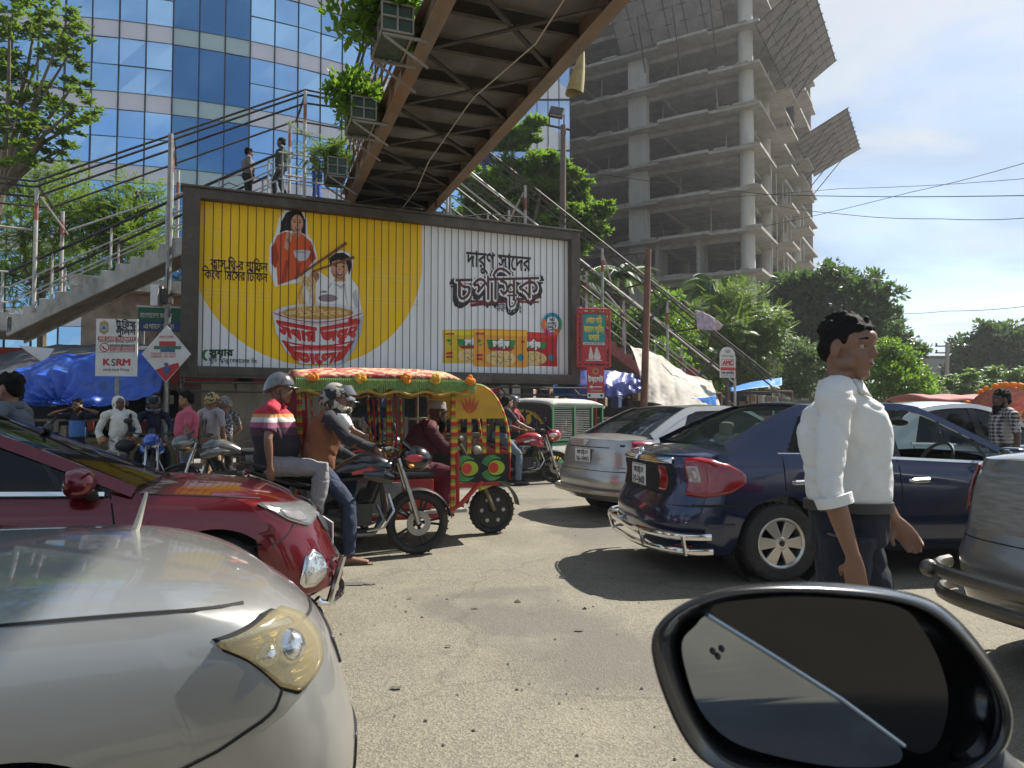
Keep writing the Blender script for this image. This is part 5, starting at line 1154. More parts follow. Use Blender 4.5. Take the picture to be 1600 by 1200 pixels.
def car(name, label, loc, rz, body, L=4.45, W=1.70, H=1.46, xf=1.37, xr=-1.30, rw=.315, sill=.22, zs=None, crown=None, nose_c=.62, nose_n=2.7, tail_c=.42, tail_n=3.2, fprof=None, rprof=None, wprof=None, A=(.82, .95), B=(-.02, 1.40), Cc=(-1.05, 1.41), D=(-1.72, 1.06), wb=.80, wr=.58, bp=-.32, rwin=-1.32, glass=None, spokes=6, spoke_w=.075, trim=True, lamps='', plate=None, guard=None, emblem=False, handles=True, interior=None, cat='car', wheel_rim=None, window_open=False, cabin=True, arch=.062):
    glass = glass or GL_DARK; interior = interior or intr
    t = empty(name, label, cat, loc=loc, rz=rz); hl = L / 2
    zs = zs or [(-hl, 1.0), (-1.5, 1.0), (-.4, .97), (.8, .93), (1.5, .86), (2.0, .76), (hl, .68)]
    crown = crown or [(-hl, .03), (-1.7, .07), (0, .07), (1.0, .08), (1.7, .085), (hl, .03)]
    fprof = fprof or [(0, -.12), (.12, -.02), (.32, 0), (.5, -.02), (.7, -.07), (.88, -.16), (1, -.30)]
    rprof = rprof or [(0, .14), (.12, .02), (.38, 0), (.46, .01), (.52, .06), (.8, .09), (1, .14)]
    wprof = wprof or [(0, .90), (.10, .97), (.3, .995), (.55, 1.0), (.72, .985), (.9, .955), (1, .915)]
    Tz = lambda x, z: max(0., min(1., (z - sill) / (sm(zs, x) - sill)))
    def xs(T): return hl + sm(fprof, T) - nose_c, -hl + sm(rprof, T) + tail_c
    def bpnt(q, z, end=1, sg=-1, T=None, off=0):   # q 0..1 round the nose (or tail), beyond 1 along the flank in metres; sg -1 = right side
        def raw(q, z):
            c, n = (nose_c, nose_n) if end > 0 else (tail_c, tail_n)
            x_ = hl - .3 if end > 0 else -hl + .2
            for _ in range(3):
                TT = Tz(x_, z) if T is None else T; f, r = xs(TT); hw = W / 2 * sm(wprof, TT)
                if q <= 1:
                    a = q * math.pi / 2; x_ = (f + c * max(0, math.cos(a)) ** (2 / n)) if end > 0 else (r - c * max(0, math.cos(a)) ** (2 / n)); y = hw * math.sin(a) ** (2 / n) if a > 0 else 0
                else: x_ = f - (q - 1) if end > 0 else r + (q - 1); y = hw
            return Vector((x_, sg * y, z))
        p = raw(q, z)
        if off:
            e = .012; du = raw(q + e, z) - raw(max(q - e, .0005), z); dv = raw(q, z + e) - raw(q, z - e); nn = du.cross(dv)
            if nn.length > 1e-9:
                nn.normalize()
                if nn.dot(Vector((p.x, p.y, 0))) < 0: nn = -nn
                p = p + nn * off
        return p
    def flank(x, z, sg=-1, off=.003):
        TT = Tz(x, z); f, r = xs(TT); hw = W / 2 * sm(wprof, TT)
        if x > f: hw *= max(0, 1 - ((x - f) / nose_c) ** nose_n) ** (1 / nose_n)
        if x < r: hw *= max(0, 1 - ((r - x) / tail_c) ** tail_n) ** (1 / tail_n)
        return Vector((x, sg * (hw + off), z))
    Ra = rw + arch
    def zbot(x):
        z = sill
        for xa in (xf, xr):
            if abs(x - xa) < Ra: z = max(z, rw + math.sqrt(Ra * Ra - (x - xa) ** 2))
        return z
    NN, NS, NT = 16, 92, 13; TL = [0, .05, .11, .2, .3, .4, .5, .6, .7, .79, .87, .94, 1.0]; J = 9
    bm_ = MB(); bm_.mat(body)
    us = [('f', k / NN) for k in range(NN)] + [('s', k / NS) for k in range(NS + 1)] + [('r', 1 - k / NT) for k in range(1, NT + 1)]
    for sg in (-1, 1):
        cols = []
        for kind, v in us:
            col = []
            f0, r0 = xs(0); x0 = lerp(f0, r0, v) if kind == 's' else None
            zb = zbot(x0) if x0 is not None else sill
            for T in TL:
                f, r = xs(T); hw0 = sm(wprof, T)
                if kind == 's': x = lerp(f, r, v)
                else:
                    a = v * math.pi / 2; x = f + nose_c * math.cos(a) ** (2 / nose_n) if kind == 'f' else r - tail_c * max(0, math.cos(a)) ** (2 / tail_n)
                zt = sm(zs, x); z = zb + (zt - zb) * T; hw = W / 2 * sm(wprof, (z - sill) / (zt - sill))
                if kind == 's': y = hw
                else: a = v * math.pi / 2; y = hw * math.sin(a) ** (2 / (nose_n if kind == 'f' else tail_n)) if a > 1e-6 else 0
                col.append(Vector((x, sg * y, z)))
            top = col[-1]; ym = abs(top.y)
            for j in range(1, J + 1):
                fr = 1 - (j / J) ** .8; ed = 1 - fr * fr
                col.append(Vector((top.x, top.y * fr, top.z + sm(crown, top.x) * ed ** .7 * min(1, (ym / (W / 2 * .9)) ** 1.5))))
            cols.append(col)
        o = len(bm_.v); M = len(cols[0])
        for c in cols: bm_.v += c
        for i in range(len(cols) - 1):
            for j in range(M - 1):
                xm = (cols[i][j].x + cols[i + 1][j].x) / 2; ym = abs(cols[i][j + 1].y)
                if cabin and j >= len(TL) - 1 and D[0] + .22 < xm < A[0] - .16 and ym < wb * .98: continue
                bm_.face((o + i * M + j, o + i * M + j + 1, o + (i + 1) * M + j + 1, o + (i + 1) * M + j))
    bo = bm_.build('body', body, t, smooth=42, weld=True); bo.modifiers.new('normals', 'WEIGHTED_NORMAL').keep_sharp = True
    # dark underside, wheel wells, cabin tub
    u = MB(); u.span((-hl + .35, -W / 2 + .16, sill - .02), (hl - .45, W / 2 - .16, .46))
    for xa in (xf, xr):
        for sg in (-1, 1): u.lathe([(Ra + .02, -.0), (Ra + .02, .30), (0, .30)], c=(xa, sg * (W / 2 - .05), rw), ax=(0, -sg, 0), n=28)
    u.build('underbody', dk, t, smooth=0)
    def ribbon(pts, w_, fn, off, th=.012, mb=None):       # strip along (x,z) points on a surface fn(x,z,off)
        m = mb or MB(); n = len(pts); ws = w_ if isinstance(w_, (list, tuple)) else [w_] * n; o = len(m.v)
        for i, (x, z) in enumerate(pts):
            a, b = pts[max(i - 1, 0)], pts[min(i + 1, n - 1)]; dx, dz = b[0] - a[0], b[1] - a[1]; l = math.hypot(dx, dz) or 1; nx, nz = -dz / l * ws[i] / 2, dx / l * ws[i] / 2
            m.v += [fn(x + nx, z + nz, off - th), fn(x + nx, z + nz, off), fn(x - nx, z - nz, off), fn(x - nx, z - nz, off - th)]
        for i in range(n - 1):
            for k in range(3): m.face((o + i * 4 + k, o + i * 4 + k + 1, o + i * 4 + 4 + k + 1, o + i * 4 + 4 + k))
        return m
    def patch(nm, tab, m, end=1, off=.008, parent=None, sides=(-1, 1), n=22, nv=7):
        res = []
        for sg in sides:
            mb = MB(); q0, q1 = tab[0][0], tab[-1][0]
            mb.grid(lambda uu, vv: bpnt(lerp(q0, q1, uu), lerp(interp([(a, b) for a, b, c in tab], lerp(q0, q1, uu)), interp([(a, c) for a, b, c in tab], lerp(q0, q1, uu)), vv), end, sg, off=off), n, nv)
            oo = mb.build(nm, m, parent or t, smooth=50); s_ = oo.modifiers.new('thickness', 'SOLIDIFY'); s_.thickness = .01; s_.offset = -1; res.append(oo)
        return res
    # greenhouse
    if cabin:
        prof = [D, ((D[0] * .45 + Cc[0] * .55), lerp(D[1], Cc[1], .62)), (Cc[0], Cc[1] - .0), ((Cc[0] * .6 + B[0] * .4), H - .035), ((Cc[0] * .3 + B[0] * .7), H - .03), (B[0], B[1]), (lerp(B[0], A[0], .5), lerp(B[1], A[1], .47)), A]
        ztop = lambda x: sm(prof, x); zbelt = lambda x: sm(zs, x) - .015
        def gw(z): return lerp(wb, wr, max(0, (z - .93) / (H - .93)) ** 1.15)
        def gs(sg): return lambda x, z, off: Vector((x, sg * (gw(z) + off), z))
        for nm, (x0, x1), (y0, y1) in (('windscreen', A, B), ('rear_window', D, Cc)):
            g_ = MB(); bl = .16 if nm == 'windscreen' else -.13
            def fn(uu, vv):
                xx = lerp(x0, y0, uu); z = ztop(xx) ; v = vv * 2 - 1
                return Vector((xx + bl * (1 - v * v) * (1 - uu * .6), v * gw(z) * .985, z + .012 * (1 - v * v)))
            g_.grid(fn, 14, 14); g_.build(nm, glass, t, smooth=60)
        rf = MB()
        rf.grid(lambda uu, vv: Vector((lerp(B[0] + .05, Cc[0] - .05, uu), (vv * 2 - 1) * (gw(ztop(lerp(B[0], Cc[0], uu))) + .012), ztop(lerp(B[0], Cc[0], uu)) + .042 * (1 - abs(vv * 2 - 1) ** 2.4) * (1 - .25 * abs(uu * 2 - 1)))), 24, 18)
        ro = rf.build('roof', body, t, smooth=60); ro.modifiers.new('thickness', 'SOLIDIFY').thickness = .02
        for sg in (-1, 1):
            S_ = gs(sg)
            for nm, a, b in (('side_window', bp + .04, A[0] - .10), ('side_window', rwin, bp - .04)):
                if window_open and sg < 0 and a > bp: continue
                g_ = MB(); g_.grid(lambda uu, vv: S_(lerp(a, b, uu), lerp(zbelt(lerp(a, b, uu)) - .02, max(zbelt(lerp(a, b, uu)), ztop(lerp(a, b, uu)) - .03), vv), -.008), 16, 8); g_.build(nm, glass, t, smooth=60)
            r = MB(); N_ = 40
            top = [(lerp(A[0] + .02, D[0] - .02, k / N_), ztop(lerp(A[0], D[0], k / N_)) - .022) for k in range(N_ + 1)]
            wd = [(.058 if x > B[0] else .056 if x > Cc[0] else .085) for x, _ in top]; ribbon(top, wd, S_, .012, .03, r)
            o_ = r.build('door_frame', body, t, smooth=50)
            cp = MB(); pts = [(rwin, zbelt(rwin) - .02), (lerp(rwin, Cc[0], .8), ztop(lerp(rwin, Cc[0], .8)) - .02)] + [(lerp(Cc[0] - .1, D[0], k / 6), ztop(lerp(Cc[0] - .1, D[0], k / 6)) - .02) for k in range(7)] + [(D[0], zbelt(D[0]) - .03)]
            cp.shape([S_(x, z, .006) for x, z in pts]); cp.build('rear_pillar', body, t, smooth=0)
            b_ = MB(); ribbon([(bp, zbelt(bp) - .02), (bp - .03, ztop(bp) - .04)], .10, S_, .004, .02, b_); ribbon([(A[0] - .30, zbelt(A[0] - .3)), (A[0] - .42, ztop(A[0] - .42) - .03)], .025, S_, .002, .01, b_); b_.build('pillar', blackp, t, smooth=0)
            c_ = MB(); xs_ = [lerp(rwin - .05, A[0] - .12, k / 24) for k in range(25)]; ribbon([(x, zbelt(x) + .012) for x in xs_], .022, S_, .016, .03, c_); c_.build('belt_trim', chrome if trim else blackp, t, smooth=0)
        # cabin: floor tub, seats, dash, wheel
        i_ = MB(); i_.span((D[0] + .2, -wb + .06, .30), (A[0], wb - .06, .34)); i_.span((A[0] - .45, -wb + .08, .34), (A[0] + .05, wb - .08, sm(zs, A[0]) - .03)); i_.span((D[0] + .0, -wb + .1, .34), (D[0] + .55, wb - .1, sm(zs, D[0]) - .05)); i_.build('cabin', interior, t, smooth=0, bevel=.03)
        for (x, y, w_) in ((.05, .36, .46), (.05, -.36, .46), (-.85, 0, 1.2)):
            s_ = MB(); s_.box((x, y, .52), (.5, w_, .16)); s_.box((x - .27, y, .86), (.14, w_, .62), rot=Matrix.Rotation(R(-14), 3, 'Y'))
            for yy in ((y,) if w_ < 1 else (-.35, .35)): s_.box((x - .36, yy, 1.20), (.08, .24, .15))
            s_.build('seat', interior, t, smooth=0, bevel=.05)
        sw = MB(); c0 = Vector((.46, -.36, .93)); ax = Vector((-.85, 0, .52)).normalized(); a_, b_ = frame_of(ax); sw.tube([c0 + (a_ * math.cos(k * .3142) + b_ * math.sin(k * .3142)) * .185 for k in range(21)], .015, 6); sw.tube([c0 - a_ * .18, c0 - ax * .04, c0 + a_ * .18], .018, 5); sw.tube([c0 - ax * .04, c0 - ax * .3], .03, 6); sw.build('steering_wheel', blackp, t)
        mi = MB(); mi.ball((.38, 0, 1.27), (.025, .12, .035)); mi.tube([(.38, 0, 1.28), (.42, 0, 1.34)], .01, 5); mi.build('rear_view_mirror', blackp, t)
        for sg in (-1, 1):                          # door mirror
            m = MB(); c0 = S_ = Vector((A[0] - .22, sg * (W / 2 + .10), zbelt(A[0] - .2) + .085)); m.ball(c0, (.075, .115, .072), 22, 16, fn=lambda d: (abs(d.x) ** 3.4 + abs(d.y) ** 3.4 + abs(d.z) ** 3.4) ** (-1 / 3.4) * (1 - .25 * max(0, d.x) * abs(d.z))); q = m.build('door_mirror', body, t); m = MB(); m.tube([c0 + Vector((.02, -sg * .06, -.05)), c0 + Vector((.05, -sg * .17, -.09))], [.03, .035], 8); m.build('mirror_arm', blackp, q); m = MB(); m.ball(c0 + Vector((-.062, 0, 0)), (.018, .088, .055)); m.build('mirror_glass', chrome, q)
    # panel gaps, handles, moulding
    for sg in (-1, 1):
        F = lambda x, z, off: flank(x, z, sg, off); g_ = MB()
        for x in (A[0] - .1, bp, rwin - .02):
            lo = zbot(x) + .05
            ribbon([(x + (.04 if x > .5 else 0) * math.sin(k / 8 * 3), lerp(lo, sm(zs, x) - .01, k / 8)) for k in range(9)], .009, F, .0025, .004, g_)
        ribbon([(lerp(xf - Ra - .02, xr + Ra + .02, k / 20), sill + .055) for k in range(21)], .008, F, .0025, .004, g_)
        ribbon([(lerp(hl - nose_c * 1.12, A[0] + .05, k / 14), sm(zs, lerp(hl - nose_c * 1.12, A[0] + .05, k / 14)) - .004) for k in range(15)], .006, F, .003, .004, g_)
        g_.build('panel_gaps', gap, t, smooth=0)
        if trim:
            m = MB(); ribbon([(lerp(xf - Ra - .04, xr + Ra + .04, k / 20), .50) for k in range(21)], .035, F, .012, .02, m); m.build('side_moulding', body, t, smooth=0)
        if handles:
            for x in (bp + .16, rwin + .12):
                m = MB(); z = .80; m.tube([F(x - .08, z, .0), F(x - .07, z, .03), F(x + .07, z + .004, .03), F(x + .08, z + .004, .0)], [(.014, .02)] * 4, 8); m.build('door_handle', chrome if trim else body, t)
    # wheels
    proto = None
    for xa in (xf, xr):
        for sg in (-1, 1):
            wc = Vector((xa, sg * (W / 2 - .10), rw))
            if proto is None:
                wh = empty('wheel'); wh.parent = t; r = rw; ri = r * .655
                a = MB(); a.lathe([(ri, -.09), (ri + .01, -.10), (r * .88, -.105), (r * .97, -.088), (r, -.06), (r, .06), (r * .97, .088), (r * .88, .105), (ri + .01, .10), (ri, .09)], ax=(0, -1, 0), n=44); 
                for k in range(60): an = k * 6.2832 / 60; a.box((math.cos(an) * r, (k % 2 - .5) * .05, math.sin(an) * r), (.008, .06, .012), rot=Matrix.Rotation(-an, 3, 'Y'))
                a.build('tyre', rubber, wh)
                a = MB(); a.lathe([(ri + .004, .085), (ri - .012, .093), (ri - .03, .08), (ri - .035, .0), (ri - .04, -.08)], ax=(0, -1, 0), n=40)
                for k in range(spokes):
                    an = 6.2832 * k / spokes; d = Vector((math.cos(an), 0, math.sin(an))); sdv = Vector((-math.sin(an), 0, math.cos(an))); y = -.078
                    w0, w1 = spoke_w * .62, spoke_w * 1.15
                    o = len(a.v); a.v += [d * .045 + sdv * w0 / 2 + Vector((0, y - .006, 0)), d * .045 - sdv * w0 / 2 + Vector((0, y - .006, 0)), d * (ri - .02) - sdv * w1 / 2 + Vector((0, y + .005, 0)), d * (ri - .02) + sdv * w1 / 2 + Vector((0, y + .005, 0))]; a.v += [v + Vector((0, .03, 0)) for v in a.v[o:o + 4]]
                    for f in ((0, 1, 2, 3), (7, 6, 5, 4), (0, 3, 7, 4), (1, 5, 6, 2), (0, 4, 5, 1), (3, 2, 6, 7)): a.face([o + i for i in f])
                a.lathe([(0, .09), (.03, .09), (.055, .082), (.06, .05)], ax=(0, -1, 0), n=20)
                a.build('rim', wheel_rim or alloy, wh, smooth=30, bevel=.004)
                a = MB(); a.lathe([(ri - .03, -.02), (.05, -.025), (0, -.02)], ax=(0, -1, 0), n=28); a.build('brake_disc', dk, wh)
                a = MB(); a.lathe([(0, .094), (.022, .093), (.026, .088)], ax=(0, -1, 0), n=16); a.build('hub_cap', blackp, wh)
                proto = wh; wh.location = wc
                if sg > 0: wh.rotation_euler.z = math.pi
            else: wh = copy_tree(proto, t); wh.location = wc; wh.rotation_euler = (0, R(17 * (xa > 0)), math.pi if sg > 0 else 0)
    t['_'] = 0; del t['_']
    def plate_at(end, z, txts, w_=.36, h_=.19, x=None, tilt=0):
        p = bpnt(0.001, z, end, 1, off=.012); m = MB(); rot = Matrix.Rotation(R(-90 * end), 3, 'Z')
        pt = empty('number_plate'); pt.parent = t; pt.location = p; pt.rotation_euler = (0, R(tilt), R(90) if end > 0 else R(-90))
        m = MB(); m.span((-w_ / 2, -.012, -h_ / 2), (w_ / 2, .0, h_ / 2)); m.build('sheet', plate_w, pt, smooth=0, bevel=.004)
        m = MB(); write(m, txts[0], h_ * .40, lambda a, b: (a, -.0135, b + .012), 'c', .03, w_ * .72, 30); write(m, txts[1], h_ * .52, lambda a, b: (a, -.0135, b - h_ * .40), 'c', .03, w_ * .86, 30); m.build('lettering', sg_ink, pt, smooth=0, fix=False)
        m = MB()
        for z_ in (-h_ / 2 + .008, h_ / 2 - .008): m.beam((-w_ / 2 + .004, -.0132, z_), (w_ / 2 - .004, -.0132, z_), .002, .004)
        m.build('border', sg_ink, pt, smooth=0)
    def emblem_at(end, z, s=.055):
        p = bpnt(0.001, z, end, 1, off=.014); e = MB()
        for rx, rz_, dz in ((s, s * .68, 0), (s * .3, s * .62, 0), (s * .62, s * .26, s * .36)): e.tube([p + Vector((0, rx * math.cos(a), rz_ * math.sin(a) + dz)) for a in [6.2832 * k / 20 for k in range(21)]], s * .10, 5)
        e.build('emblem', chrome, t)
    return t, patch, bpnt, flank, ribbon, plate_at, emblem_at, zbot
SLIDE = lambda p, u, k: Vector((p[0] + math.cos(u) * k, p[1] + math.sin(u) * k, 0))
def wheel_anchor(px, py, rz, xa, W, rw):            # car origin from the ground contact of a right side wheel
    g = G(px, py); g.z = 0; return g - Matrix.Rotation(rz, 3, 'Z') @ Vector((xa, -(W / 2 - .02), 0))
# ---- dark blue sedan
rz = R(8.5); BLU = paint_mat('dark blue paint', (.010, .018, .062), .45, .22, dirt=(.03, .035, .05))
t, patch, bp_, fl, rib, plate_at, emblem_at, zb_ = car('sedan', 'dark blue sedan with red tail lamps and chrome bumper guard, behind the walking man', wheel_anchor(1222, 911, rz, -1.32, 1.72, .315), rz, BLU, L=4.6, W=1.72, H=1.47, xf=1.38, xr=-1.32, zs=[(-2.3, 1.0), (-1.6, 1.03), (-.9, 1.02), (-.2, .985), (.8, .93), (1.5, .87), (2.0, .77), (2.3, .68)], tail_c=.46, tail_n=2.9, rprof=[(0, .14), (.10, .03), (.3, .0), (.46, .0), (.52, .05), (.75, .10), (.93, .08), (1, .12)], A=(.92, .95), B=(.05, 1.41), Cc=(-.95, 1.42), D=(-1.72, 1.09), rwin=-1.26, bp=-.25, glass=GL_CLEAR, interior=beige_i, spokes=6, spoke_w=.095, window_open=True)
for q in patch('tail_lamp', [(.60, .70, .985), (.76, .69, 1.0), (.90, .695, .985), (1.0, .72, .95), (1.07, .765, .91), (1.12, .80, .865)], lampred, -1, .014): q['label'] = 'red wraparound tail lamp'
patch('reversing_lamp', [(.62, .80, .93), (.75, .80, .94)], lampclr, -1, .018); patch('inner_lamp', [(.26, .72, .92), (.36, .72, .92)], lampred, -1, .014)
patch('chrome_strip', [(.001, .945, .98), (.46, .945, .98)], chrome, -1, .02, n=16); patch('boot_recess', [(.001, .69, .93), (.42, .69, .93)], gap, -1, .004)
plate_at(-1, .815, ('ঢাকা েমট{র}ো-গ', '২৩-২৯৫৪')); emblem_at(-1, 1.01, .06)
m = MB(); rib([(-1.0 - k * .1, .47 - .0 * k) for k in range(0)] or [(-1.72, .47), (-1.9, .47), (-2.1, .47)], .02, lambda x, z, o: fl(x, z, -1, o), .01, .02, m); m.build('bumper_crease', BLU, t, smooth=0)
patch('bumper_line', [(.001, .615, .635), (.5, .615, .635), (1.0, .615, .635), (1.22, .615, .63)], gap, -1, .003)
m = MB()
for z0 in (.40, .31): m.tube([bp_(k / 10 * .92, z0, -1, 1, off=.09 - .0 * k) for k in range(10, -1, -1)] + [bp_(k / 10 * .92, z0, -1, -1, off=.09) for k in range(1, 11)], [(.016, .028)] * 21, 8)
for q in (.25, .7):
    for s in (-1, 1): m.tube([bp_(q, .41, -1, s, off=.1), bp_(q, .30, -1, s, off=.1)], .018, 6); m.tube([bp_(q, .36, -1, s, off=.1), bp_(q, .36, -1, s, off=-.02)], .02, 6)
m.build('bumper_guard', chrome, t)
patch('reflector', [(.55, .28, .31), (.75, .28, .31)], lampred, -1, .012)
# ---- silver sedan behind it
rz = R(27); SIL = paint_mat('silver paint', (.42, .41, .39), .6, .3, dirt=(.34, .31, .26))
o = Vector((.50, 10.2, 0)) - Matrix.Rotation(rz, 3, 'Z') @ Vector((-2.25, .85, 0))
t, patch, bp_, fl, rib, plate_at, emblem_at, zb_ = car('sedan', 'silver sedan in front of the dark blue one, with dull steel bumper bar', o, rz, SIL, L=4.5, W=1.70, H=1.47, zs=[(-2.25, 1.0), (-1.6, 1.02), (-.8, 1.0), (-.1, .97), (.8, .93), (1.5, .87), (2.25, .68)], A=(.92, .95), B=(.1, 1.41), Cc=(-.85, 1.42), D=(-1.62, 1.07), rwin=-1.2, glass=GL_DARK, tail_c=.45, tail_n=2.8)
patch('tail_lamp', [(.70, .68, .99), (.85, .70, 1.0), (1.0, .74, .98), (1.18, .80, .93), (1.24, .83, .9)], mat('dim red lamp', (.26, .012, .025), .15, coat=1.), -1, .014); patch('reversing_lamp', [(.74, .73, .80), (.84, .74, .81)], lampclr, -1, .018)
patch('boot_seam', [(.001, .66, .668), (.64, .66, .668)], gap, -1, .003); patch('boot_recess', [(.001, .905, .915), (.32, .905, .915)], gap, -1, .003); patch('bumper_line', [(.001, .61, .62), (.9, .61, .62), (1.2, .61, .62)], gap, -1, .003)
plate_at(-1, .80, ('ঢাকা েমট{র}ো-গ', '২৯-২৬৬২')); emblem_at(-1, .965, .05); patch('badge', [(.50, .93, .95), (.58, .93, .95)], blackp, -1, .01, sides=(-1,))
m = MB(); m.tube([bp_(k / 8 * .9, .36, -1, 1, off=.07) for k in range(8, -1, -1)] + [bp_(k / 8 * .9, .36, -1, -1, off=.07) for k in range(1, 9)], [(.02, .035)] * 17, 8); m.build('bumper_guard', mm('dull steel', (.4, .37, .31), .35, .8, var=.2), t)
m = MB(); m.tube([bp_(.55, .22, -1, -1, off=-.02), bp_(.55, .22, -1, -1, off=-.2)], .035, 8); m.build('exhaust', dk, t)
# ---- red sedan at the left
rz = R(26); RED = paint_mat('deep red metallic paint', (.15, .005, .011), .5, .22)
o = Vector((-3.21, 4.24, 0))
t, patch, bp_, fl, rib, plate_at, emblem_at, zb_ = car('sedan', 'deep red car with steel front guard, partly behind the white bonnet', o, rz, RED, L=4.3, W=1.70, H=1.50, xf=1.28, xr=-1.25, rw=.325, zs=[(-2.15, .98), (-1.4, 1.0), (-.4, .98), (.5, .945), (1.0, .915), (1.5, .868), (1.85, .80), (2.15, .70)], crown=[(-2, .03), (0, .04), (1.0, .035), (1.7, .045), (2.15, .02)], A=(.86, .955), B=(-.22, 1.43), Cc=(-1.2, 1.45), D=(-1.85, 1.1), bp=-.5, rwin=-1.4, nose_c=.54, nose_n=2.4, glass=GL_DARK, spokes=8, fprof=[(0, -.10), (.10, -.0), (.28, .0), (.45, -.05), (.62, -.09), (.8, -.13), (.92, -.20), (1, -.32)])
for q in patch('headlamp', [(.36, .725, .782), (.44, .70, .79), (.62, .67, .80), (.77, .72, .815), (.87, .81, .825)], refl, 1, .010): patch('lamp_eyebrow', [(.44, .77, .782), (.62, .782, .793), (.80, .80, .81)], blackp, 1, .016, parent=q, sides=(-1 if q.name == 'headlamp' else 1,))
patch('lamp_lens', [(.36, .725, .782), (.44, .70, .79), (.62, .67, .80), (.77, .72, .815), (.87, .81, .825)], GL_LENS, 1, .024); patch('day_lamp', [(.60, .70, .755), (.70, .705, .765), (.78, .74, .78)], lampclr, 1, .018)
patch('grille', [(.001, .56, .74), (.30, .58, .74), (.40, .62, .72)], blackp, 1, .008); patch('grille_bar', [(.001, .70, .735), (.40, .69, .72)], chrome, 1, .018); patch('lower_grille', [(.001, .27, .45), (.42, .29, .44)], blackp, 1, .006)
patch('fog_lamp_frame', [(.58, .42, .48), (.65, .36, .535), (.75, .315, .50), (.83, .32, .42), (.86, .35, .38)], chrome, 1, .010); patch('fog_lamp', [(.61, .42, .48), (.67, .375, .51), (.75, .335, .485), (.82, .34, .40)], refl, 1, .020)
patch('bumper_seam', [(.74, .695, .705), (.82, .64, .648), (.90, .60, .608), (1.02, .59, .597), (1.12, .585, .592)], gap, 1, .003)
m = MB(); F = lambda x, z, o_: fl(x, z, -1, o_); pa = [(1.28 + .40 * math.cos(a), .325 + .40 * math.sin(a)) for a in [math.pi * k / 24 for k in range(25)]]; rib(pa, .035, F, .006, .02, m); F = lambda x, z, o_: fl(x, z, 1, o_); rib(pa, .035, F, .006, .02, m); m.build('arch_lip', RED, t, smooth=50)
m = MB()
for s in (-1, 1):
    m.tube([bp_(.62, .24, 1, s, off=.03), bp_(.60, .24, 1, s, off=.06), bp_(.55, .25, 1, s, off=.08), bp_(.50, .42, 1, s, off=.08), bp_(.48, .44, 1, s, off=.02)], .024, 8)
m.tube([bp_(k / 8 * .56, .25, 1, 1, off=.08) for k in range(8, -1, -1)] + [bp_(k / 8 * .56, .25, 1, -1, off=.08) for k in range(1, 9)], .026, 8); m.build('front_guard', chrome, t)
plate_at(1, .50, ('ঢাকা েমট{র}ো-ঘ', '১৭-৪৪১২'))
# ---- pearl white car in the foreground
rz = R(34); WHT = paint_mat('pearl white paint', (.33, .33, .315), .5, .34, dirt=(.36, .345, .31), damt=.3)
o = Vector((-2.49, 1.585, 0))
t, patch, bp_, fl, rib, plate_at, emblem_at, zb_ = car('hatchback', 'pearl white car with a yellowed headlamp filling the lower left corner', o, rz, WHT, L=4.2, W=1.70, H=1.50, xf=1.10, xr=-1.3, rw=.295, arch=.045, zs=[(-2.1, 1.0), (-1.2, 1.02), (-.3, .99), (.5, .935), (1.0, .915), (1.4, .892), (1.75, .86), (1.95, .825), (2.1, .77)], crown=[(-2, .03), (0, .04), (.8, .035), (1.5, .045), (1.9, .035), (2.1, .02)], A=(.72, 1.0), B=(-.2, 1.45), Cc=(-1.3, 1.44), D=(-1.9, 1.1), bp=-.45, rwin=-1.4, nose_c=.40, nose_n=2.5, glass=GL_DARK, spokes=5, trim=False, fprof=[(0, -.10), (.10, -.0), (.3, .0), (.45, -.02), (.62, -.05), (.8, -.09), (.92, -.15), (1, -.24)])
hd = [(.63, .74, .79), (.69, .685, .826), (.78, .655, .826), (.85, .64, .818), (.91, .665, .81), (.97, .745, .803), (1.01, .785, .798)]
for q in patch('headlamp', hd, mat('old reflector', (.40, .34, .22), .3, .5, var=.6, scale=9, bump=.6, bscale=14, stretch=(1, 1, 5)), 1, .004, n=30, nv=12): q['label'] = 'yellowed cloudy headlamp'
patch('lamp_rim', [(a, b - .010, c + .010) for a, b, c in hd], gap, 1, .0015, n=30); patch('lamp_lens', hd, GL_YEL, 1, .022, n=30, nv=12)
patch('bumper_seam', [(.90, .655, .662), (.94, .615, .622), (1.0, .585, .592), (1.10, .545, .552), (1.22, .515, .522), (1.4, .49, .497)], gap, 1, .003); patch('lamp_seam', [(.30, .77, .776), (.68, .785, .791)], gap, 1, .003)
patch('grille', [(.001, .55, .70), (.3, .56, .70), (.42, .6, .68)], blackp, 1, .006); patch('lower_grille', [(.001, .26, .42), (.5, .28, .40)], blackp, 1, .006); plate_at(1, .46, ('ঢাকা েমট{র}ো-ক', '১২-৮৮২৫'))
for q_, z_, r_ in ((.80, .75, .052), (.905, .745, .036)):
    for s_ in (-1, 1): m = MB(); c_ = bp_(q_, z_, 1, s_, off=-.012); m.ball(c_, r_, 18, 12); m.build('lamp_bowl', refl, t)
patch('lamp_divider', [(.855, .66, .81), (.872, .66, .81)], blackp, 1, .010); patch('lamp_brow', [(.70, .79, .806), (.86, .80, .812), (1.0, .793, .801)], chrome, 1, .012)
m = MB(); m.tube([bp_(.72, .30, 1, -1, off=.08), bp_(.6, .25, 1, -1, off=.14), bp_(.3, .24, 1, -1, off=.14), bp_(.0, .24, 1, -1, off=.14), bp_(.3, .24, 1, 1, off=.14), bp_(.6, .25, 1, 1, off=.14), bp_(.72, .30, 1, 1, off=.08)], .024, 8); m.build('front_guard', chrome, t)
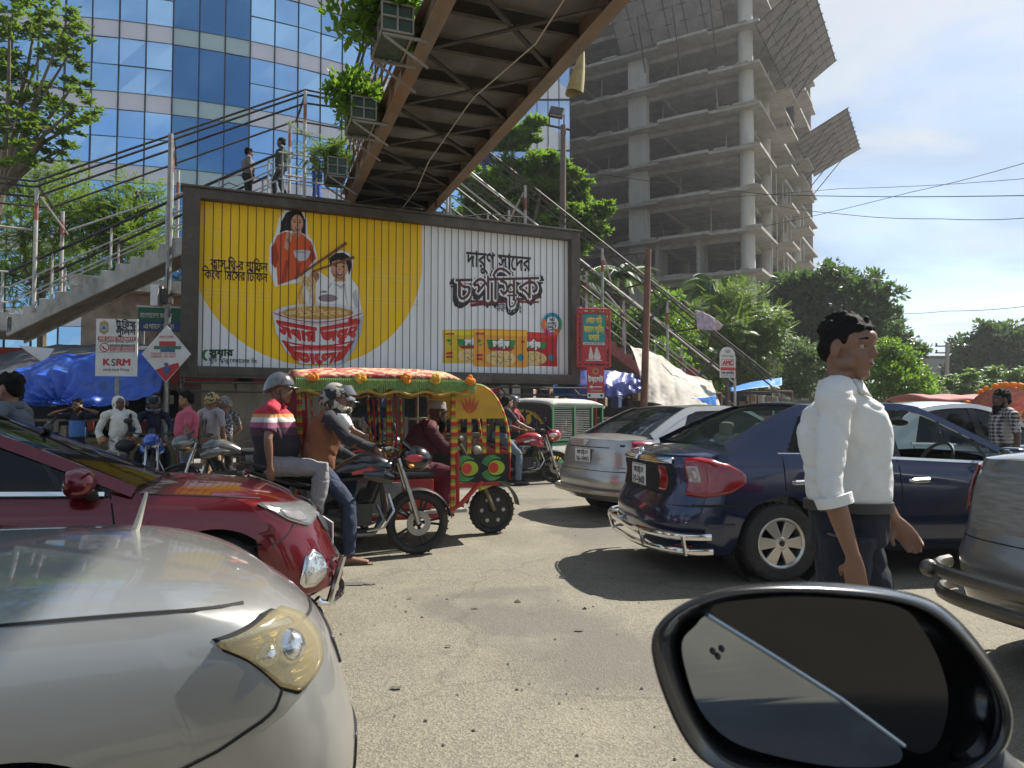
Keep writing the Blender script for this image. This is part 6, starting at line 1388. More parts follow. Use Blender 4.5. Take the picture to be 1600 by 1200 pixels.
m = MB(); b0 = Matrix.Translation(-o) and (Matrix.Rotation(-rz, 3, 'Z') @ (P(200, 842, 2.7) - o)); m.tube([b0 + Vector((0, 0, -.04)), b0 + Vector((.03, 0, .05)), b0 + Vector((.06, 0, .17))], [.018, .013, .006], 8); m.build('bonnet_rod', mm('cream plastic', (.55, .52, .42), .5), t)
# ---- grey saloon at the right edge, seen from behind
rz = R(15); GRY = paint_mat('dusty grey paint', (.20, .20, .185), .5, .34, dirt=(.26, .24, .2), damt=.5)
o = Vector((2.52, 4.15, 0)) - Matrix.Rotation(rz, 3, 'Z') @ Vector((-2.2, .78, 0))
t, patch, bp_, fl, rib, plate_at, emblem_at, zb_ = car('sedan', 'dusty grey saloon at the right edge, only its boot corner in view', o, rz, GRY, L=4.5, W=1.7, H=1.5, zs=[(-2.25, 1.10), (-1.6, 1.11), (-.8, 1.08), (0, 1.02), (.8, .96), (1.5, .87), (2.25, .7)], D=(-1.55, 1.14), tail_c=.40, tail_n=3.4)
patch('tail_lamp', [(.62, .80, 1.06), (.8, .80, 1.07), (1.0, .82, 1.05), (1.1, .86, 1.0)], lampred, -1, .014); patch('bumper_line', [(.001, .66, .672), (.9, .66, .672), (1.2, .66, .672)], gap, -1, .003); plate_at(-1, .82, ('ঢাকা েমট{র}ো-খ', '১৪-০৩২৭'))
patch('painted_reflection', [(.001, .70, 1.04), (.55, .70, 1.04)], mat('ribbed painted reflection', (.24, .235, .22), .5, .3, var=.4, scale=60, stretch=(.1, .1, 1.)), -1, .004)  # pale ribbed patch paints in the side window's reflection; the boot itself is smooth
m = MB()
for z0 in (.47, .36): m.tube([bp_(k / 8 * .9, z0, -1, 1, off=.12) for k in range(8, -1, -1)] + [bp_(k / 8 * .9, z0, -1, -1, off=.12) for k in range(1, 9)], [(.03, .04)] * 17, 8)
m.ball(bp_(.6, .47, -1, 1, off=.16), .05); m.build('bumper_guard', mm('dark steel bar', (.12, .115, .10), .35, .8), t)
# ---- cars further up the queue
def far_car(label, px, d, rz_, col, H=1.5, cab=True):
    c = car('sedan', label, at(px, d), R(rz_), paint_mat(label[:18], col, .2, .3), H=H)
    c[1]('tail_lamp', [(.66, .7, .95), (1.0, .72, .95), (1.15, .78, .92)], lampred, -1, .014); c[1]('headlamp', [(.5, .62, .74), (1.0, .66, .78), (1.15, .7, .77)], refl, 1, .012)
far_car('white saloon standing beyond the dark blue sedan, seen through its open window', 1490, 9.6, 12, (.62, .63, .62))
far_car('dark car in the queue beyond the man in the checked shirt', 1640, 13.5, 15, (.03, .03, .035))
# ================================================================ PEOPLE
skin_m = lambda n, c: mm(n, c, .5, var=.12, scale=14, bump=.06, bscale=120)
SK = {'brown': skin_m('brown skin', (.215, .108, .066)), 'dark': skin_m('dark brown skin', (.10, .047, .027)), 'tan': skin_m('tan skin', (.24, .125, .075))}
hair_m = mat('black hair', (.010, .009, .008), .75, var=.5, scale=60, bump=.6, bscale=90, spec=.15)
eye_w = mm('eye white', (.36, .33, .31), .25); eye_d = mm('iris', (.012, .007, .005), .15); lip_m = mm('lips', (.125, .052, .042), .5)
cloth_cache = {}
def cloth(name, col, **k): return mm('cloth ' + name, col, .85, var=k.pop('var', .14), scale=k.pop('scale', 9), bump=.75, bscale=k.pop('bscale', 12), **k)
def remesh(mb, name, m, parent, voxel, smooth=4, fold=0., seed=0, cut=None):
    o = mb.build(name + '_raw', m, None, smooth=0, fix=True)
    r = o.modifiers.new('r', 'REMESH'); r.mode = 'VOXEL'; r.voxel_size = voxel
    if smooth: s = o.modifiers.new('s', 'SMOOTH'); s.iterations = smooth; s.factor = .5
    C.objects.unlink(o); TS.collection.objects.link(o); TV.update(); dg = TV.depsgraph; me = bpy.data.meshes.new_from_object(o.evaluated_get(dg)); bpy.data.objects.remove(o)
    me.name = name
    if fold:
        nv = []
        for p, nn in [(v.co.copy(), v.normal.copy()) for v in me.vertices]:
            q = Vector((p.x * 5, p.y * 5, p.z * 3.2)) + Vector((seed, 0, 0)); q2 = Vector((p.x * 13 + p.z * 9, p.y * 13 - p.z * 7, p.z * 8 + seed))
            nv += list(p + nn * fold * (noise.noise(q) + .9 * noise.noise(q2) + .5 * abs(noise.noise(q2 * .6)) * 2 - .4 - .8 * max(0, .14 - abs(noise.noise(Vector((p.x * 3 + p.z * 7, p.y * 3 - p.z * 5, p.z * 4 - p.x * 5 + seed))))) * 7))
        me.vertices.foreach_set('co', nv); me.update()
    me.polygons.foreach_set('use_smooth', [True] * len(me.polygons)); me.materials.clear(); me.materials.append(m)
    n = bpy.data.objects.new(name, me); C.objects.link(n); n.parent = parent; return n
def bez(a, b, k, bow=Vector()): return [a.lerp(b, i / k) + bow * math.sin(math.pi * i / k) for i in range(k + 1)]
def hand(mb, wr, d, pn, s=1., curl=.5, right=True):
    """palm from the wrist along d, palm facing pn; five bent fingers of unequal length, thumb from the side"""
    d = d.normalized(); sd = d.cross(pn).normalized(); pn = sd.cross(d).normalized() * (1 if True else -1)
    if pn.dot(pn) == 0: return
    th = -1 if right else 1
    mb.tube([wr - d * .015 * s, wr + d * .02 * s, wr + d * .055 * s, wr + d * .088 * s], [(.024 * s, .017 * s), (.034 * s, .017 * s), (.040 * s, .015 * s), (.036 * s, .012 * s)], 10, up=pn)
    for k, (o, ln, r) in enumerate(((-.029, .062, .0085), (-.010, .074, .0092), (.010, .078, .0095), (.029, .070, .009))):
        p = wr + d * (.086 - abs(o) * .25) * s + sd * (o * s * (-th)); dirn = d.copy(); pts = [p - d * .012 * s]; seg = ln * s / 3
        for j in range(3):
            a = curl * (.55 + .25 * j + .06 * k); dirn = (dirn * math.cos(a) + pn * math.sin(a)).normalized(); pn2 = pn; pts.append(pts[-1] + dirn * seg * (1.25 if j == 0 else .9))
        mb.tube(pts, [r * s * 1.1, r * s, r * s * .92, r * s * .7], 7)
    q = wr + d * .022 * s + sd * (.028 * s * th); mb.tube([q - sd * .012 * s * th, q + (d * .5 + sd * th * .6 + pn * .4).normalized() * .032 * s, q + (d * .85 + sd * th * .55 + pn * .75 * (.5 + curl * .6)).normalized() * .066 * s], [.013 * s, .0115 * s, .008 * s], 7)
def head(mb, c, rot, s=1.):
    """skull, jaw, brow, nose, lips and ears; face along local +x of rot"""
    T = lambda x, y, z: c + rot @ Vector((x * s, y * s, z * s)); B = lambda x, y, z, r: mb.ball(T(x, y, z), tuple(q * s for q in r), 14, 10, rot)
    B(-.012, 0, .030, (.098, .076, .088)); B(.030, 0, -.030, (.060, .058, .075)); B(.056, 0, -.090, (.030, .031, .024)); B(.058, 0, -.050, (.030, .038, .036)); B(-.02, 0, -.02, (.07, .066, .07))
    for y in (-1, 1):
        B(.045, .036 * y, -.022, (.026, .024, .022)); B(.010, .054 * y, -.055, (.040, .016, .028)); B(.066, .030 * y, .030, (.020, .026, .011)); B(.068, .032 * y, .0205, (.012, .016, .006))
        mb.ball(T(-.010, .080 * y, -.006), (.021 * s, .012 * s, .033 * s), 10, 8, rot); mb.ball(T(-.004, .084 * y, -.026), (.010 * s, .009 * s, .013 * s), 8, 6, rot)
    B(.075, 0, .045, (.022, .034, .026)); mb.tube([T(.076, 0, .028), T(.090, 0, .002), T(.098, 0, -.020)], [.0095 * s, .0115 * s, .0145 * s], 8)
    for y in (-1, 1): B(.090, .013 * y, -.020, (.011, .009, .008))
    B(.082, 0, -.049, (.013, .023, .007)); B(.079, 0, -.061, (.013, .021, .008)); B(.070, 0, -.052, (.02, .032, .02))
def person(label, loc, rz, H=1.68, skin='brown', shirt=None, trousers=None, pose=None, voxel=.012, hair=True, face=None, head_turn=(0, 0), shoes=None, sleeves='short', width=1., belly=0., shirt_end=None, curl=.5, hands_dir=None, fold=.007, seed=0, group=None, collar=False, shirt_name='shirt', loose=1., trousers_name='trousers', beard=None, fine=False, skirt=None):
    t = empty('person', label, 'person', group, loc=loc, rz=rz); k = H / 1.7; V = Vector
    J = dict(pelvis=V((0, 0, .93)), waist=V((0, 0, 1.08)), chest=V((-.01, 0, 1.28)), neck=V((-.02, 0, 1.44)), head=V((.015, 0, 1.585)))
    for n, s in (('r', -1), ('l', 1)):
        J.update({'sh' + n: V((-.02, .185 * s * width, 1.385)), 'el' + n: V((-.03, .245 * s * width, 1.10)), 'wr' + n: V((.03, .255 * s * width, .855)), 'hip' + n: V((0, .085 * s, .90)), 'kn' + n: V((.02, .095 * s, .50)), 'an' + n: V((-.01, .10 * s, .085)), 'toe' + n: V((.17, .12 * s, .03))})
    for q, v in (pose or {}).items(): J[q] = V(v)
    J = {q: v * k for q, v in J.items()}
    hr = Matrix.Rotation(R(head_turn[0]), 3, 'Z') @ Matrix.Rotation(R(head_turn[1]), 3, 'Y'); hs = k * (1.0 if fine else 1.05)
    def torso(mb, g, tuck=0., top=True, end=None):
        w_ = width
        P_ = [J['pelvis'] + (J['pelvis'] - J['waist']) * .45, J['pelvis'], J['waist'], J['chest'], J['chest'].lerp(J['neck'], .55), J['neck']]
        up = (J['shl'] - J['shr']).normalized(); fw = up.cross(J['neck'] - J['pelvis']).normalized()
        P_[2] = P_[2] + fw * belly * .4
        if end: P_[0] = V(end) * k; P_[1] = P_[0].lerp(J['waist'], .45)
        rr = [(.142, .102), (.148, .108), (.148 + belly * .5, .108 + belly), (.163, .106 + belly * .25), (.142, .088), (.060, .060)]
        rr[0], rr[1] = tuple(q - tuck for q in rr[0]), tuple(q - tuck for q in rr[1])
        if not top: P_, rr = P_[:5], rr[:5]
        mb.tube(P_, [((a * w_ + g) * k, (b + g) * k) for a, b in rr], 18, up=up)
        for s in 'lr': mb.tube([J['chest'].lerp(J['neck'], .6), J['sh' + s].lerp(J['neck'], .35) + V((0, 0, .030 * k)), J['sh' + s] + V((0, 0, .008 * k))], [(.062 + g) * k, (.054 + g) * k, (.052 + g) * k], 10); mb.ball(J['sh' + s], (.056 + g) * k, 14, 10)
    def arm(mb, s, g, upto=1.):
        a, b, c = J['sh' + s], J['el' + s], J['wr' + s]; pts = bez(a, b, 4) + bez(b, c, 4)[1:]; rr = [.052, .050, .046, .042, .039, .040, .036, .030, .025]
        n = max(2, int(round(upto * 8)) + 1); mb.tube(pts[:n], [(r + g * min(1, .3 + .35 * i)) * k for i, r in enumerate(rr[:n])], 12)
    def leg(mb, s, g, end=1.):
        a, b, c = J['hip' + s], J['kn' + s], J['an' + s]; pts = bez(a, b, 4) + bez(b, c, 4)[1:]; rr = [.085, .080, .070, .060, .052, .056, .052, .042, .036]
        n = max(2, int(round(end * 8)) + 1); q = [(r + g * (1 + .6 * i / 8)) * k for i, r in enumerate(rr[:n])]; mb.tube(pts[:n], q, 12)
    b = MB(); torso(b, -.012); mbn = [J['neck'] - V((0, 0, .05 * k)), J['neck'].lerp(J['head'], .35), J['head'] - hr @ V((.02, 0, .05)) * k]; b.tube(mbn, [.062 * k, .055 * k, .056 * k], 12)
    head(b, J['head'], hr, hs)
    for s in 'rl':
        arm(b, s, -.002); leg(b, s, -.012); d = J['wr' + s] - J['el' + s]
        dd, pn = (hands_dir or {}).get(s, (None, None)); dd = V(dd) if dd else d; inw = V(pn) if pn else V((0, 1 if s == 'r' else -1, 0)); hand(b, J['wr' + s], dd, inw, k, curl, s == 'r')
        b.tube([J['an' + s] + V((-.05, 0, -.045)) * k, J['an' + s] + V((.02, 0, -.04)) * k, J['toe' + s] + V((0, 0, -.0)) * k], [(.034 * k, .03 * k), (.038 * k, .032 * k), (.036 * k, .018 * k)], 10)
    body = remesh(b, 'body', SK[skin], t, voxel, 2 if fine else 3)
    # eyes, brows, mouth
    for s in (-1, 1):
        e = MB(); e.ball(J['head'] + hr @ V((.0655, .032 * s, .010)) * hs, .0115 * hs, 12, 8); q = e.build('eye', eye_w, body); e = MB(); e.ball(J['head'] + hr @ V((.0728, .0325 * s, .010)) * hs, .0058 * hs, 10, 8); e.build('iris', eye_d, q)
        e = MB(); e.tube([J['head'] + hr @ V((.082, .012 * s, .034)) * hs, J['head'] + hr @ V((.082, .034 * s, .040)) * hs, J['head'] + hr @ V((.064, .056 * s, .034)) * hs], [.0035 * hs, .0048 * hs, .002 * hs], 6); e.build('eyebrow', hair_m, body)
    e = MB(); e.tube([J['head'] + hr @ V((.072, -.022, -.055)) * hs, J['head'] + hr @ V((.094, -.008, -.0525)) * hs, J['head'] + hr @ V((.094, .008, -.0525)) * hs, J['head'] + hr @ V((.072, .022, -.055)) * hs], [.002, .0055 * hs, .0055 * hs, .002], 6); e.build('lips', lip_m, body)
    if hair:
        h_ = MB(); rs = random.Random(seed + 5)
        h_.ball(J['head'] + hr @ V((-.022, 0, .050)) * hs, (.095 * hs, .081 * hs, .080 * hs), 30, 20, hr, fn=lambda d: (1 + .05 * noise.noise(d * 5 + V((seed, 0, 0))) + .045 * noise.noise(d * 13)) * (1. if d.z > -.05 or d.x < -.15 else .80))
        h_.ball(J['head'] + hr @ V((-.062, 0, -.005)) * hs, (.055 * hs, .072 * hs, .060 * hs), 20, 12, hr, fn=lambda d: 1 + .04 * noise.noise(d * 9))
        for s in (-1, 1): h_.ball(J['head'] + hr @ V((-.035, .052 * s, .022)) * hs, (.05 * hs, .030 * hs, .052 * hs), 14, 10, hr); h_.ball(J['head'] + hr @ V((.010, .066 * s, .036)) * hs, (.020 * hs, .011 * hs, .028 * hs), 10, 8, hr)
        for _ in range(46):
            d = rv(rs); d.z = abs(d.z); p = J['head'] + hr @ (V((-.02, 0, .055)) + V((d.x * .093, d.y * .078, d.z * .080))) * hs; h_.ball(p, .0145 * hs, 7, 5)
        remesh(h_, 'hair', hair_m, body, max(.006, voxel * .6), 1)
    if beard:
        h_ = MB(); h_.ball(J['head'] + hr @ V((.045, 0, -.085)) * hs, (.05 * hs, .05 * hs, .045 * hs), 12, 8, hr); h_.tube([J['head'] + hr @ V((.06, 0, -.09)) * hs, J['head'] + hr @ V((.055, 0, -.17)) * hs, J['head'] + hr @ V((.04, 0, -.23)) * hs], [.042 * hs, .034 * hs, .012 * hs], 10)
        for s in (-1, 1): h_.tube([J['head'] + hr @ V((.0, .066 * s, -.02)) * hs, J['head'] + hr @ V((.03, .056 * s, -.08)) * hs], [.014 * hs, .02 * hs], 8)
        remesh(h_, 'beard', beard, body, .009, 1)
    cv = max(.009, voxel)
    if trousers:
        c = MB(); tk = -.004 if shirt_end else .012
        c.tube([J['waist'].lerp(J['pelvis'], .4), J['pelvis'], J['pelvis'] + (J['pelvis'] - J['waist']) * .5], [((.152 + tk) * width * k, (.108 + tk + belly * .6) * k), ((.150 + tk) * width * k, (.110 + tk) * k), ((.138 + tk) * k, (.104 + tk) * k)], 16, up=(J['shl'] - J['shr']).normalized())
        for s in 'rl': leg(c, s, .012 * loose, 1.0)
        remesh(c, trousers_name, trousers, body, cv, 3, fold * 1.1, seed + 3)
    if skirt:
        c = MB(); c.tube([J['waist'], J['pelvis'], V((0, 0, .5)) * k, V((.02, 0, .10)) * k], [(.16 * k, .13 * k), (.20 * k, .165 * k), (.23 * k, .20 * k), (.26 * k, .23 * k)], 20, up=V((0, 1, 0))); remesh(c, 'skirt', skirt, body, cv, 3, fold * 2, seed + 8)
    if shirt:
        c = MB(); torso(c, .013 * loose, .022 if trousers and not shirt_end else 0, end=shirt_end)
        for s in 'rl': arm(c, s, .013 * loose, {'short': .42, 'elbow': .62, 'long': .97}[sleeves])
        so = remesh(c, shirt_name, shirt, body, cv, 7 if fine else 4, fold, seed)
        if collar:
            c = MB(); up = (J['head'] - J['neck']).normalized()
            c.tube([J['neck'] + V((0, 0, -.008)) * k, J['neck'] + V((0, 0, .042)) * k], [(.088 * k, .086 * k), (.074 * k, .072 * k)], 20, caps=False, up=V((0, 1, 0)))
            for s in (-1, 1): c.shape([J['neck'] + V(q) * k for q in ((.076, .010 * s, .040), (.055, .060 * s, .044), (.072, .080 * s, -.004), (.108, .034 * s, -.024))])
            q = c.build('collar', shirt, so, smooth=60); q.modifiers.new('thickness', 'SOLIDIFY').thickness = .004
    if shoes:
        for s in 'rl':
            c = MB(); a = J['an' + s]; c.tube([a + V((-.075, 0, -.05)) * k, a + V((-.03, 0, -.043)) * k, a.lerp(J['toe' + s], .5) + V((0, 0, -.018)) * k, J['toe' + s] + V((.015, 0, .002)) * k, J['toe' + s] + V((.05, 0, -.005)) * k], [(.03 * k, .034 * k), (.042 * k, .045 * k), (.045 * k, .038 * k), (.044 * k, .026 * k), (.02 * k, .016 * k)], 12); c.build('shoe', shoes, body)
    return t, J, hr, hs, body, k
def helmet(P_, m, visor=None, full=False, name='helmet', stripe=None, peak=True):
    t, J, hr, hs, body, k = P_; T = lambda x, y, z: J['head'] + hr @ Vector((x, y, z)) * hs
    h_ = MB(); h_.grid(lambda u, v: T(-.012 + .135 * math.cos(u * 6.2832) * math.sin(v * (1.62 if full else 1.5)), .112 * math.sin(u * 6.2832) * math.sin(v * (1.62 if full else 1.5)), .028 + .130 * math.cos(v * (1.62 if full else 1.5)) - (.075 * v * v * max(0, -math.cos(u * 6.2832)))), 32, 14, closeu=True)
    o = h_.build(name, m, body, smooth=60); o.modifiers.new('thickness', 'SOLIDIFY').thickness = .012
    if full:
        c = MB(); c.tube([T(-.07, -.105, -.02), T(.03, -.108, -.085), T(.115, -.05, -.10), T(.135, 0, -.10), T(.115, .05, -.10), T(.03, .108, -.085), T(-.07, .105, -.02)], [(.014, .045), (.014, .04), (.014, .034), (.014, .032), (.014, .034), (.014, .04), (.014, .045)], 8); c.build('chin_bar', stripe or m, o)
        c = MB(); c.grid(lambda u, v: T(.02 + .13 * math.cos((u - .5) * 2.9) + .05 * (1 - v), .118 * math.sin((u - .5) * 2.9), .045 + .085 * v), 16, 6); c.build('visor', visor or GL_DARK, o)
    elif visor:
        c = MB(); c.grid(lambda u, v: T(-.012 + .142 * math.cos((u - .5) * 2.4), .120 * math.sin((u - .5) * 2.4), -.055 + .095 * v), 16, 5); c.build('visor', visor, o)
    if peak and not full:
        c = MB(); c.grid(lambda u, v: T(.0 + (.128 + .05 * v) * math.cos((u - .5) * 2.2), (.108 + .02 * v) * math.sin((u - .5) * 2.2), .036 - .012 * v), 14, 3); q = c.build('peak', m, o); q.modifiers.new('thickness', 'SOLIDIFY').thickness = .006
    c = MB()
    for s in (-1, 1): c.tube([T(.0, .1 * s, .0), T(.02, .07 * s, -.09), T(.03, 0, -.118)], .006, 5)
    c.build('strap', blackp, o)
    return o
def place(px, d, z=0.): p = P(px, 643, d); return Vector((p.x, p.y, z))
def band_mat(name, stops):                       # cloth woven in horizontal bands; heights in metres on the garment
    m = bpy.data.materials.new(name); m.use_nodes = True; nt = m.node_tree; n = nt.nodes; l = nt.links; b = n['Principled BSDF']; b.inputs['Roughness'].default_value = .85
    tc = n.new('ShaderNodeTexCoord'); sp = n.new('ShaderNodeSeparateXYZ'); l.new(tc.outputs['Object'], sp.inputs[0]); mr = n.new('ShaderNodeMapRange'); mr.inputs['From Min'].default_value = .6; mr.inputs['From Max'].default_value = 1.6; l.new(sp.outputs['Z'], mr.inputs[0])
    r = n.new('ShaderNodeValToRGB'); r.color_ramp.interpolation = 'CONSTANT'; e = r.color_ramp.elements
    while len(e) < len(stops): e.new(.5)
    for q, (z, c) in zip(e, stops): q.position = z - .6; q.color = (*c, 1)
    l.new(mr.outputs[0], r.inputs[0]); l.new(r.outputs[0], b.inputs['Base Color']); return m
def check_mat(name, c1, c2, s, kind='check'):
    m = bpy.data.materials.new(name); m.use_nodes = True; nt = m.node_tree; n = nt.nodes; l = nt.links; b = n['Principled BSDF']; b.inputs['Roughness'].default_value = .85; tc = n.new('ShaderNodeTexCoord')
    if kind == 'check':
        f = []
        for d in ('Y', 'Z'):
            wv = n.new('ShaderNodeTexWave'); wv.bands_direction = d; wv.inputs['Scale'].default_value = s; wv.inputs['Distortion'].default_value = .3; l.new(tc.outputs['Object'], wv.inputs['Vector']); f.append(wv.outputs['Fac'])
        a = n.new('ShaderNodeMath'); a.operation = 'ADD'; l.new(f[0], a.inputs[0]); l.new(f[1], a.inputs[1]); src = a.outputs[0]; lo, hi = .75, 1.0
        a2 = n.new('ShaderNodeMath'); a2.operation = 'MULTIPLY'; a2.inputs[1].default_value = .5; l.new(src, a2.inputs[0]); src = a2.outputs[0]; lo, hi = .35, .6
    else:
        v = n.new('ShaderNodeTexNoise'); v.inputs['Scale'].default_value = s; v.inputs['Detail'].default_value = 2; v.inputs['Distortion'].default_value = 1.5; l.new(tc.outputs['Object'], v.inputs['Vector']); src = v.outputs['Fac']; lo, hi = .48, .54
    r = n.new('ShaderNodeValToRGB'); e = r.color_ramp.elements; e[0].position = lo; e[1].position = hi; e[0].color = (*c1, 1); e[1].color = (*c2, 1); l.new(src, r.inputs[0]); l.new(r.outputs[0], b.inputs['Base Color']); return m
jeans = cloth('grey jeans', (.13, .16, .20)); navy = cloth('navy trousers', (.010, .012, .02)); khaki = cloth('khaki trousers', (.30, .19, .09)); greyt = cloth('grey trousers', (.20, .19, .19)); blackc = cloth('black', (.012, .012, .014)); whitec = cloth('white shirt', (.70, .69, .66), var=.05)
shoe_b = mm('dark shoe', (.03, .022, .018), .5); sandal = mm('sandal', (.16, .10, .06), .6)
# ---- the young man in the white shirt, walking to the right between the cars
mw = person('young man in white shirt and dark trousers walking right beside the dark blue car', place(1322, 2.72), R(-30), H=1.73, skin='brown', shirt=whitec, trousers=navy, voxel=.006, fine=True, sleeves='elbow', collar=True, shoes=shoe_b, head_turn=(-24, 7), width=.95, belly=.004, loose=1.0, fold=.008, seed=3, curl=.55,
    pose=dict(neck=(-.02, 0, 1.425), shr=(-.02, -.178, 1.385), shl=(-.02, .178, 1.385), elr=(-.035, -.25, 1.09), wrr=(.035, -.235, .845), ell=(.05, .25, 1.10), wrl=(.15, .22, .92), knr=(-.04, -.10, .50), anr=(-.22, -.10, .12), toer=(-.06, -.12, .05), knl=(.14, .09, .49), anl=(.20, .10, .085), toel=(.38, .11, .03)), shirt_end=(0, 0, 1.005), hands_dir={'r': ((.06, .03, -1), (.25, 1, 0)), 'l': ((.55, .1, -.8), (.1, -1, -.1))})
t, J, hr, hs, body, k = mw
for s_ in 'rl':
    c = MB(); c.tube([J['el' + s_].lerp(J['wr' + s_], .13), J['el' + s_].lerp(J['wr' + s_], .27)], [.064 * k, .061 * k], 16); c.build('rolled_cuff', whitec, body)
c = MB(); c.tube([J['waist'].lerp(J['pelvis'], .42), J['waist'].lerp(J['pelvis'], .66)], [(.162 * .95 * k, .122 * k), (.165 * .95 * k, .124 * k)], 24, up=(J['shl'] - J['shr']).normalized()); c.build('belt', shoe_b, body)
# ---- people on foot along the railing
person('man in pink polo shirt and grey jeans with a dark shoulder bag strap', place(292, 10.7), R(205), H=1.66, skin='tan', shirt=cloth('pink', (.50, .10, .155)), trousers=jeans, shoes=shoe_b, belly=.03, head_turn=(-10, 0), seed=4, group='pedestrians', voxel=.014, pose=dict(elr=(-.06, -.27, 1.12), wrr=(.10, -.20, .93), ell=(.0, .25, 1.1)))
s = bpy.context.scene.objects
def strap(o, J, k, m, nm='bag_strap'):
    c = MB(); c.tube([J['shl'] + Vector((.02, -.05, .075)) * k, J['shl'] + Vector((.12, -.04, -.02)) * k, J['shl'] + Vector((.11, -.02, -.25)) * k, J['shl'] + Vector((-.02, .05, -.32)) * k, J['shl'] + Vector((-.13, -.04, -.2)) * k, J['shl'] + Vector((-.1, -.05, .0)) * k, J['shl'] + Vector((.02, -.05, .075)) * k], [(.022, .008)] * 7, 8); c.build(nm, m, o)
P1 = person('man in pale grey T-shirt and khaki trousers turned away, patterned cap on head', place(331, 11.2), R(75), H=1.64, skin='brown', shirt=cloth('pale grey', (.34, .31, .31)), trousers=khaki, shoes=shoe_b, hair=False, seed=5, group='pedestrians', voxel=.014); helmet(P1, check_mat('patterned helmet', (.03, .06, .05), (.45, .30, .10), 14, 'flower'), peak=True)
P1 = person('man in dark floral shirt with a netted cap behind the pale grey T-shirt', place(352, 11.9), R(140), H=1.60, skin='brown', shirt=check_mat('floral cloth', (.02, .025, .045), (.30, .29, .28), 26, 'flower'), trousers=blackc, shoes=shoe_b, hair=False, seed=6, group='pedestrians', voxel=.014, pose=dict(elr=(.05, -.32, 1.15), wrr=(.22, -.2, .98), ell=(.02, .33, 1.14), wrl=(.2, .2, .97))); helmet(P1, check_mat('netted cap', (.09, .08, .07), (.3, .27, .24), 30, 'flower'), name='cap')
# woman in a white scarf
P1 = person('woman in white headscarf and loose white patterned dress with a shoulder strap', place(186, 11.4), R(-62), H=1.60, skin='dark', shirt=cloth('cream dress', (.60, .57, .50)), trousers=None, hair=False, sleeves='long', width=1.12, belly=.03, loose=1.6, seed=7, group='pedestrians', voxel=.013, skirt=check_mat('print skirt', (.50, .47, .42), (.16, .12, .13), 11, 'flower'), shirt_end=(0, 0, .96), shoes=sandal, head_turn=(25, 0), pose=dict(elr=(.0, -.30, 1.12), wrr=(.10, -.22, .93), ell=(.02, .30, 1.12), wrl=(.16, .14, .95)))
t, J, hr, hs, body, k = P1
c = MB(); c.ball(J['head'] + hr @ Vector((-.035, 0, .035)) * hs, (.105 * hs, .098 * hs, .110 * hs), 20, 14, hr); c.tube([J['head'] + hr @ Vector((-.03, 0, -.02)) * hs, J['neck'] + Vector((-.0, 0, -.0)), J['neck'] + Vector((-.01, 0, -.09))], [(.085, .08), (.105, .10), (.20, .15)], 16, up=Vector((0, 1, 0))); c.tube([J['neck'] + Vector((.09, .02, -.02)), J['neck'] + Vector((.15, -.03, -.2)), J['neck'] + Vector((.17, -.07, -.62))], [(.07, .03), (.07, .02), (.08, .015)], 10)
remesh(c, 'headscarf', cloth('white scarf', (.66, .64, .58)), body, .012, 3, .008, 3)
c = MB(); c.tube([J['shl'] + Vector((.0, -.03, .09)), J['shl'] + Vector((.15, -.03, -.05)), J['shl'] + Vector((.17, -.02, -.32))], [(.02, .008)] * 3, 8); c.build('bag_strap', blackc, t)
c = MB(); c.ball(J['wrl'] + Vector((.03, -.03, -.06)), (.07, .15, .10), 14, 10); c.build('handbag', blackp, t)
for s_ in 'rl': c = MB(); c.tube([J['wr' + s_].lerp(J['el' + s_], .45), J['wr' + s_].lerp(J['el' + s_], .02)], [.064, .058], 12); c.build('printed_cuff', check_mat('printed cuff', (.45, .30, .10), (.30, .06, .08), 20, 'flower'), t)
person('boy in blue and black T-shirt with both hands raised to his ears', place(121, 12.3), R(-88), H=1.58, skin='dark', shirt=band_mat('two tone tee', [(.6, (.07, .17, .42)), (1.22, (.010, .012, .02)), (1.6, (.01, .012, .02))]), trousers=blackc, shoes=sandal, seed=8, group='pedestrians', voxel=.014, pose=dict(elr=(.16, -.42, 1.42), wrr=(.10, -.15, 1.52), ell=(.10, .43, 1.46), wrl=(.05, .16, 1.53)), hands_dir={'r': ((-.2, .9, .3), (0, 1, 0)), 'l': ((-.2, -.9, .3), (0, -1, 0))})
person('man at the left edge with thick black hair standing behind the red car roof', place(14, 5.6), R(186), H=1.66, skin='tan', shirt=cloth('slate shirt', (.10, .115, .14)), trousers=blackc, shoes=shoe_b, seed=9, group='pedestrians', voxel=.012, collar=True)
person('bearded man in a checked shirt at the right edge beside the flower covered rickshaw', place(1566, 8.6), R(176), H=1.62, skin='dark', shirt=check_mat('checked shirt', (.05, .045, .05), (.40, .37, .35), 7), trousers=blackc, shoes=shoe_b, seed=10, group='pedestrians', voxel=.012, collar=True, beard=hair_m)
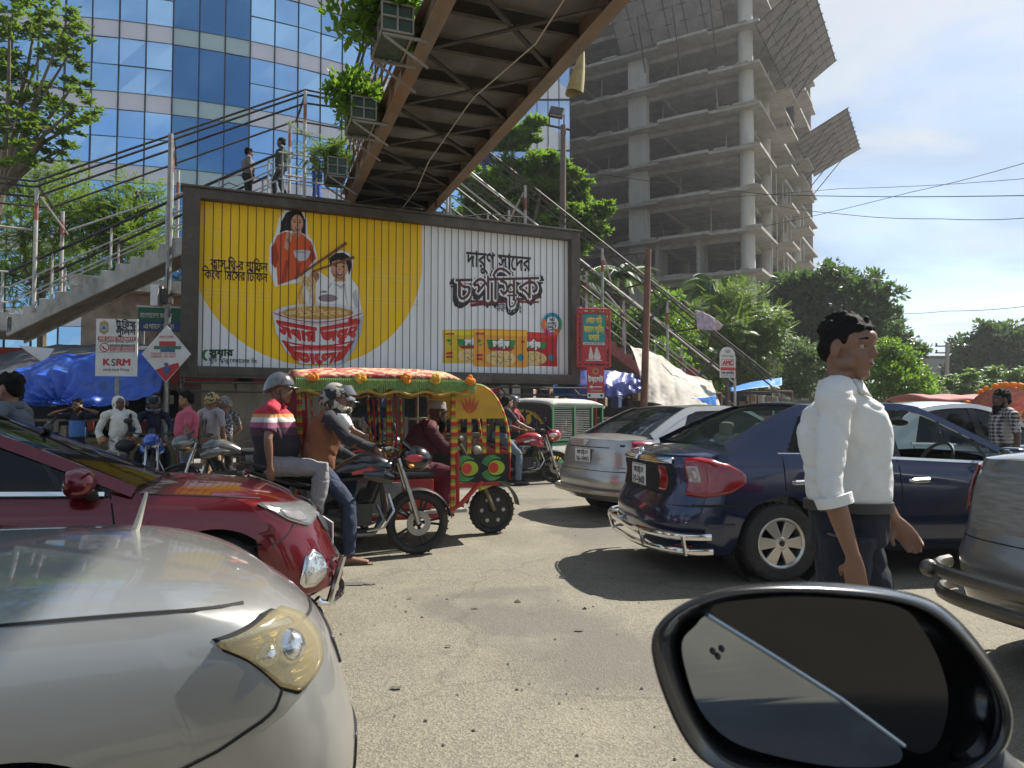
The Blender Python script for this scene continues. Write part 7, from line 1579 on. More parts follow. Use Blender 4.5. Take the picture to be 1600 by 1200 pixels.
# ---- people on the footbridge stairs
def on_stairs(bx, by=2.9): p = BL(bx, by); z = min(6.7, 6.7 - (1.97 - bx) * .618) if bx < 1.97 else 6.7; return Vector((p.x, p.y, z))
person('slim man in dark green climbing the stairs above the billboard', on_stairs(2.15), BR + R(170), H=1.66, skin='dark', shirt=cloth('dark green', (.035, .06, .045)), trousers=cloth('dark trousers', (.03, .04, .04)), shoes=shoe_b, seed=11, voxel=.014, group='people on the stairs', pose=dict(knl=(.16, .09, .52), anl=(.14, .1, .12), toel=(.3, .1, .05), anr=(-.16, -.1, .1), toer=(-.0, -.1, .04)))
person('person in grey shirt lower on the stairs, only head and shoulders above the billboard', on_stairs(1.35, 2.7), BR + R(10), H=1.6, skin='dark', shirt=cloth('mid grey', (.17, .15, .155)), trousers=blackc, shoes=shoe_b, seed=12, voxel=.014, group='people on the stairs')
person('person wrapped in bright blue cloth at the top landing behind the red banded post', on_stairs(3.05, 2.9), BR + R(190), H=1.4, skin='dark', shirt=cloth('royal blue', (.03, .08, .42)), trousers=cloth('royal blue', (.03, .08, .42)), shoes=sandal, seed=13, voxel=.014, loose=3, group='people on the stairs', sleeves='long', pose=dict(head=(.16, 0, 1.5), neck=(.08, 0, 1.40)))
# ================================================================ MOTORBIKES AND THREE WHEELERS
def bike_wheel(parent, c, r, w_, spokes=5, disc=True, name='wheel'):
    wh = empty(name); wh.parent = parent; wh.location = c; rb = r * .80
    a = MB(); a.lathe([(rb, -w_ * .42), (r * .90, -w_ * .5), (r * .975, -w_ * .32), (r, 0), (r * .975, w_ * .32), (r * .90, w_ * .5), (rb, w_ * .42)], ax=(0, -1, 0), n=44)
    for k in range(52): an = k * 6.2832 / 52; a.box((math.cos(an) * (r - .004), (k % 2 - .5) * w_ * .45, math.sin(an) * (r - .004)), (.010, w_ * .36, .016), rot=Matrix.Rotation(-an, 3, 'Y'))
    a.build('tyre', rubber, wh)
    a = MB(); a.lathe([(rb + .004, -w_ * .44), (rb - .02, -w_ * .36), (rb - .028, 0), (rb - .02, w_ * .36), (rb + .004, w_ * .44)], ax=(0, -1, 0), n=40)
    for k in range(spokes):
        an = 6.2832 * k / spokes; d = Vector((math.cos(an), 0, math.sin(an))); 
        for s in (-.13, .13): d2 = Vector((math.cos(an + s), 0, math.sin(an + s))); a.beam(d * .03, d2 * (rb - .015), .022, .016, up=Vector((0, 1, 0)))
    a.cyl((0, -.05, 0), (0, .05, 0), .035, 14); a.build('rim', mm('black alloy', (.022, .022, .024), .4, .6), wh)
    if disc:
        a = MB(); a.lathe([(.058, -.058), (.118, -.058), (.118, -.062), (.058, -.062)], ax=(0, 1, 0), n=30, close=True); a.build('brake_disc', mm('disc steel', (.32, .31, .29), .35, .9), wh)
    return wh
def motorbike(label, loc, rz, col, acc, group='motorbikes', steer=0, flag=True):
    t = empty('motorbike', label, 'motorbike', group, loc=loc, rz=rz); r = .305
    met = mm('engine metal', (.06, .058, .055), .45, .7, var=.3); sil = mm('fork silver', (.50, .49, .47), .25, .9)
    bike_wheel(t, (-.64, 0, r), r, .11, disc=False)
    fw = empty('front_wheel_assembly'); bpy.data.objects.remove(fw)
    bike_wheel(t, (.66, 0, r), r, .085)
    f = MB()
    for s in (-1, 1): f.tube([(.66, s * .082, r), (.545, s * .082, .66), (.46, s * .075, .93)], [.026, .022, .019], 10)
    f.build('fork', sil, t)
    f = MB(); f.grid(lambda u, v: Vector((.66 + math.cos(lerp(.15, 2.5, u)) * (r + .03), (v - .5) * .12, r + math.sin(lerp(.15, 2.5, u)) * (r + .03) - .02 * abs(v - .5) * 2)), 18, 6); q = f.build('front_mudguard', blackp, t); q.modifiers.new('thickness', 'SOLIDIFY').thickness = .006
    f = MB(); f.tube([(.46, -.30, 1.02), (.47, -.18, 1.05), (.46, 0, 1.03), (.47, .18, 1.05), (.46, .30, 1.02)] if False else [(.27, -.36, 1.03), (.36, -.25, 1.04), (.45, -.08, 1.0), (.45, .08, 1.0), (.36, .25, 1.04), (.27, .36, 1.03)], .013, 8); q = f.build('handlebar', met, t); g_ = MB()
    for s in (-1, 1): g_.tube([(.27, s * .365, 1.03), (.335, s * .28, 1.038)], .020, 10); g_.tube([(.36, s * .25, 1.035), (.35, s * .40, 1.01)], .006, 5)
    g_.build('grips', rubber, q)
    for s in (-1, 1):
        m = MB(); m.tube([(.36, s * .25, 1.05), (.37, s * .30, 1.2)], .007, 6); m.ball((.36, s * .34, 1.23), (.018, .07, .045), 12, 8); m.build('mirror', blackp, t)
    bodym = mat('bike paint ' + label[:12], col, .25, .2, coat=1., var=.08); accm = mat('bike accent ' + label[:12], acc, .3, .2, coat=1.)
    f = MB(); f.ball((.62, 0, .91), (.15, .125, .13), 18, 12, fn=lambda d: 1 + .18 * max(0, d.x) - .15 * max(0, -d.z)); q = f.build('headlamp_cowl', bodym, t); f = MB(); f.ball((.715, 0, .90), (.065, .095, .085), 16, 10); f.build('headlamp', refl, q); f = MB(); f.grid(lambda u, v: Vector((.66 - .16 * v, (u - .5) * .20 * (1 - .3 * v), .99 + .13 * v - .05 * (2 * u - 1) ** 2)), 10, 6); f.build('fly_screen', GL_DARK, q); f = MB(); f.ball((.60, -.122, .93), (.09, .012, .035), 10, 8); f.ball((.60, .122, .93), (.09, .012, .035), 10, 8); f.build('accent', accm, q)
    for s in (-1, 1): f = MB(); f.ball((.56, s * .17, .86), (.03, .028, .02), 10, 8); f.build('indicator', amber, t)
    # tank with knee recesses
    f = MB(); f.tube([(-.12, 0, .80), (-.02, 0, .83), (.12, 0, .865), (.26, 0, .87), (.37, 0, .84), (.42, 0, .80)], [(.07, .05), (.105, .085), (.145, .115), (.155, .115), (.125, .085), (.05, .04)], 18, up=Vector((0, 0, 1))); q = f.build('tank', bodym, t)
    for s in (-1, 1):
        f = MB(); f.tube([(.02, s * .112, .80), (.18, s * .150, .835), (.34, s * .135, .80)], [(.008, .015), (.010, .032), (.008, .018)], 8); f.build('stripe', accm, q); f = MB(); f.tube([(.12, s * .148, .79), (.30, s * .150, .775), (.40, s * .10, .74)], [(.012, .03), (.03, .075), (.014, .045)], 8); f.build('tank_shroud', bodym, t)
    f = MB(); f.tube([(-.14, 0, .80), (-.35, 0, .79), (-.58, 0, .83), (-.82, 0, .88)], [(.10, .045), (.135, .05), (.13, .05), (.08, .035)], 14, up=Vector((0, 0, 1))); f.build('seat', mm('bike seat', (.016, .015, .015), .7, bump=.3), t)
    f = MB(); f.tube([(-.2, 0, .70), (-.5, 0, .74), (-.86, 0, .85)], [(.10, .08), (.12, .075), (.05, .04)], 12); q = f.build('tail_panel', bodym, t); f = MB(); f.ball((-.90, 0, .83), (.03, .06, .03), 10, 8); f.build('tail_lamp', lampred, q)
    f = MB(); f.tube([(-.62, 0, .90), (-.95, 0, .92)], .012, 6)
    for s in (-1, 1): f.tube([(-.55, s * .14, .82), (-.8, s * .13, .90), (-.95, s * .04, .92)], .012, 6)
    f.build('grab_rail', met, t)
    f = MB(); f.grid(lambda u, v: Vector((-.64 + math.cos(lerp(1.2, 3.1, u)) * (r + .05), (v - .5) * .15, r + .04 + math.sin(lerp(1.2, 3.1, u)) * (r + .04))), 12, 4); f.build('rear_mudguard', blackp, t)
    f = MB(); f.box((.06, 0, .42), (.30, .22, .20)); f.box((-.10, 0, .40), (.18, .26, .17)); f.cyl((-.06, -.155, .39), (-.06, .155, .39), .085, 18)
    for k in range(7): f.box((.13 + .010 * k, 0, .54 + .022 * k), (.16, .19 - .008 * k, .010), rot=Matrix.Rotation(R(-22), 3, 'Y'))
    f.tube([(.18, 0, .52), (.25, 0, .70)], .065, 12); f.build('engine', met, t, smooth=30, bevel=.01)
    f = MB(); f.tube([(.46, 0, .92), (.30, 0, .72), (.34, 0, .42), (.25, 0, .26), (-.1, 0, .24), (-.25, 0, .40), (-.2, 0, .72), (.30, 0, .78)], .022, 8)
    for s in (-1, 1): f.tube([(-.2, s * .05, .70), (-.5, s * .12, .72), (-.8, s * .1, .82)], .014, 6); f.tube([(-.22, s * .08, .40), (-.45, s * .1, .33), (-.64, s * .1, r)], [.028, .022, .022], 8); f.tube([(-.64, s * .12, r + .02), (-.50, s * .13, .70)], .028, 10)
    f.build('frame', met, t)
    f = MB(); f.tube([(.26, -.06, .50), (.32, -.09, .36), (.22, -.12, .24), (-.05, -.14, .24), (-.25, -.16, .30), (-.75, -.17, .40)], [.020, .022, .022, .024, .045, .048], 12); q = f.build('exhaust', mm('dull exhaust', (.20, .19, .18), .35, .9), t); f = MB(); f.tube([(-.3, -.19, .325), (-.62, -.205, .395)], [(.012, .03), (.012, .03)], 8); f.build('heat_shield', sil, q)
    f = MB(); f.tube([(.36, -.10, .60), (.40, -.17, .45), (.30, -.20, .30), (.16, -.14, .27)], .012, 6); f.tube([(.36, .10, .60), (.40, .17, .45), (.30, .20, .30), (.16, .14, .27)], .012, 6); f.build('leg_guard', sil, t)
    f = MB()
    for s in (-1, 1): f.tube([(.0, s * .1, .27), (.0, s * .27, .27)], .014, 6); f.tube([(-.42, s * .14, .40), (-.42, s * .26, .38)], .012, 6)
    f.build('footrests', rubber, t); f = MB(); f.tube([(-.02, .12, .24), (-.12, .24, .0)], .014, 6); f.build('side_stand', met, t)
    return t
def on_bike(b, x, y=0, z=0): q = Matrix.Translation(b.location) @ Matrix.Rotation(b.rotation_euler.z, 4, 'Z') @ Vector((x, y, z)); return q
ride = lambda reach=.52, footr=None, footl=None, lean=.06, seat=.0: dict(pelvis=(-.02, 0, .88), waist=(.01, 0, 1.02), chest=(lean, 0, 1.22), neck=(lean + .04, 0, 1.38), head=(lean + .09, 0, 1.52), shr=(lean + .01, -.19, 1.325), shl=(lean + .01, .19, 1.325), elr=(.22, -.29, 1.14), ell=(.22, .29, 1.14), wrr=(reach - .07, -.33, 1.06), wrl=(reach - .07, .33, 1.06), hipr=(.0, -.09, .86), hipl=(.0, .09, .86),
    knr=(.33, -.21, .70) if footr is None else (.26, -.24, .56), anr=(.22, -.22, .34) if footr is None else footr, toer=(.38, -.24, .27) if footr is None else (footr[0] + .17, footr[1] - .03, .025), knl=(.33, .21, .70) if footl is None else (.26, .24, .56), anl=(.22, .22, .34) if footl is None else footl, toel=(.38, .24, .27) if footl is None else (footl[0] + .17, footl[1] + .03, .025))
# ---- the black and red bike with two men
rz = R(20); fc = G(652, 866); fc.z = 0
mb1 = motorbike('black and red motorbike carrying two men in front of the decorated rickshaw', fc - Matrix.Rotation(rz, 3, 'Z') @ Vector((.66, 0, 0)), rz, (.010, .010, .012), (.40, .02, .03))
P1 = person('rider in brown jersey with black sleeves and camouflage full face helmet', on_bike(mb1, -.27), rz, H=1.66, skin='brown', shirt=cloth('brown jersey', (.20, .075, .03), var=.35), trousers=cloth('blue jeans', (.022, .032, .065), var=.35), hair=False, sleeves='long', seed=21, voxel=.009, group='riders', pose=ride(.56, footr=(.26, -.28, .09)), shirt_end=(-.01, 0, .80), shoes=None, hands_dir={'r': ((.75, .1, -.35), (.1, .2, -1)), 'l': ((.75, -.1, -.35), (.1, -.2, -1))}, curl=.75)
t, J, hr, hs, body, k = P1; c = MB()
for s in 'rl': c.tube([J['sh' + s].lerp(J['neck'], .5) + Vector((0, 0, .05)), J['sh' + s] + Vector((0, 0, .012)), J['sh' + s].lerp(J['el' + s], .55) + Vector((.012, 0, .008)), J['el' + s] + Vector((.01, 0, .012)), J['wr' + s]], [.05, .076, .070, .063, .043], 12)
remesh(c, 'sleeves', cloth('black sleeve', (.016, .016, .02)), body, .010, 2, .006, 4)
camo = check_mat('camouflage helmet', (.018, .02, .022), (.30, .28, .25), 11, 'flower'); helmet(P1, camo, visor=mm('smoked visor', (.12, .12, .12), .08, coat=1.), full=True, stripe=check_mat('camouflage chin', (.03, .03, .03), (.50, .45, .34), 13, 'flower'))
c = MB()
for s in 'rl': c.tube([J['an' + s] + Vector((-.08, 0, -.075)), J['an' + s] + Vector((.02, 0, -.072)), J['toe' + s] + Vector((.04, 0, -.016))], [(.032, .012), (.042, .012), (.04, .010)], 8)
c.build('sandals', sandal, body)
stripe = band_mat('striped polo', [(.6, (.018, .016, .022)), (1.13, (.07, .028, .05)), (1.20, (.30, .09, .16)), (1.245, (.60, .55, .50)), (1.295, (.55, .30, .05)), (1.32, (.42, .022, .045)), (1.6, (.42, .022, .045))])
P1 = person('stout pillion passenger in red, white and black striped polo with a grey helmet', on_bike(mb1, -.66, 0, .03), rz, H=1.70, skin='brown', shirt=stripe, trousers=cloth('pillion grey trousers', (.24, .23, .235)), hair=False, width=1.12, belly=.05, seed=22, voxel=.009, group='riders', shirt_end=(-.01, 0, .80), shoes=shoe_b, loose=1.4, pose=dict(ride(.40), elr=(-.06, -.31, 1.10), wrr=(-.04, -.29, .86), ell=(.02, .31, 1.08), wrl=(.05, .27, .86), chest=(-.02, 0, 1.24), neck=(.0, 0, 1.40), head=(.045, 0, 1.54), shr=(-.03, -.20, 1.345), shl=(-.03, .20, 1.345), knr=(.40, -.23, .84), anr=(.36, -.24, .44), toer=(.52, -.26, .38), knl=(.40, .23, .84), anl=(.36, .24, .44), toel=(.52, .26, .38)), head_turn=(-6, 2), collar=True)
helmet(P1, mat('grey helmet', (.11, .11, .11), .22, .3, coat=1., var=.15))
# ---- other bikes of the scene
mb2 = motorbike('red motorbike between the decorated rickshaw and the green three wheeler', place(815, 13.6), R(14), (.33, .015, .02), (.6, .58, .55))
P1 = person('man in black T-shirt and grey jeans seated on the red motorbike, seen from behind', on_bike(mb2, -.42, -.05), R(30), H=1.72, skin='brown', shirt=cloth('black tee', (.014, .014, .016)), trousers=jeans, hair=True, seed=23, voxel=.014, group='riders', pose=ride(.46, footr=(.2, -.3, .09)), shoes=shoe_b)
P1 = person('helmeted man in dark red shirt leaning on the red motorbike handlebar', on_bike(mb2, -.05, .5), R(-35), H=1.66, skin='brown', shirt=cloth('dark red', (.23, .022, .04)), trousers=blackc, hair=False, seed=24, voxel=.014, group='riders', shoes=shoe_b, pose=dict(wrr=(.35, -.2, 1.05), elr=(.12, -.28, 1.12), wrl=(.38, .15, 1.05), ell=(.14, .27, 1.12))); helmet(P1, mat('steel grey helmet', (.10, .10, .11), .25, .3, coat=1.))
mb3 = motorbike('black and red motorbike ridden by the man in the white shirt behind the rickshaw', place(542, 9.9), R(20), (.012, .012, .014), (.45, .02, .03))
P1 = person('rider in white shirt with silver visored helmet beyond the decorated rickshaw', on_bike(mb3, -.15), R(20), H=1.66, skin='brown', shirt=whitec, trousers=blackc, hair=False, seed=25, voxel=.014, group='riders', pose=ride(.46), shoes=shoe_b); helmet(P1, mat('silver helmet', (.24, .24, .25), .25, .4, coat=1.), visor=GL_CLEAR)
mb4 = motorbike('blue motorbike parked by the woman in white at the railing', place(240, 11.6), R(-65), (.02, .09, .42), (.5, .5, .5))
P1 = person('rider in dark clothes and dark helmet on the blue motorbike', on_bike(mb4, -.25), R(-65), H=1.66, skin='dark', shirt=cloth('midnight', (.012, .014, .03)), trousers=navy, hair=False, seed=26, voxel=.014, group='riders', pose=ride(.46), shoes=shoe_b, sleeves='long'); helmet(P1, mat('dark blue helmet', (.015, .02, .05), .2, .2, coat=1.), visor=GL_DARK, full=True)
motorbike('dusty grey motorbike standing behind the man in khaki trousers', place(362, 10.4), R(200), (.10, .10, .095), (.3, .28, .25))
# ---- decorated battery rickshaw
def stripe_mat(name, a, b, c_, s):
    m = bpy.data.materials.new(name); m.use_nodes = True; nt = m.node_tree; n = nt.nodes; l = nt.links; bs = n['Principled BSDF']; bs.inputs['Roughness'].default_value = .6; tc = n.new('ShaderNodeTexCoord'); sp = n.new('ShaderNodeSeparateXYZ'); l.new(tc.outputs['Object'], sp.inputs[0]); mu = n.new('ShaderNodeMath'); mu.operation = 'MULTIPLY'; mu.inputs[1].default_value = s; l.new(sp.outputs['Z'], mu.inputs[0]); fr = n.new('ShaderNodeMath'); fr.operation = 'FRACT'; l.new(mu.outputs[0], fr.inputs[0]); r = n.new('ShaderNodeValToRGB'); r.color_ramp.interpolation = 'CONSTANT'; e = r.color_ramp.elements; e.new(.66); e[0].position = 0; e[1].position = .4; e[2].position = .72
    for q, k in zip(e, (a, b, c_)): q.color = (*k, 1)
    l.new(fr.outputs[0], r.inputs[0]); l.new(r.outputs[0], bs.inputs['Base Color']); return m
floral = check_mat('floral roof cloth', (.36, .05, .05), (.60, .40, .22), 9, 'flower'); yel = mm('rickshaw yellow', (.62, .33, .02), .5); rred = mm('rickshaw red', (.42, .03, .02), .45, var=.2); fringe_g = mm('green fringe', (.22, .33, .10), .8, var=.4, scale=30); lime = mm('lime paint', (.42, .50, .04), .5); orange = mm('orange flower', (.75, .22, .01), .7, var=.2); garl = stripe_mat('striped ribbon', (.50, .03, .02), (.65, .36, .02), (.20, .30, .04), 9.)
def rickshaw():
    rz = R(22); o = G(768, 833); o.z = 0; t = empty('battery_rickshaw', 'battery rickshaw with floral roof, green fringe, garlands and peacock eye panel', 'rickshaw', loc=o, rz=rz); W = .52
    bike_wheel(t, (-.0, 0, .265), .265, .10, spokes=0, disc=False); a = MB(); a.lathe([(.21, -.02), (.20, -.035), (.05, -.03), (0, -.03)], ax=(0, 1, 0), n=28)
    wd = a.build('wheel_disc', mm('black rim', (.02, .02, .02), .5), t); wd.location = (0, 0, .265); h = MB()
    for k in range(6): an = k * 1.047; h.ball((math.cos(an) * .13, -.036, math.sin(an) * .13), (.022, .004, .022), 10, 6)
    h.build('rim_holes', mm('pale holes', (.55, .53, .48), .6), wd); wd.rotation_euler.z = 0
    for s in (-1, 1):
        for x in (-1.75,): q = bike_wheel(t, (x, s * W, .265), .265, .10, spokes=0, disc=False); a = MB(); a.lathe([(.2, 0), (0, 0)], ax=(0, 1, 0), n=20); a.build('wheel_disc', MT['black rim'], q)
    f = MB(); f.tube([(0, -.09, .265), (-.16, -.09, .62), (-.24, 0, .80)], .026, 8); f.tube([(0, .09, .265), (-.16, .09, .62), (-.24, 0, .80)], .026, 8); f.tube([(-.24, 0, .78), (-.42, 0, 1.08)], .022, 8); f.tube([(-.52, -.30, 1.06), (-.42, 0, 1.08), (-.52, .30, 1.06)], .016, 8); f.build('fork_and_handlebar', mm('olive steel', (.17, .15, .08), .5, .4), t)
    f = MB(); f.grid(lambda u, v: Vector((math.cos(lerp(.1, 2.9, u)) * .315, (v - .5) * .15, .275 + math.sin(lerp(.1, 2.9, u)) * .315)), 16, 4); f.build('mudguard', blackp, t)
    f = MB()                                        # red tube chassis
    for s in (-1, 1):
        y = s * (W - .06); f.tube([(-.05, s * .30, .66), (-.30, y, .62), (-.52, y, .40), (-.75, y, .30), (-2.15, y, .30), (-2.15, y, 1.0)], .026, 8); f.tube([(-.05, s * .3, .66), (.06, s * .05, .60)], .026, 8); f.tube([(-.55, y, .40), (-.55, y, .95)], .022, 6)
    for x in (-.6, -1.3, -2.1): f.tube([(x, -W + .06, .30), (x, W - .06, .30)], .022, 6)
    f.build('chassis', rred, t)
    f = MB(); f.tube([(-.30, -.44, .56), (-.05, -.32, .62), (.08, 0, .63), (-.05, .32, .62), (-.30, .44, .56)], .03, 8); f.build('front_bar', lime, t)
    f = MB(); f.span((-2.15, -W + .05, .32), (-.45, W - .05, .35)); f.build('floor', mm('pale floor sheet', (.40, .38, .33), .6, dirt=(.2, .17, .12)), t, smooth=0); gs_ = mm('grey side sheet', (.36, .34, .31), .6, dirt=(.16, .13, .1))
    for y in (-W + .04, W - .04): f = MB(); f.span((-2.12, y - .01, .36), (-1.15, y + .01, .66)); f.build('side_sheet', gs_, t, smooth=0)
    f = MB(); f.span((-1.2, -.38, .36), (-.78, .38, .68)); f.build('driver_seat_box', rred, t, smooth=0, bevel=.02); f = MB(); f.span((-1.2, -.38, .681), (-.76, .38, .75)); f.build('driver_seat', blackp, t, smooth=0, bevel=.03)
    f = MB(); f.span((-2.1, -W + .06, .66), (-1.6, W - .06, .78)); f.box((-2.12, 0, 1.08), (.09, .94, .62)); f.build('passenger_bench', rred, t, smooth=0, bevel=.03)
    # near and far front side panels: black peacock board, curved yellow lotus panel, ribbons between
    def arc(k): return (lerp(-.36, .03, math.sin(k * 1.5708)), lerp(.93, 1.66, math.cos(k * 1.5708) ** 1.0))
    for s in (-1, 1):
        y = s * (W - .07); pn = MB(); pn.span((-.62, y - .012, .63), (.02, y + .012, .92)); pb = pn.build('peacock_board', mm('black board', (.012, .014, .012), .4), t, smooth=0)
        yy = y + s * .014
        for cx in (-.43, -.13):
            for rr, m, dz in ((.085, lime, 0), (.066, mm('dark leaf', (.02, .13, .05), .5), 0), (.056, lime, 0)):
                pass
            e = MB(); e.shape([(cx + .095 * math.cos(a) * (1.15 if math.cos(a) > 0 else .85), yy, .775 + .080 * math.sin(a)) for a in [6.2832 * k / 20 for k in range(20)]]); e.build('peacock_eye', lime, pb, smooth=0, fix=False)
            e = MB(); e.shape([(cx - .02 + .056 * math.cos(a), yy + s * .003, .775 + .056 * math.sin(a)) for a in [6.2832 * k / 18 for k in range(18)]]); e.build('peacock_pupil', mm('red disc', (.62, .05, .02), .5), pb, smooth=0, fix=False)
            e = MB()
            for k in range(9):
                for sg in (-1, 1):
                    a = lerp(.25, 1.9, k / 8) * sg; p0 = Vector((cx + .02 - .11 * math.cos(a) * -1 * -1, yy + s * .002, .775 + .10 * math.sin(a))); p1 = p0 + Vector((-.065, 0, .035 * sg)); e.beam(p0, p1, .004, .013)
            e.build('feathers', mm('feather green', (.10, .36, .09), .5), pb, smooth=0, fix=False)
        e = MB(); e.span((-.56, y - .01, .585), (-.08, y + .01, .625)); e.build('scalloped_edge', rred, pb, smooth=0)
        fr = [arc(k / 12) for k in range(13)]; top = [q for q in fr if q[1] >= 1.30]
        pn = MB(); pts = [(-.60, y, 1.30), (-.60, y, 1.66)] + [(x, y, z) for x, z in top] + [(arc(.68)[0], y, 1.30)]; pn.prism([Vector(p) for p in pts], (0, s * .014, 0)); pb = pn.build('lotus_panel', yel, t, smooth=0)
        lo = MB()
        for k in range(5):
            a = (k - 2) * .42; lo.shape([(-.42 + .02 * math.sin(a), yy + s * .004 + s * .001 * k, 1.345), (-.42 + .085 * math.sin(a - .16), yy + s * .004 + s * .001 * k, 1.345 + .12 * math.cos(a - .2)), (-.42 + .14 * math.sin(a), yy + s * .004 + s * .001 * k, 1.345 + .20 * math.cos(a * .8)), (-.42 + .085 * math.sin(a + .16), yy + s * .004 + s * .001 * k, 1.345 + .12 * math.cos(a + .2))])
        lo.build('lotus', mm('lotus red', (.55, .06, .02), .5), pb, smooth=0, fix=False)
        for x in (-.57, -.42, -.25, -.10): rb = MB(); zt = 1.30 if x < -.2 else 1.22; rb.span((x - .022, y - .006, .925), (x + .022, y + .006, zt)); rb.build('ribbon', garl, t, smooth=0)
        rb = MB(); rb.tube([(x + .012, y, z) for x, z in fr], .017, 6); rb.build('front_pillar', garl, t)
    ws = MB(); ws.grid(lambda u, v: Vector((arc(v * .95)[0] + .04, (u - .5) * (W - .08) * 2, arc(v * .95)[1])), 6, 10); ws.build('windscreen', GL_CLEAR, t)
    fp = MB(); fp.grid(lambda u, v: Vector((.03 + .06 * math.cos((u - .5) * 2.4), (u - .5) * (W - .07) * 2, lerp(.64, .94, v))), 10, 3); q = fp.build('nose_panel', rred, t); q.modifiers.new('thickness', 'SOLIDIFY').thickness = .01
    l = MB(); l.ball((.12, 0, .70), (.05, .07, .07), 14, 10); l.build('headlamp', refl, t); l = MB()
    for s in (-1, 1): l.ball((-.30, s * .36, .96), (.05, .05, .05), 12, 8)
    l.build('horn_lamps', mm('cream lamp', (.5, .48, .4), .4), t)
    for x, y in ((-.60, -W + .07), (-.60, W - .07), (-1.28, -W + .06), (-1.28, W - .06), (-2.15, -W + .06), (-2.15, W - .06)): p = MB(); p.span((x - .022, y - .022, .34), (x + .022, y + .022, 1.70)); p.build('roof_post', garl, t, smooth=0)
    # roof with drooping cloth and fringe
    rf = MB(); rf.grid(lambda u, v: Vector((lerp(-2.2, -.40, u), (v - .5) * (W + .10) * 2, 1.70 + .105 * math.cos((v - .5) * 3.0) + .03 * math.sin(u * 3.1) - .10 * max(0, u - .88) * 8 + .012 * noise.noise(Vector((u * 9, v * 9, 1))))), 24, 12); q = rf.build('roof', floral, t); q.modifiers.new('thickness', 'SOLIDIFY').thickness = .04
    for s in (-1, 1):
        fg = MB(); y = s * (W + .10)
        fg.grid(lambda u, v: Vector((lerp(-2.2, -.42, u), y + s * .02 * v, 1.70 - .115 * v * (1 + .25 * math.sin(u * 24)))), 60, 3); q = fg.build('green_fringe', fringe_g, t); st = MB()
        for k in range(95): x = lerp(-2.2, -.42, k / 94); st.tube([(x, y + s * .03, 1.69), (x + .006 * math.sin(k), y + s * .035, 1.58 - .025 * math.sin(k * .63))], .006, 4, caps=False)
        st.build('fringe_strands', fringe_g, t, fix=False)['kind'] = 'stuff'
        tr = MB(); tr.tube([(lerp(-2.2, -.42, k / 40), y + s * .03, 1.555 + .018 * math.sin(k * .95)) for k in range(41)], .014, 5); tr.build('orange_trim', mm('tinsel', (.45, .28, .04), .4), t)
        for k, x in enumerate((-2.05, -1.6, -1.15, -.85, -.48)):
            fl_ = MB(); rs = random.Random(k)
            for _ in range(14): d = rv(rs); fl_.ball(Vector((x, y + s * .03, 1.70)) + d * .035, (.028, .02, .028), 7, 5)
            fl_.build('flower', orange if k % 2 == 0 else yel, t)
    for x, zt in ((-1.28, 1.55), (-1.5, 1.5), (-2.15, 1.55)):
        for k in range(3): g_ = MB(); g_.tube([(x + .05 * k, -W + .02, zt), (x + .05 * k + .02, -W - .02, zt - .35), (x + .05 * k - .01, -W + .01, zt - .75)], [(.028, .01), (.022, .01), (.03, .01)], 6); g_.build('garland', garl if k != 1 else rred, t)
    bk = MB(); bk.span((-2.17, -W + .04, 1.38), (-2.15, W - .04, 1.68)); bk.build('rear_cloth', floral, t, smooth=0); bk = MB(); bk.tube([(-1.45, -W + .1, 1.5), (-1.5, -W + .02, 1.3), (-1.4, -W + .05, 1.1), (-1.35, -W + .1, 1.35), (-1.45, -W + .1, 1.5)], .035, 6); bk.build('hanging_cloth', mm('navy cloth', (.02, .03, .10), .8), t); sd = MB(); sd.span((-2.30, -W - .02, .9), (-2.18, -W + .0, 1.68)); sd.build('side_curtain', mm('maroon curtain', (.16, .012, .025), .7), t, smooth=0)
    return t, rz
rk, rz = rickshaw()
P1 = person('bearded rickshaw driver in maroon tunic and white cap leaning forward', on_bike(rk, -.97, 0, -.12), rz, H=1.70, skin='dark', shirt=cloth('maroon', (.085, .012, .022)), trousers=cloth('maroon bright', (.135, .014, .035)), hair=False, beard=hair_m, sleeves='long', seed=27, voxel=.011, loose=2.0, shirt_end=(.05, 0, .82), shoes=sandal, head_turn=(-5, 6), pose=dict(pelvis=(0, 0, .86), waist=(.05, 0, 1.0), chest=(.18, 0, 1.2), neck=(.26, 0, 1.34), head=(.34, 0, 1.47), shr=(.20, -.19, 1.29), shl=(.20, .19, 1.29), elr=(.36, -.27, 1.08), ell=(.40, .27, 1.10), wrr=(.44, -.28, 1.14), wrl=(.46, .28, 1.14), hipr=(.02, -.09, .84), hipl=(.02, .09, .84), knr=(.40, -.18, .84), knl=(.42, .18, .84), anr=(.36, -.18, .52), anl=(.38, .18, .52), toer=(.52, -.2, .47), toel=(.54, .2, .47)))
t, J, hr, hs, body, k = P1; c = MB(); c.tube([J['head'] + hr @ Vector((-.02, 0, .055)), J['head'] + hr @ Vector((-.026, 0, .125))], [(.104, .090), (.098, .084)], 22, up=hr @ Vector((0, 1, 0))); c.ball(J['head'] + hr @ Vector((-.026, 0, .125)), (.097, .084, .018), 20, 8, hr); c.build('cap', cloth('cap grey', (.34, .33, .30)), body)
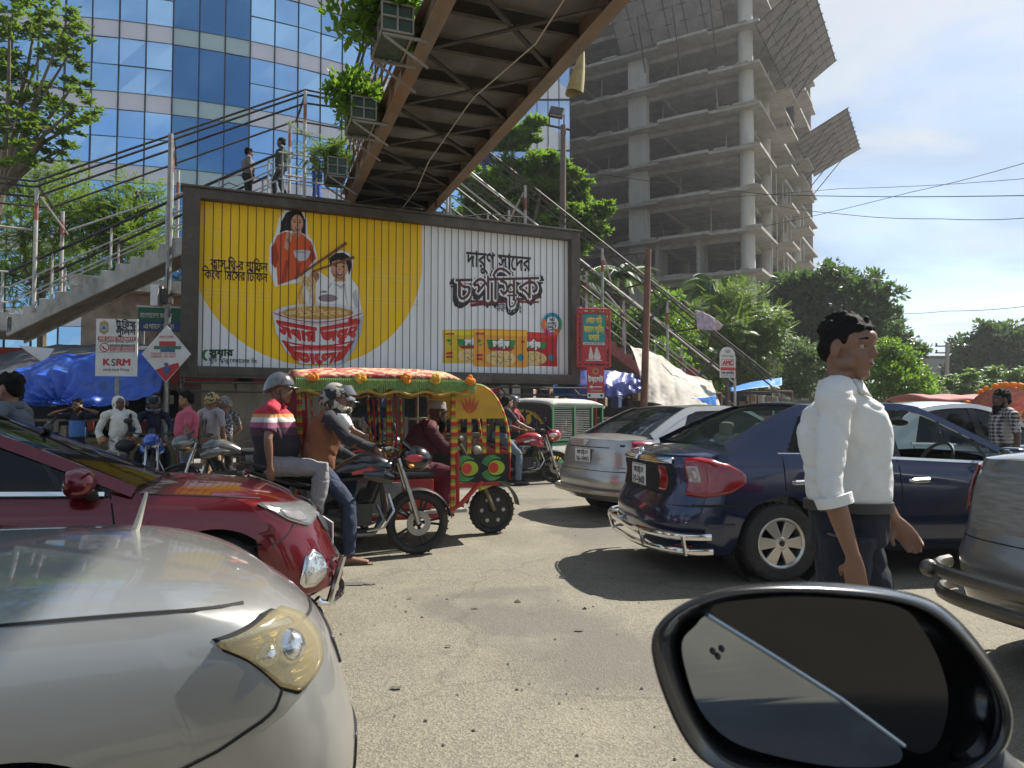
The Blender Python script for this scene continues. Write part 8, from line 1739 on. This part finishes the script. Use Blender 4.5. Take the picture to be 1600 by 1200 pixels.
# ---- green three wheeler
def cng():
    rz = R(52); o = place(874, 15.6); t = empty('three_wheeler', 'green three wheeler with grey canvas hood and painted back curtain', 'auto rickshaw', loc=o, rz=rz); L, W = 1.25, .66
    gr = mat('three wheeler green', (.012, .13, .045), .4, coat=.5, var=.15); cv = mat('grey canvas', (.40, .39, .36), .8, var=.15, bump=.3, dirt=(.24, .22, .19)); blk = mm('black canvas', (.03, .03, .032), .8); yl = mm('yellow band', (.60, .44, .03), .5)
    b = MB(); b.span((-L, -W, .28), (L * .55, W, .78)); b.tube([(L * .5, 0, .5), (L, 0, .52)], [(W, .26), (.34, .22)], 16, up=Vector((0, 0, 1))); b.build('body', gr, t, smooth=40, bevel=.05); b = MB(); b.span((-L - .006, -W + .02, .42), (-L + .02, W - .02, .56)); b.span((-L + .02, -W - .006, .42), (L * .5, -W + .02, .56)); b.build('yellow_band', yl, t, smooth=0); b = MB(); b.span((-L - .006, -W + .02, .565), (-L + .02, W - .02, .68)); b.span((-L + .02, -W - .006, .565), (L * .5, -W + .02, .68)); b.build('white_band', sg_white, t, smooth=0)
    h = MB(); h.grid(lambda u, v: Vector((lerp(-L - .03, L * .62, u), -math.cos(v * math.pi) * (W + .03) if True else 0, 1.50 + .16 * math.sin(v * math.pi) ** .6 - .12 * max(0, .08 - u) * 8 - .1 * max(0, u - .85) * 4)), 18, 16); q = h.build('hood', cv, t); q.modifiers.new('thickness', 'SOLIDIFY').thickness = .02
    c = MB(); c.span((-L - .01, -W + .0, .785), (-L + .02, W, 1.52)); q = c.build('back_curtain', blk, t, smooth=0)
    tx = MB(); ring = []
    for txt, rad, sz in (('েমাহাম{ম}দ পিরবহন', .44, .13),):
        qs, wd = text_spans(txt, .05, 30); 
        for quad in qs:
            tx.add([(-L - .014, -(rad + y * sz) * math.cos(math.pi * (.12 + .76 * x / wd)), .98 + (rad + y * sz) * .85 * math.sin(math.pi * (.12 + .76 * x / wd))) for x, y in quad], [(0, 1, 2, 3)])
    tx.build('lettering', yl, q, smooth=0, fix=False)
    for y, m, z in ((-.10, yl, 1.22), (.10, mm('balloon red', (.45, .04, .05), .5), 1.16), (0, lime, 1.08)):
        e = MB(); e.shape([(-L - .013, y + .07 * math.cos(a), z + .10 * math.sin(a)) for a in [6.2832 * k / 14 for k in range(14)]]); e.beam((-L - .0125, y, z - .1), (-L - .0125, 0, .86), .008, .002); e.build('balloon', m, q, smooth=0, fix=False)
    wr_ = MB(); place_ = lambda a, b_: (-L - .012, -a, b_)
    write(wr_, 'িবসিমল{ল}াহ্ এন{ট}ারপ{র}াইজ', .10, lambda a, b_: (-L - .012, -a, .585 + b_), 'c', .03, 1.1, 24); write(wr_, 'গ{য}াস চািলত', .10, lambda a, b_: (-L - .012, -a, .45 + b_), 'c', .04, .8, 24); wr_.build('lettering', sg_ink, t, smooth=0, fix=False)
    f = MB()
    for s in (-1, 1):
        for x in (-L + .02, -L * .35, L * .2, L * .55): f.span((x - .03, s * W - .03, .78), (x + .03, s * W + .03, 1.52))
        f.span((-L, s * W - .025, 1.46), (L * .6, s * W + .025, 1.52)); f.span((-L, s * W - .025, .78), (L * .6, s * W + .025, .83))
    f.build('door_frame', gr, t, smooth=0); f = MB()
    for s in (-1, 1):
        for k in range(16): f.span((-L + .05, s * W - .01, .86 + k * .038), (L * .18, s * W + .01, .873 + k * .038))
    f.build('grille', mm('pale grille', (.24, .25, .23), .5, .4), t, smooth=0); f = MB(); f.span((-L + .1, -W + .08, .8), (-L + .5, W - .08, 1.3)); f.build('seat', blk, t, smooth=0, bevel=.04); f = MB(); f.grid(lambda u, v: Vector((lerp(L * .98, L * .60, v), (u - .5) * 2 * lerp(.3, W, v), lerp(.78, 1.5, v))), 6, 6); f.build('windscreen', GL_CLEAR, t)
    for x, y in ((L * .85, 0), (-L + .35, -W + .08), (-L + .35, W - .08)): q = bike_wheel(t, (x, y, .22), .22, .11, spokes=0, disc=False); a = MB(); a.lathe([(.17, -.04), (0, -.045)], ax=(0, 1, 0), n=18); a.build('wheel_disc', alloy, q)
    bmp = MB(); bmp.tube([(-L - .05, -W, .33), (-L - .10, 0, .33), (-L - .05, W, .33)], .03, 8); bmp.build('bumper', alloy, t)
    for s in (-1, 1): l = MB(); l.ball((-L - .01, s * (W - .12), .73), (.03, .08, .045), 10, 8); l.build('tail_lamp', lampred, t)
cng()
# ---- flower covered rickshaw hood and red tempo at the right
t = empty('rickshaw', 'rickshaw hood hung with orange flowers at the right edge behind the man in checks', 'rickshaw', loc=place(1612, 9.6), rz=R(15)); h = MB(); h.grid(lambda u, v: Vector((lerp(-.45, .55, u), -math.cos(v * math.pi) * .62, 1.15 + .55 * math.sin(v * math.pi) ** .7 * (1 - .25 * u * u))), 12, 16); h.build('hood', mm('hood red', (.32, .03, .03), .6, var=.4, scale=10, dirt=(.5, .26, .03), dscale=9), t); f = MB(); rs = random.Random(8)
for k in range(70): v = rs.random(); c = Vector((-.47 + .06 * rs.random() + (rs.random() if k > 34 else 0), -math.cos(v * math.pi) * .66, 1.15 + .58 * math.sin(v * math.pi) ** .7)); f.ball(c, .042, 6, 5)
f.build('flowers', orange, t)['kind'] = 'stuff'; b = MB(); b.span((-.4, -.55, .45), (.5, .55, .9)); b.build('seat', rred, t, smooth=0, bevel=.05)
for s in (-1, 1): bike_wheel(t, (0, s * .62, .35), .35, .05, spokes=8, disc=False)
t = empty('covered_van', 'van with a faded red canvas roof beyond the white saloon', 'van', loc=place(1492, 21), rz=R(12)); h = MB(); h.grid(lambda u, v: Vector((lerp(-1.7, 1.7, u), (v - .5) * 1.7, 1.72 + .16 * math.sin(v * math.pi) + .02 * math.sin(u * 20))), 20, 8); q = h.build('canvas_roof', mm('faded red canvas', (.42, .12, .11), .8, dirt=(.3, .2, .18)), t); q.modifiers.new('thickness', 'SOLIDIFY').thickness = .05; b = MB(); b.span((-1.65, -.8, .4), (1.65, .8, 1.05)); b.build('body', mm('van body', (.10, .04, .035), .5), t, smooth=0, bevel=.05); b = MB()
for x in (-1.6, -.5, .6, 1.6):
    for y in (-.78, .78): b.span((x - .03, y - .03, 1.05), (x + .03, y + .03, 1.74))
b.build('posts', dark_steel, t, smooth=0)
for x in (-1.1, 1.1):
    for s in (-1, 1): bike_wheel(t, (x, s * .72, .3), .3, .16, spokes=0, disc=False)
t = empty('bus', 'dark dusty bus roof far up the street behind the blue sedan', 'bus', loc=place(1425, 30), rz=R(18)); b = MB(); b.span((-3, -1.1, .5), (3, 1.1, 1.95)); b.build('body', mm('dusty dark', (.07, .06, .055), .5, dirt=(.2, .17, .14)), t, smooth=0, bevel=.12); b = MB(); b.span((-2.8, -1.13, 1.2), (2.8, -1.09, 1.7)); b.build('windows', GL_DARK, t, smooth=0)
for x in (-1.9, 1.9):
    for s in (-1, 1): bike_wheel(t, (x, s * .98, .42), .42, .2, spokes=0, disc=False)
# ================================================================ OUR OWN CAR'S WING MIRROR
def wing_mirror():
    t = empty('wing_mirror', 'large black wing mirror of the near car filling the lower right corner', 'mirror', loc=P(1290, 1050, .86), rz=0)
    o = t.location; gloss = mat('black mirror shell', (.012, .012, .013), .22, 0, coat=.6, var=.1)
    # outline of the shell measured on the picture, set on a tilted plane and given real depth
    out = [(1012, 985), (1040, 955), (1085, 932), (1150, 918), (1240, 915), (1330, 920), (1420, 932), (1475, 955), (1520, 1000), (1560, 1055), (1585, 1105), (1588, 1150), (1565, 1195), (1500, 1225), (1400, 1238), (1280, 1232), (1180, 1222), (1120, 1215), (1075, 1185), (1040, 1120), (1018, 1060), (1008, 1015)]
    def pl(px, py, d0=.80): return P(px, py, d0 + (px - 1010) * .00016) - o
    cx, cy = 1295, 1075
    def ringp(s, dd, sh=(0, 0)): return [pl(cx + (x - cx) * s + sh[0], cy + (y - cy) * s + sh[1]) + Vector((.55, .80, -.05)) * dd for x, y in out]
    m = MB(); rings = [ringp(.90, .030), ringp(.915, .012), ringp(.96, .0), ringp(1.0, .008), ringp(1.0, .03), ringp(.97, .075), ringp(.86, .115), ringp(.66, .145), ringp(.35, .16)]
    n = len(out); b0 = len(m.v)
    for r in rings: m.v += r
    for i in range(len(rings) - 1):
        for k in range(n): m.face((b0 + i * n + k, b0 + i * n + (k + 1) % n, b0 + (i + 1) * n + (k + 1) % n, b0 + (i + 1) * n + k))
    m.face([b0 + (len(rings) - 1) * n + k for k in range(n)]); sh = m.build('shell', gloss, t, smooth=50); s = sh.modifiers.new('sub', 'SUBSURF'); s.levels = s.render_levels = 2
    # glass lying lower left, dark inner bezel upper right with a slanting pale rib between
    def round_(ps):
        o_ = []
        for i in range(len(ps)):
            a, b, c, d = (Vector(ps[(i + j) % len(ps)]) for j in (-1, 0, 1, 2))
            for f in (0, .25, .5, .75): o_.append(tuple(.5 * ((2 * b) + (c - a) * f + (2 * a - 5 * b + 4 * c - d) * f * f + (3 * b - a - 3 * c + d) * f ** 3)))
        return o_
    gl = [(1055, 1010), (1075, 985), (1098, 968), (1150, 1002), (1230, 1052), (1310, 1105), (1372, 1150), (1405, 1180), (1392, 1205), (1300, 1208), (1200, 1190), (1130, 1165), (1085, 1120), (1062, 1060)]
    g = MB(); q = [pl(x, y) + Vector((.55, .80, -.05)) * .022 for x, y in round_(gl)]; g.shape(q); mg = bpy.data.materials.new('mirror silver'); mg.use_nodes = True; b = mg.node_tree.nodes['Principled BSDF']; b.inputs['Base Color'].default_value = (.30, .33, .37, 1); b.inputs['Metallic'].default_value = 1; b.inputs['Roughness'].default_value = .06
    g.build('glass', mg, t, smooth=0)
    r = MB(); r.tube([pl(1098, 965) + Vector((.5, .75, 0)) * .016, pl(1200, 1028) + Vector((.5, .75, 0)) * .016, pl(1310, 1098) + Vector((.5, .75, 0)) * .016, pl(1410, 1172) + Vector((.5, .75, 0)) * .016], [(.0045, .003), (.005, .003), (.005, .003), (.0035, .003)], 8); r.build('rib', mm('pale rib', (.36, .42, .46), .25, .6), t)
    r = MB(); r.shape([pl(x, y) + Vector((.55, .80, -.05)) * .020 for x, y in round_([(1100, 960), (1180, 940), (1290, 938), (1400, 952), (1440, 990), (1470, 1050), (1480, 1110), (1460, 1175), (1415, 1180), (1320, 1108), (1220, 1040)])]); r.build('inner_cover', mm('dark inner cover', (.008, .008, .009), .16, 0), t, smooth=0)
    for k, (x, y) in enumerate(((1106, 1024), (1114, 1032), (1120, 1020))): e = MB(); e.ball(pl(x, y) + Vector((.55, .80, -.05)) * .0195, (.003, .003, .004), 8, 6); e.build('warning_mark', blackp, t)
    # arm back to the door, and the strip of door below the frame
    a = MB(); a.tube([pl(1480, 1190) + Vector((.06, .06, 0)), pl(1620, 1270), pl(1760, 1300) + Vector((.02, -.12, -.02))], [(.04, .025), (.045, .03), (.06, .04)], 12); a.build('arm', blackp, t)
    a = MB(); a.tube([pl(1560, 1235) + Vector((0, -.02, 0)), pl(1700, 1180) + Vector((0, -.1, 0)), pl(1900, 1150) + Vector((0, -.25, 0))], .012, 8); a.build('window_trim', chrome, t)
    d = MB()
    for za, zb_, o_ in ((.93, .80, .0), (.80, .55, .04), (.55, .25, .0)): # the near car's door below the window line, just under the frame
        pa, pb = Vector((-2.3, -.46, 0)), Vector((1.35, .99, 0)); n_ = Vector((-.37, .93, 0)); d.add([pa - o + n_ * (.0 if za > .9 else .04) + Vector((0, 0, za)), pb - o + n_ * (.0 if za > .9 else .04) + Vector((0, 0, za)), pb - o + n_ * (.04 if zb_ > .3 else -.02) + Vector((0, 0, zb_)), pa - o + n_ * (.04 if zb_ > .3 else -.02) + Vector((0, 0, zb_))], [(0, 1, 2, 3)])
    q = d.build('door_panel', paint_mat('grey blue door paint', (.10, .12, .15), .5, .25), t, smooth=0); q.modifiers.new('thickness', 'SOLIDIFY').thickness = .03
wing_mirror()
# ================================================================ HAZE
hz = MB(); hz.span((-130, -40, -1), (150, 170, 62)); ho = hz.build('haze', None, smooth=0); ho['kind'] = 'stuff'
hm = bpy.data.materials.new('haze'); hm.use_nodes = True; nt = hm.node_tree; nt.nodes.remove(nt.nodes['Principled BSDF']); pv = nt.nodes.new('ShaderNodeVolumePrincipled'); pv.inputs['Color'].default_value = (.93, .95, 1, 1); pv.inputs['Density'].default_value = .0006; pv.inputs['Anisotropy'].default_value = .3
nt.links.new(pv.outputs[0], nt.nodes['Material Output'].inputs['Volume']); ho.data.materials.clear(); ho.data.materials.append(hm)
bpy.data.scenes.remove(TS)
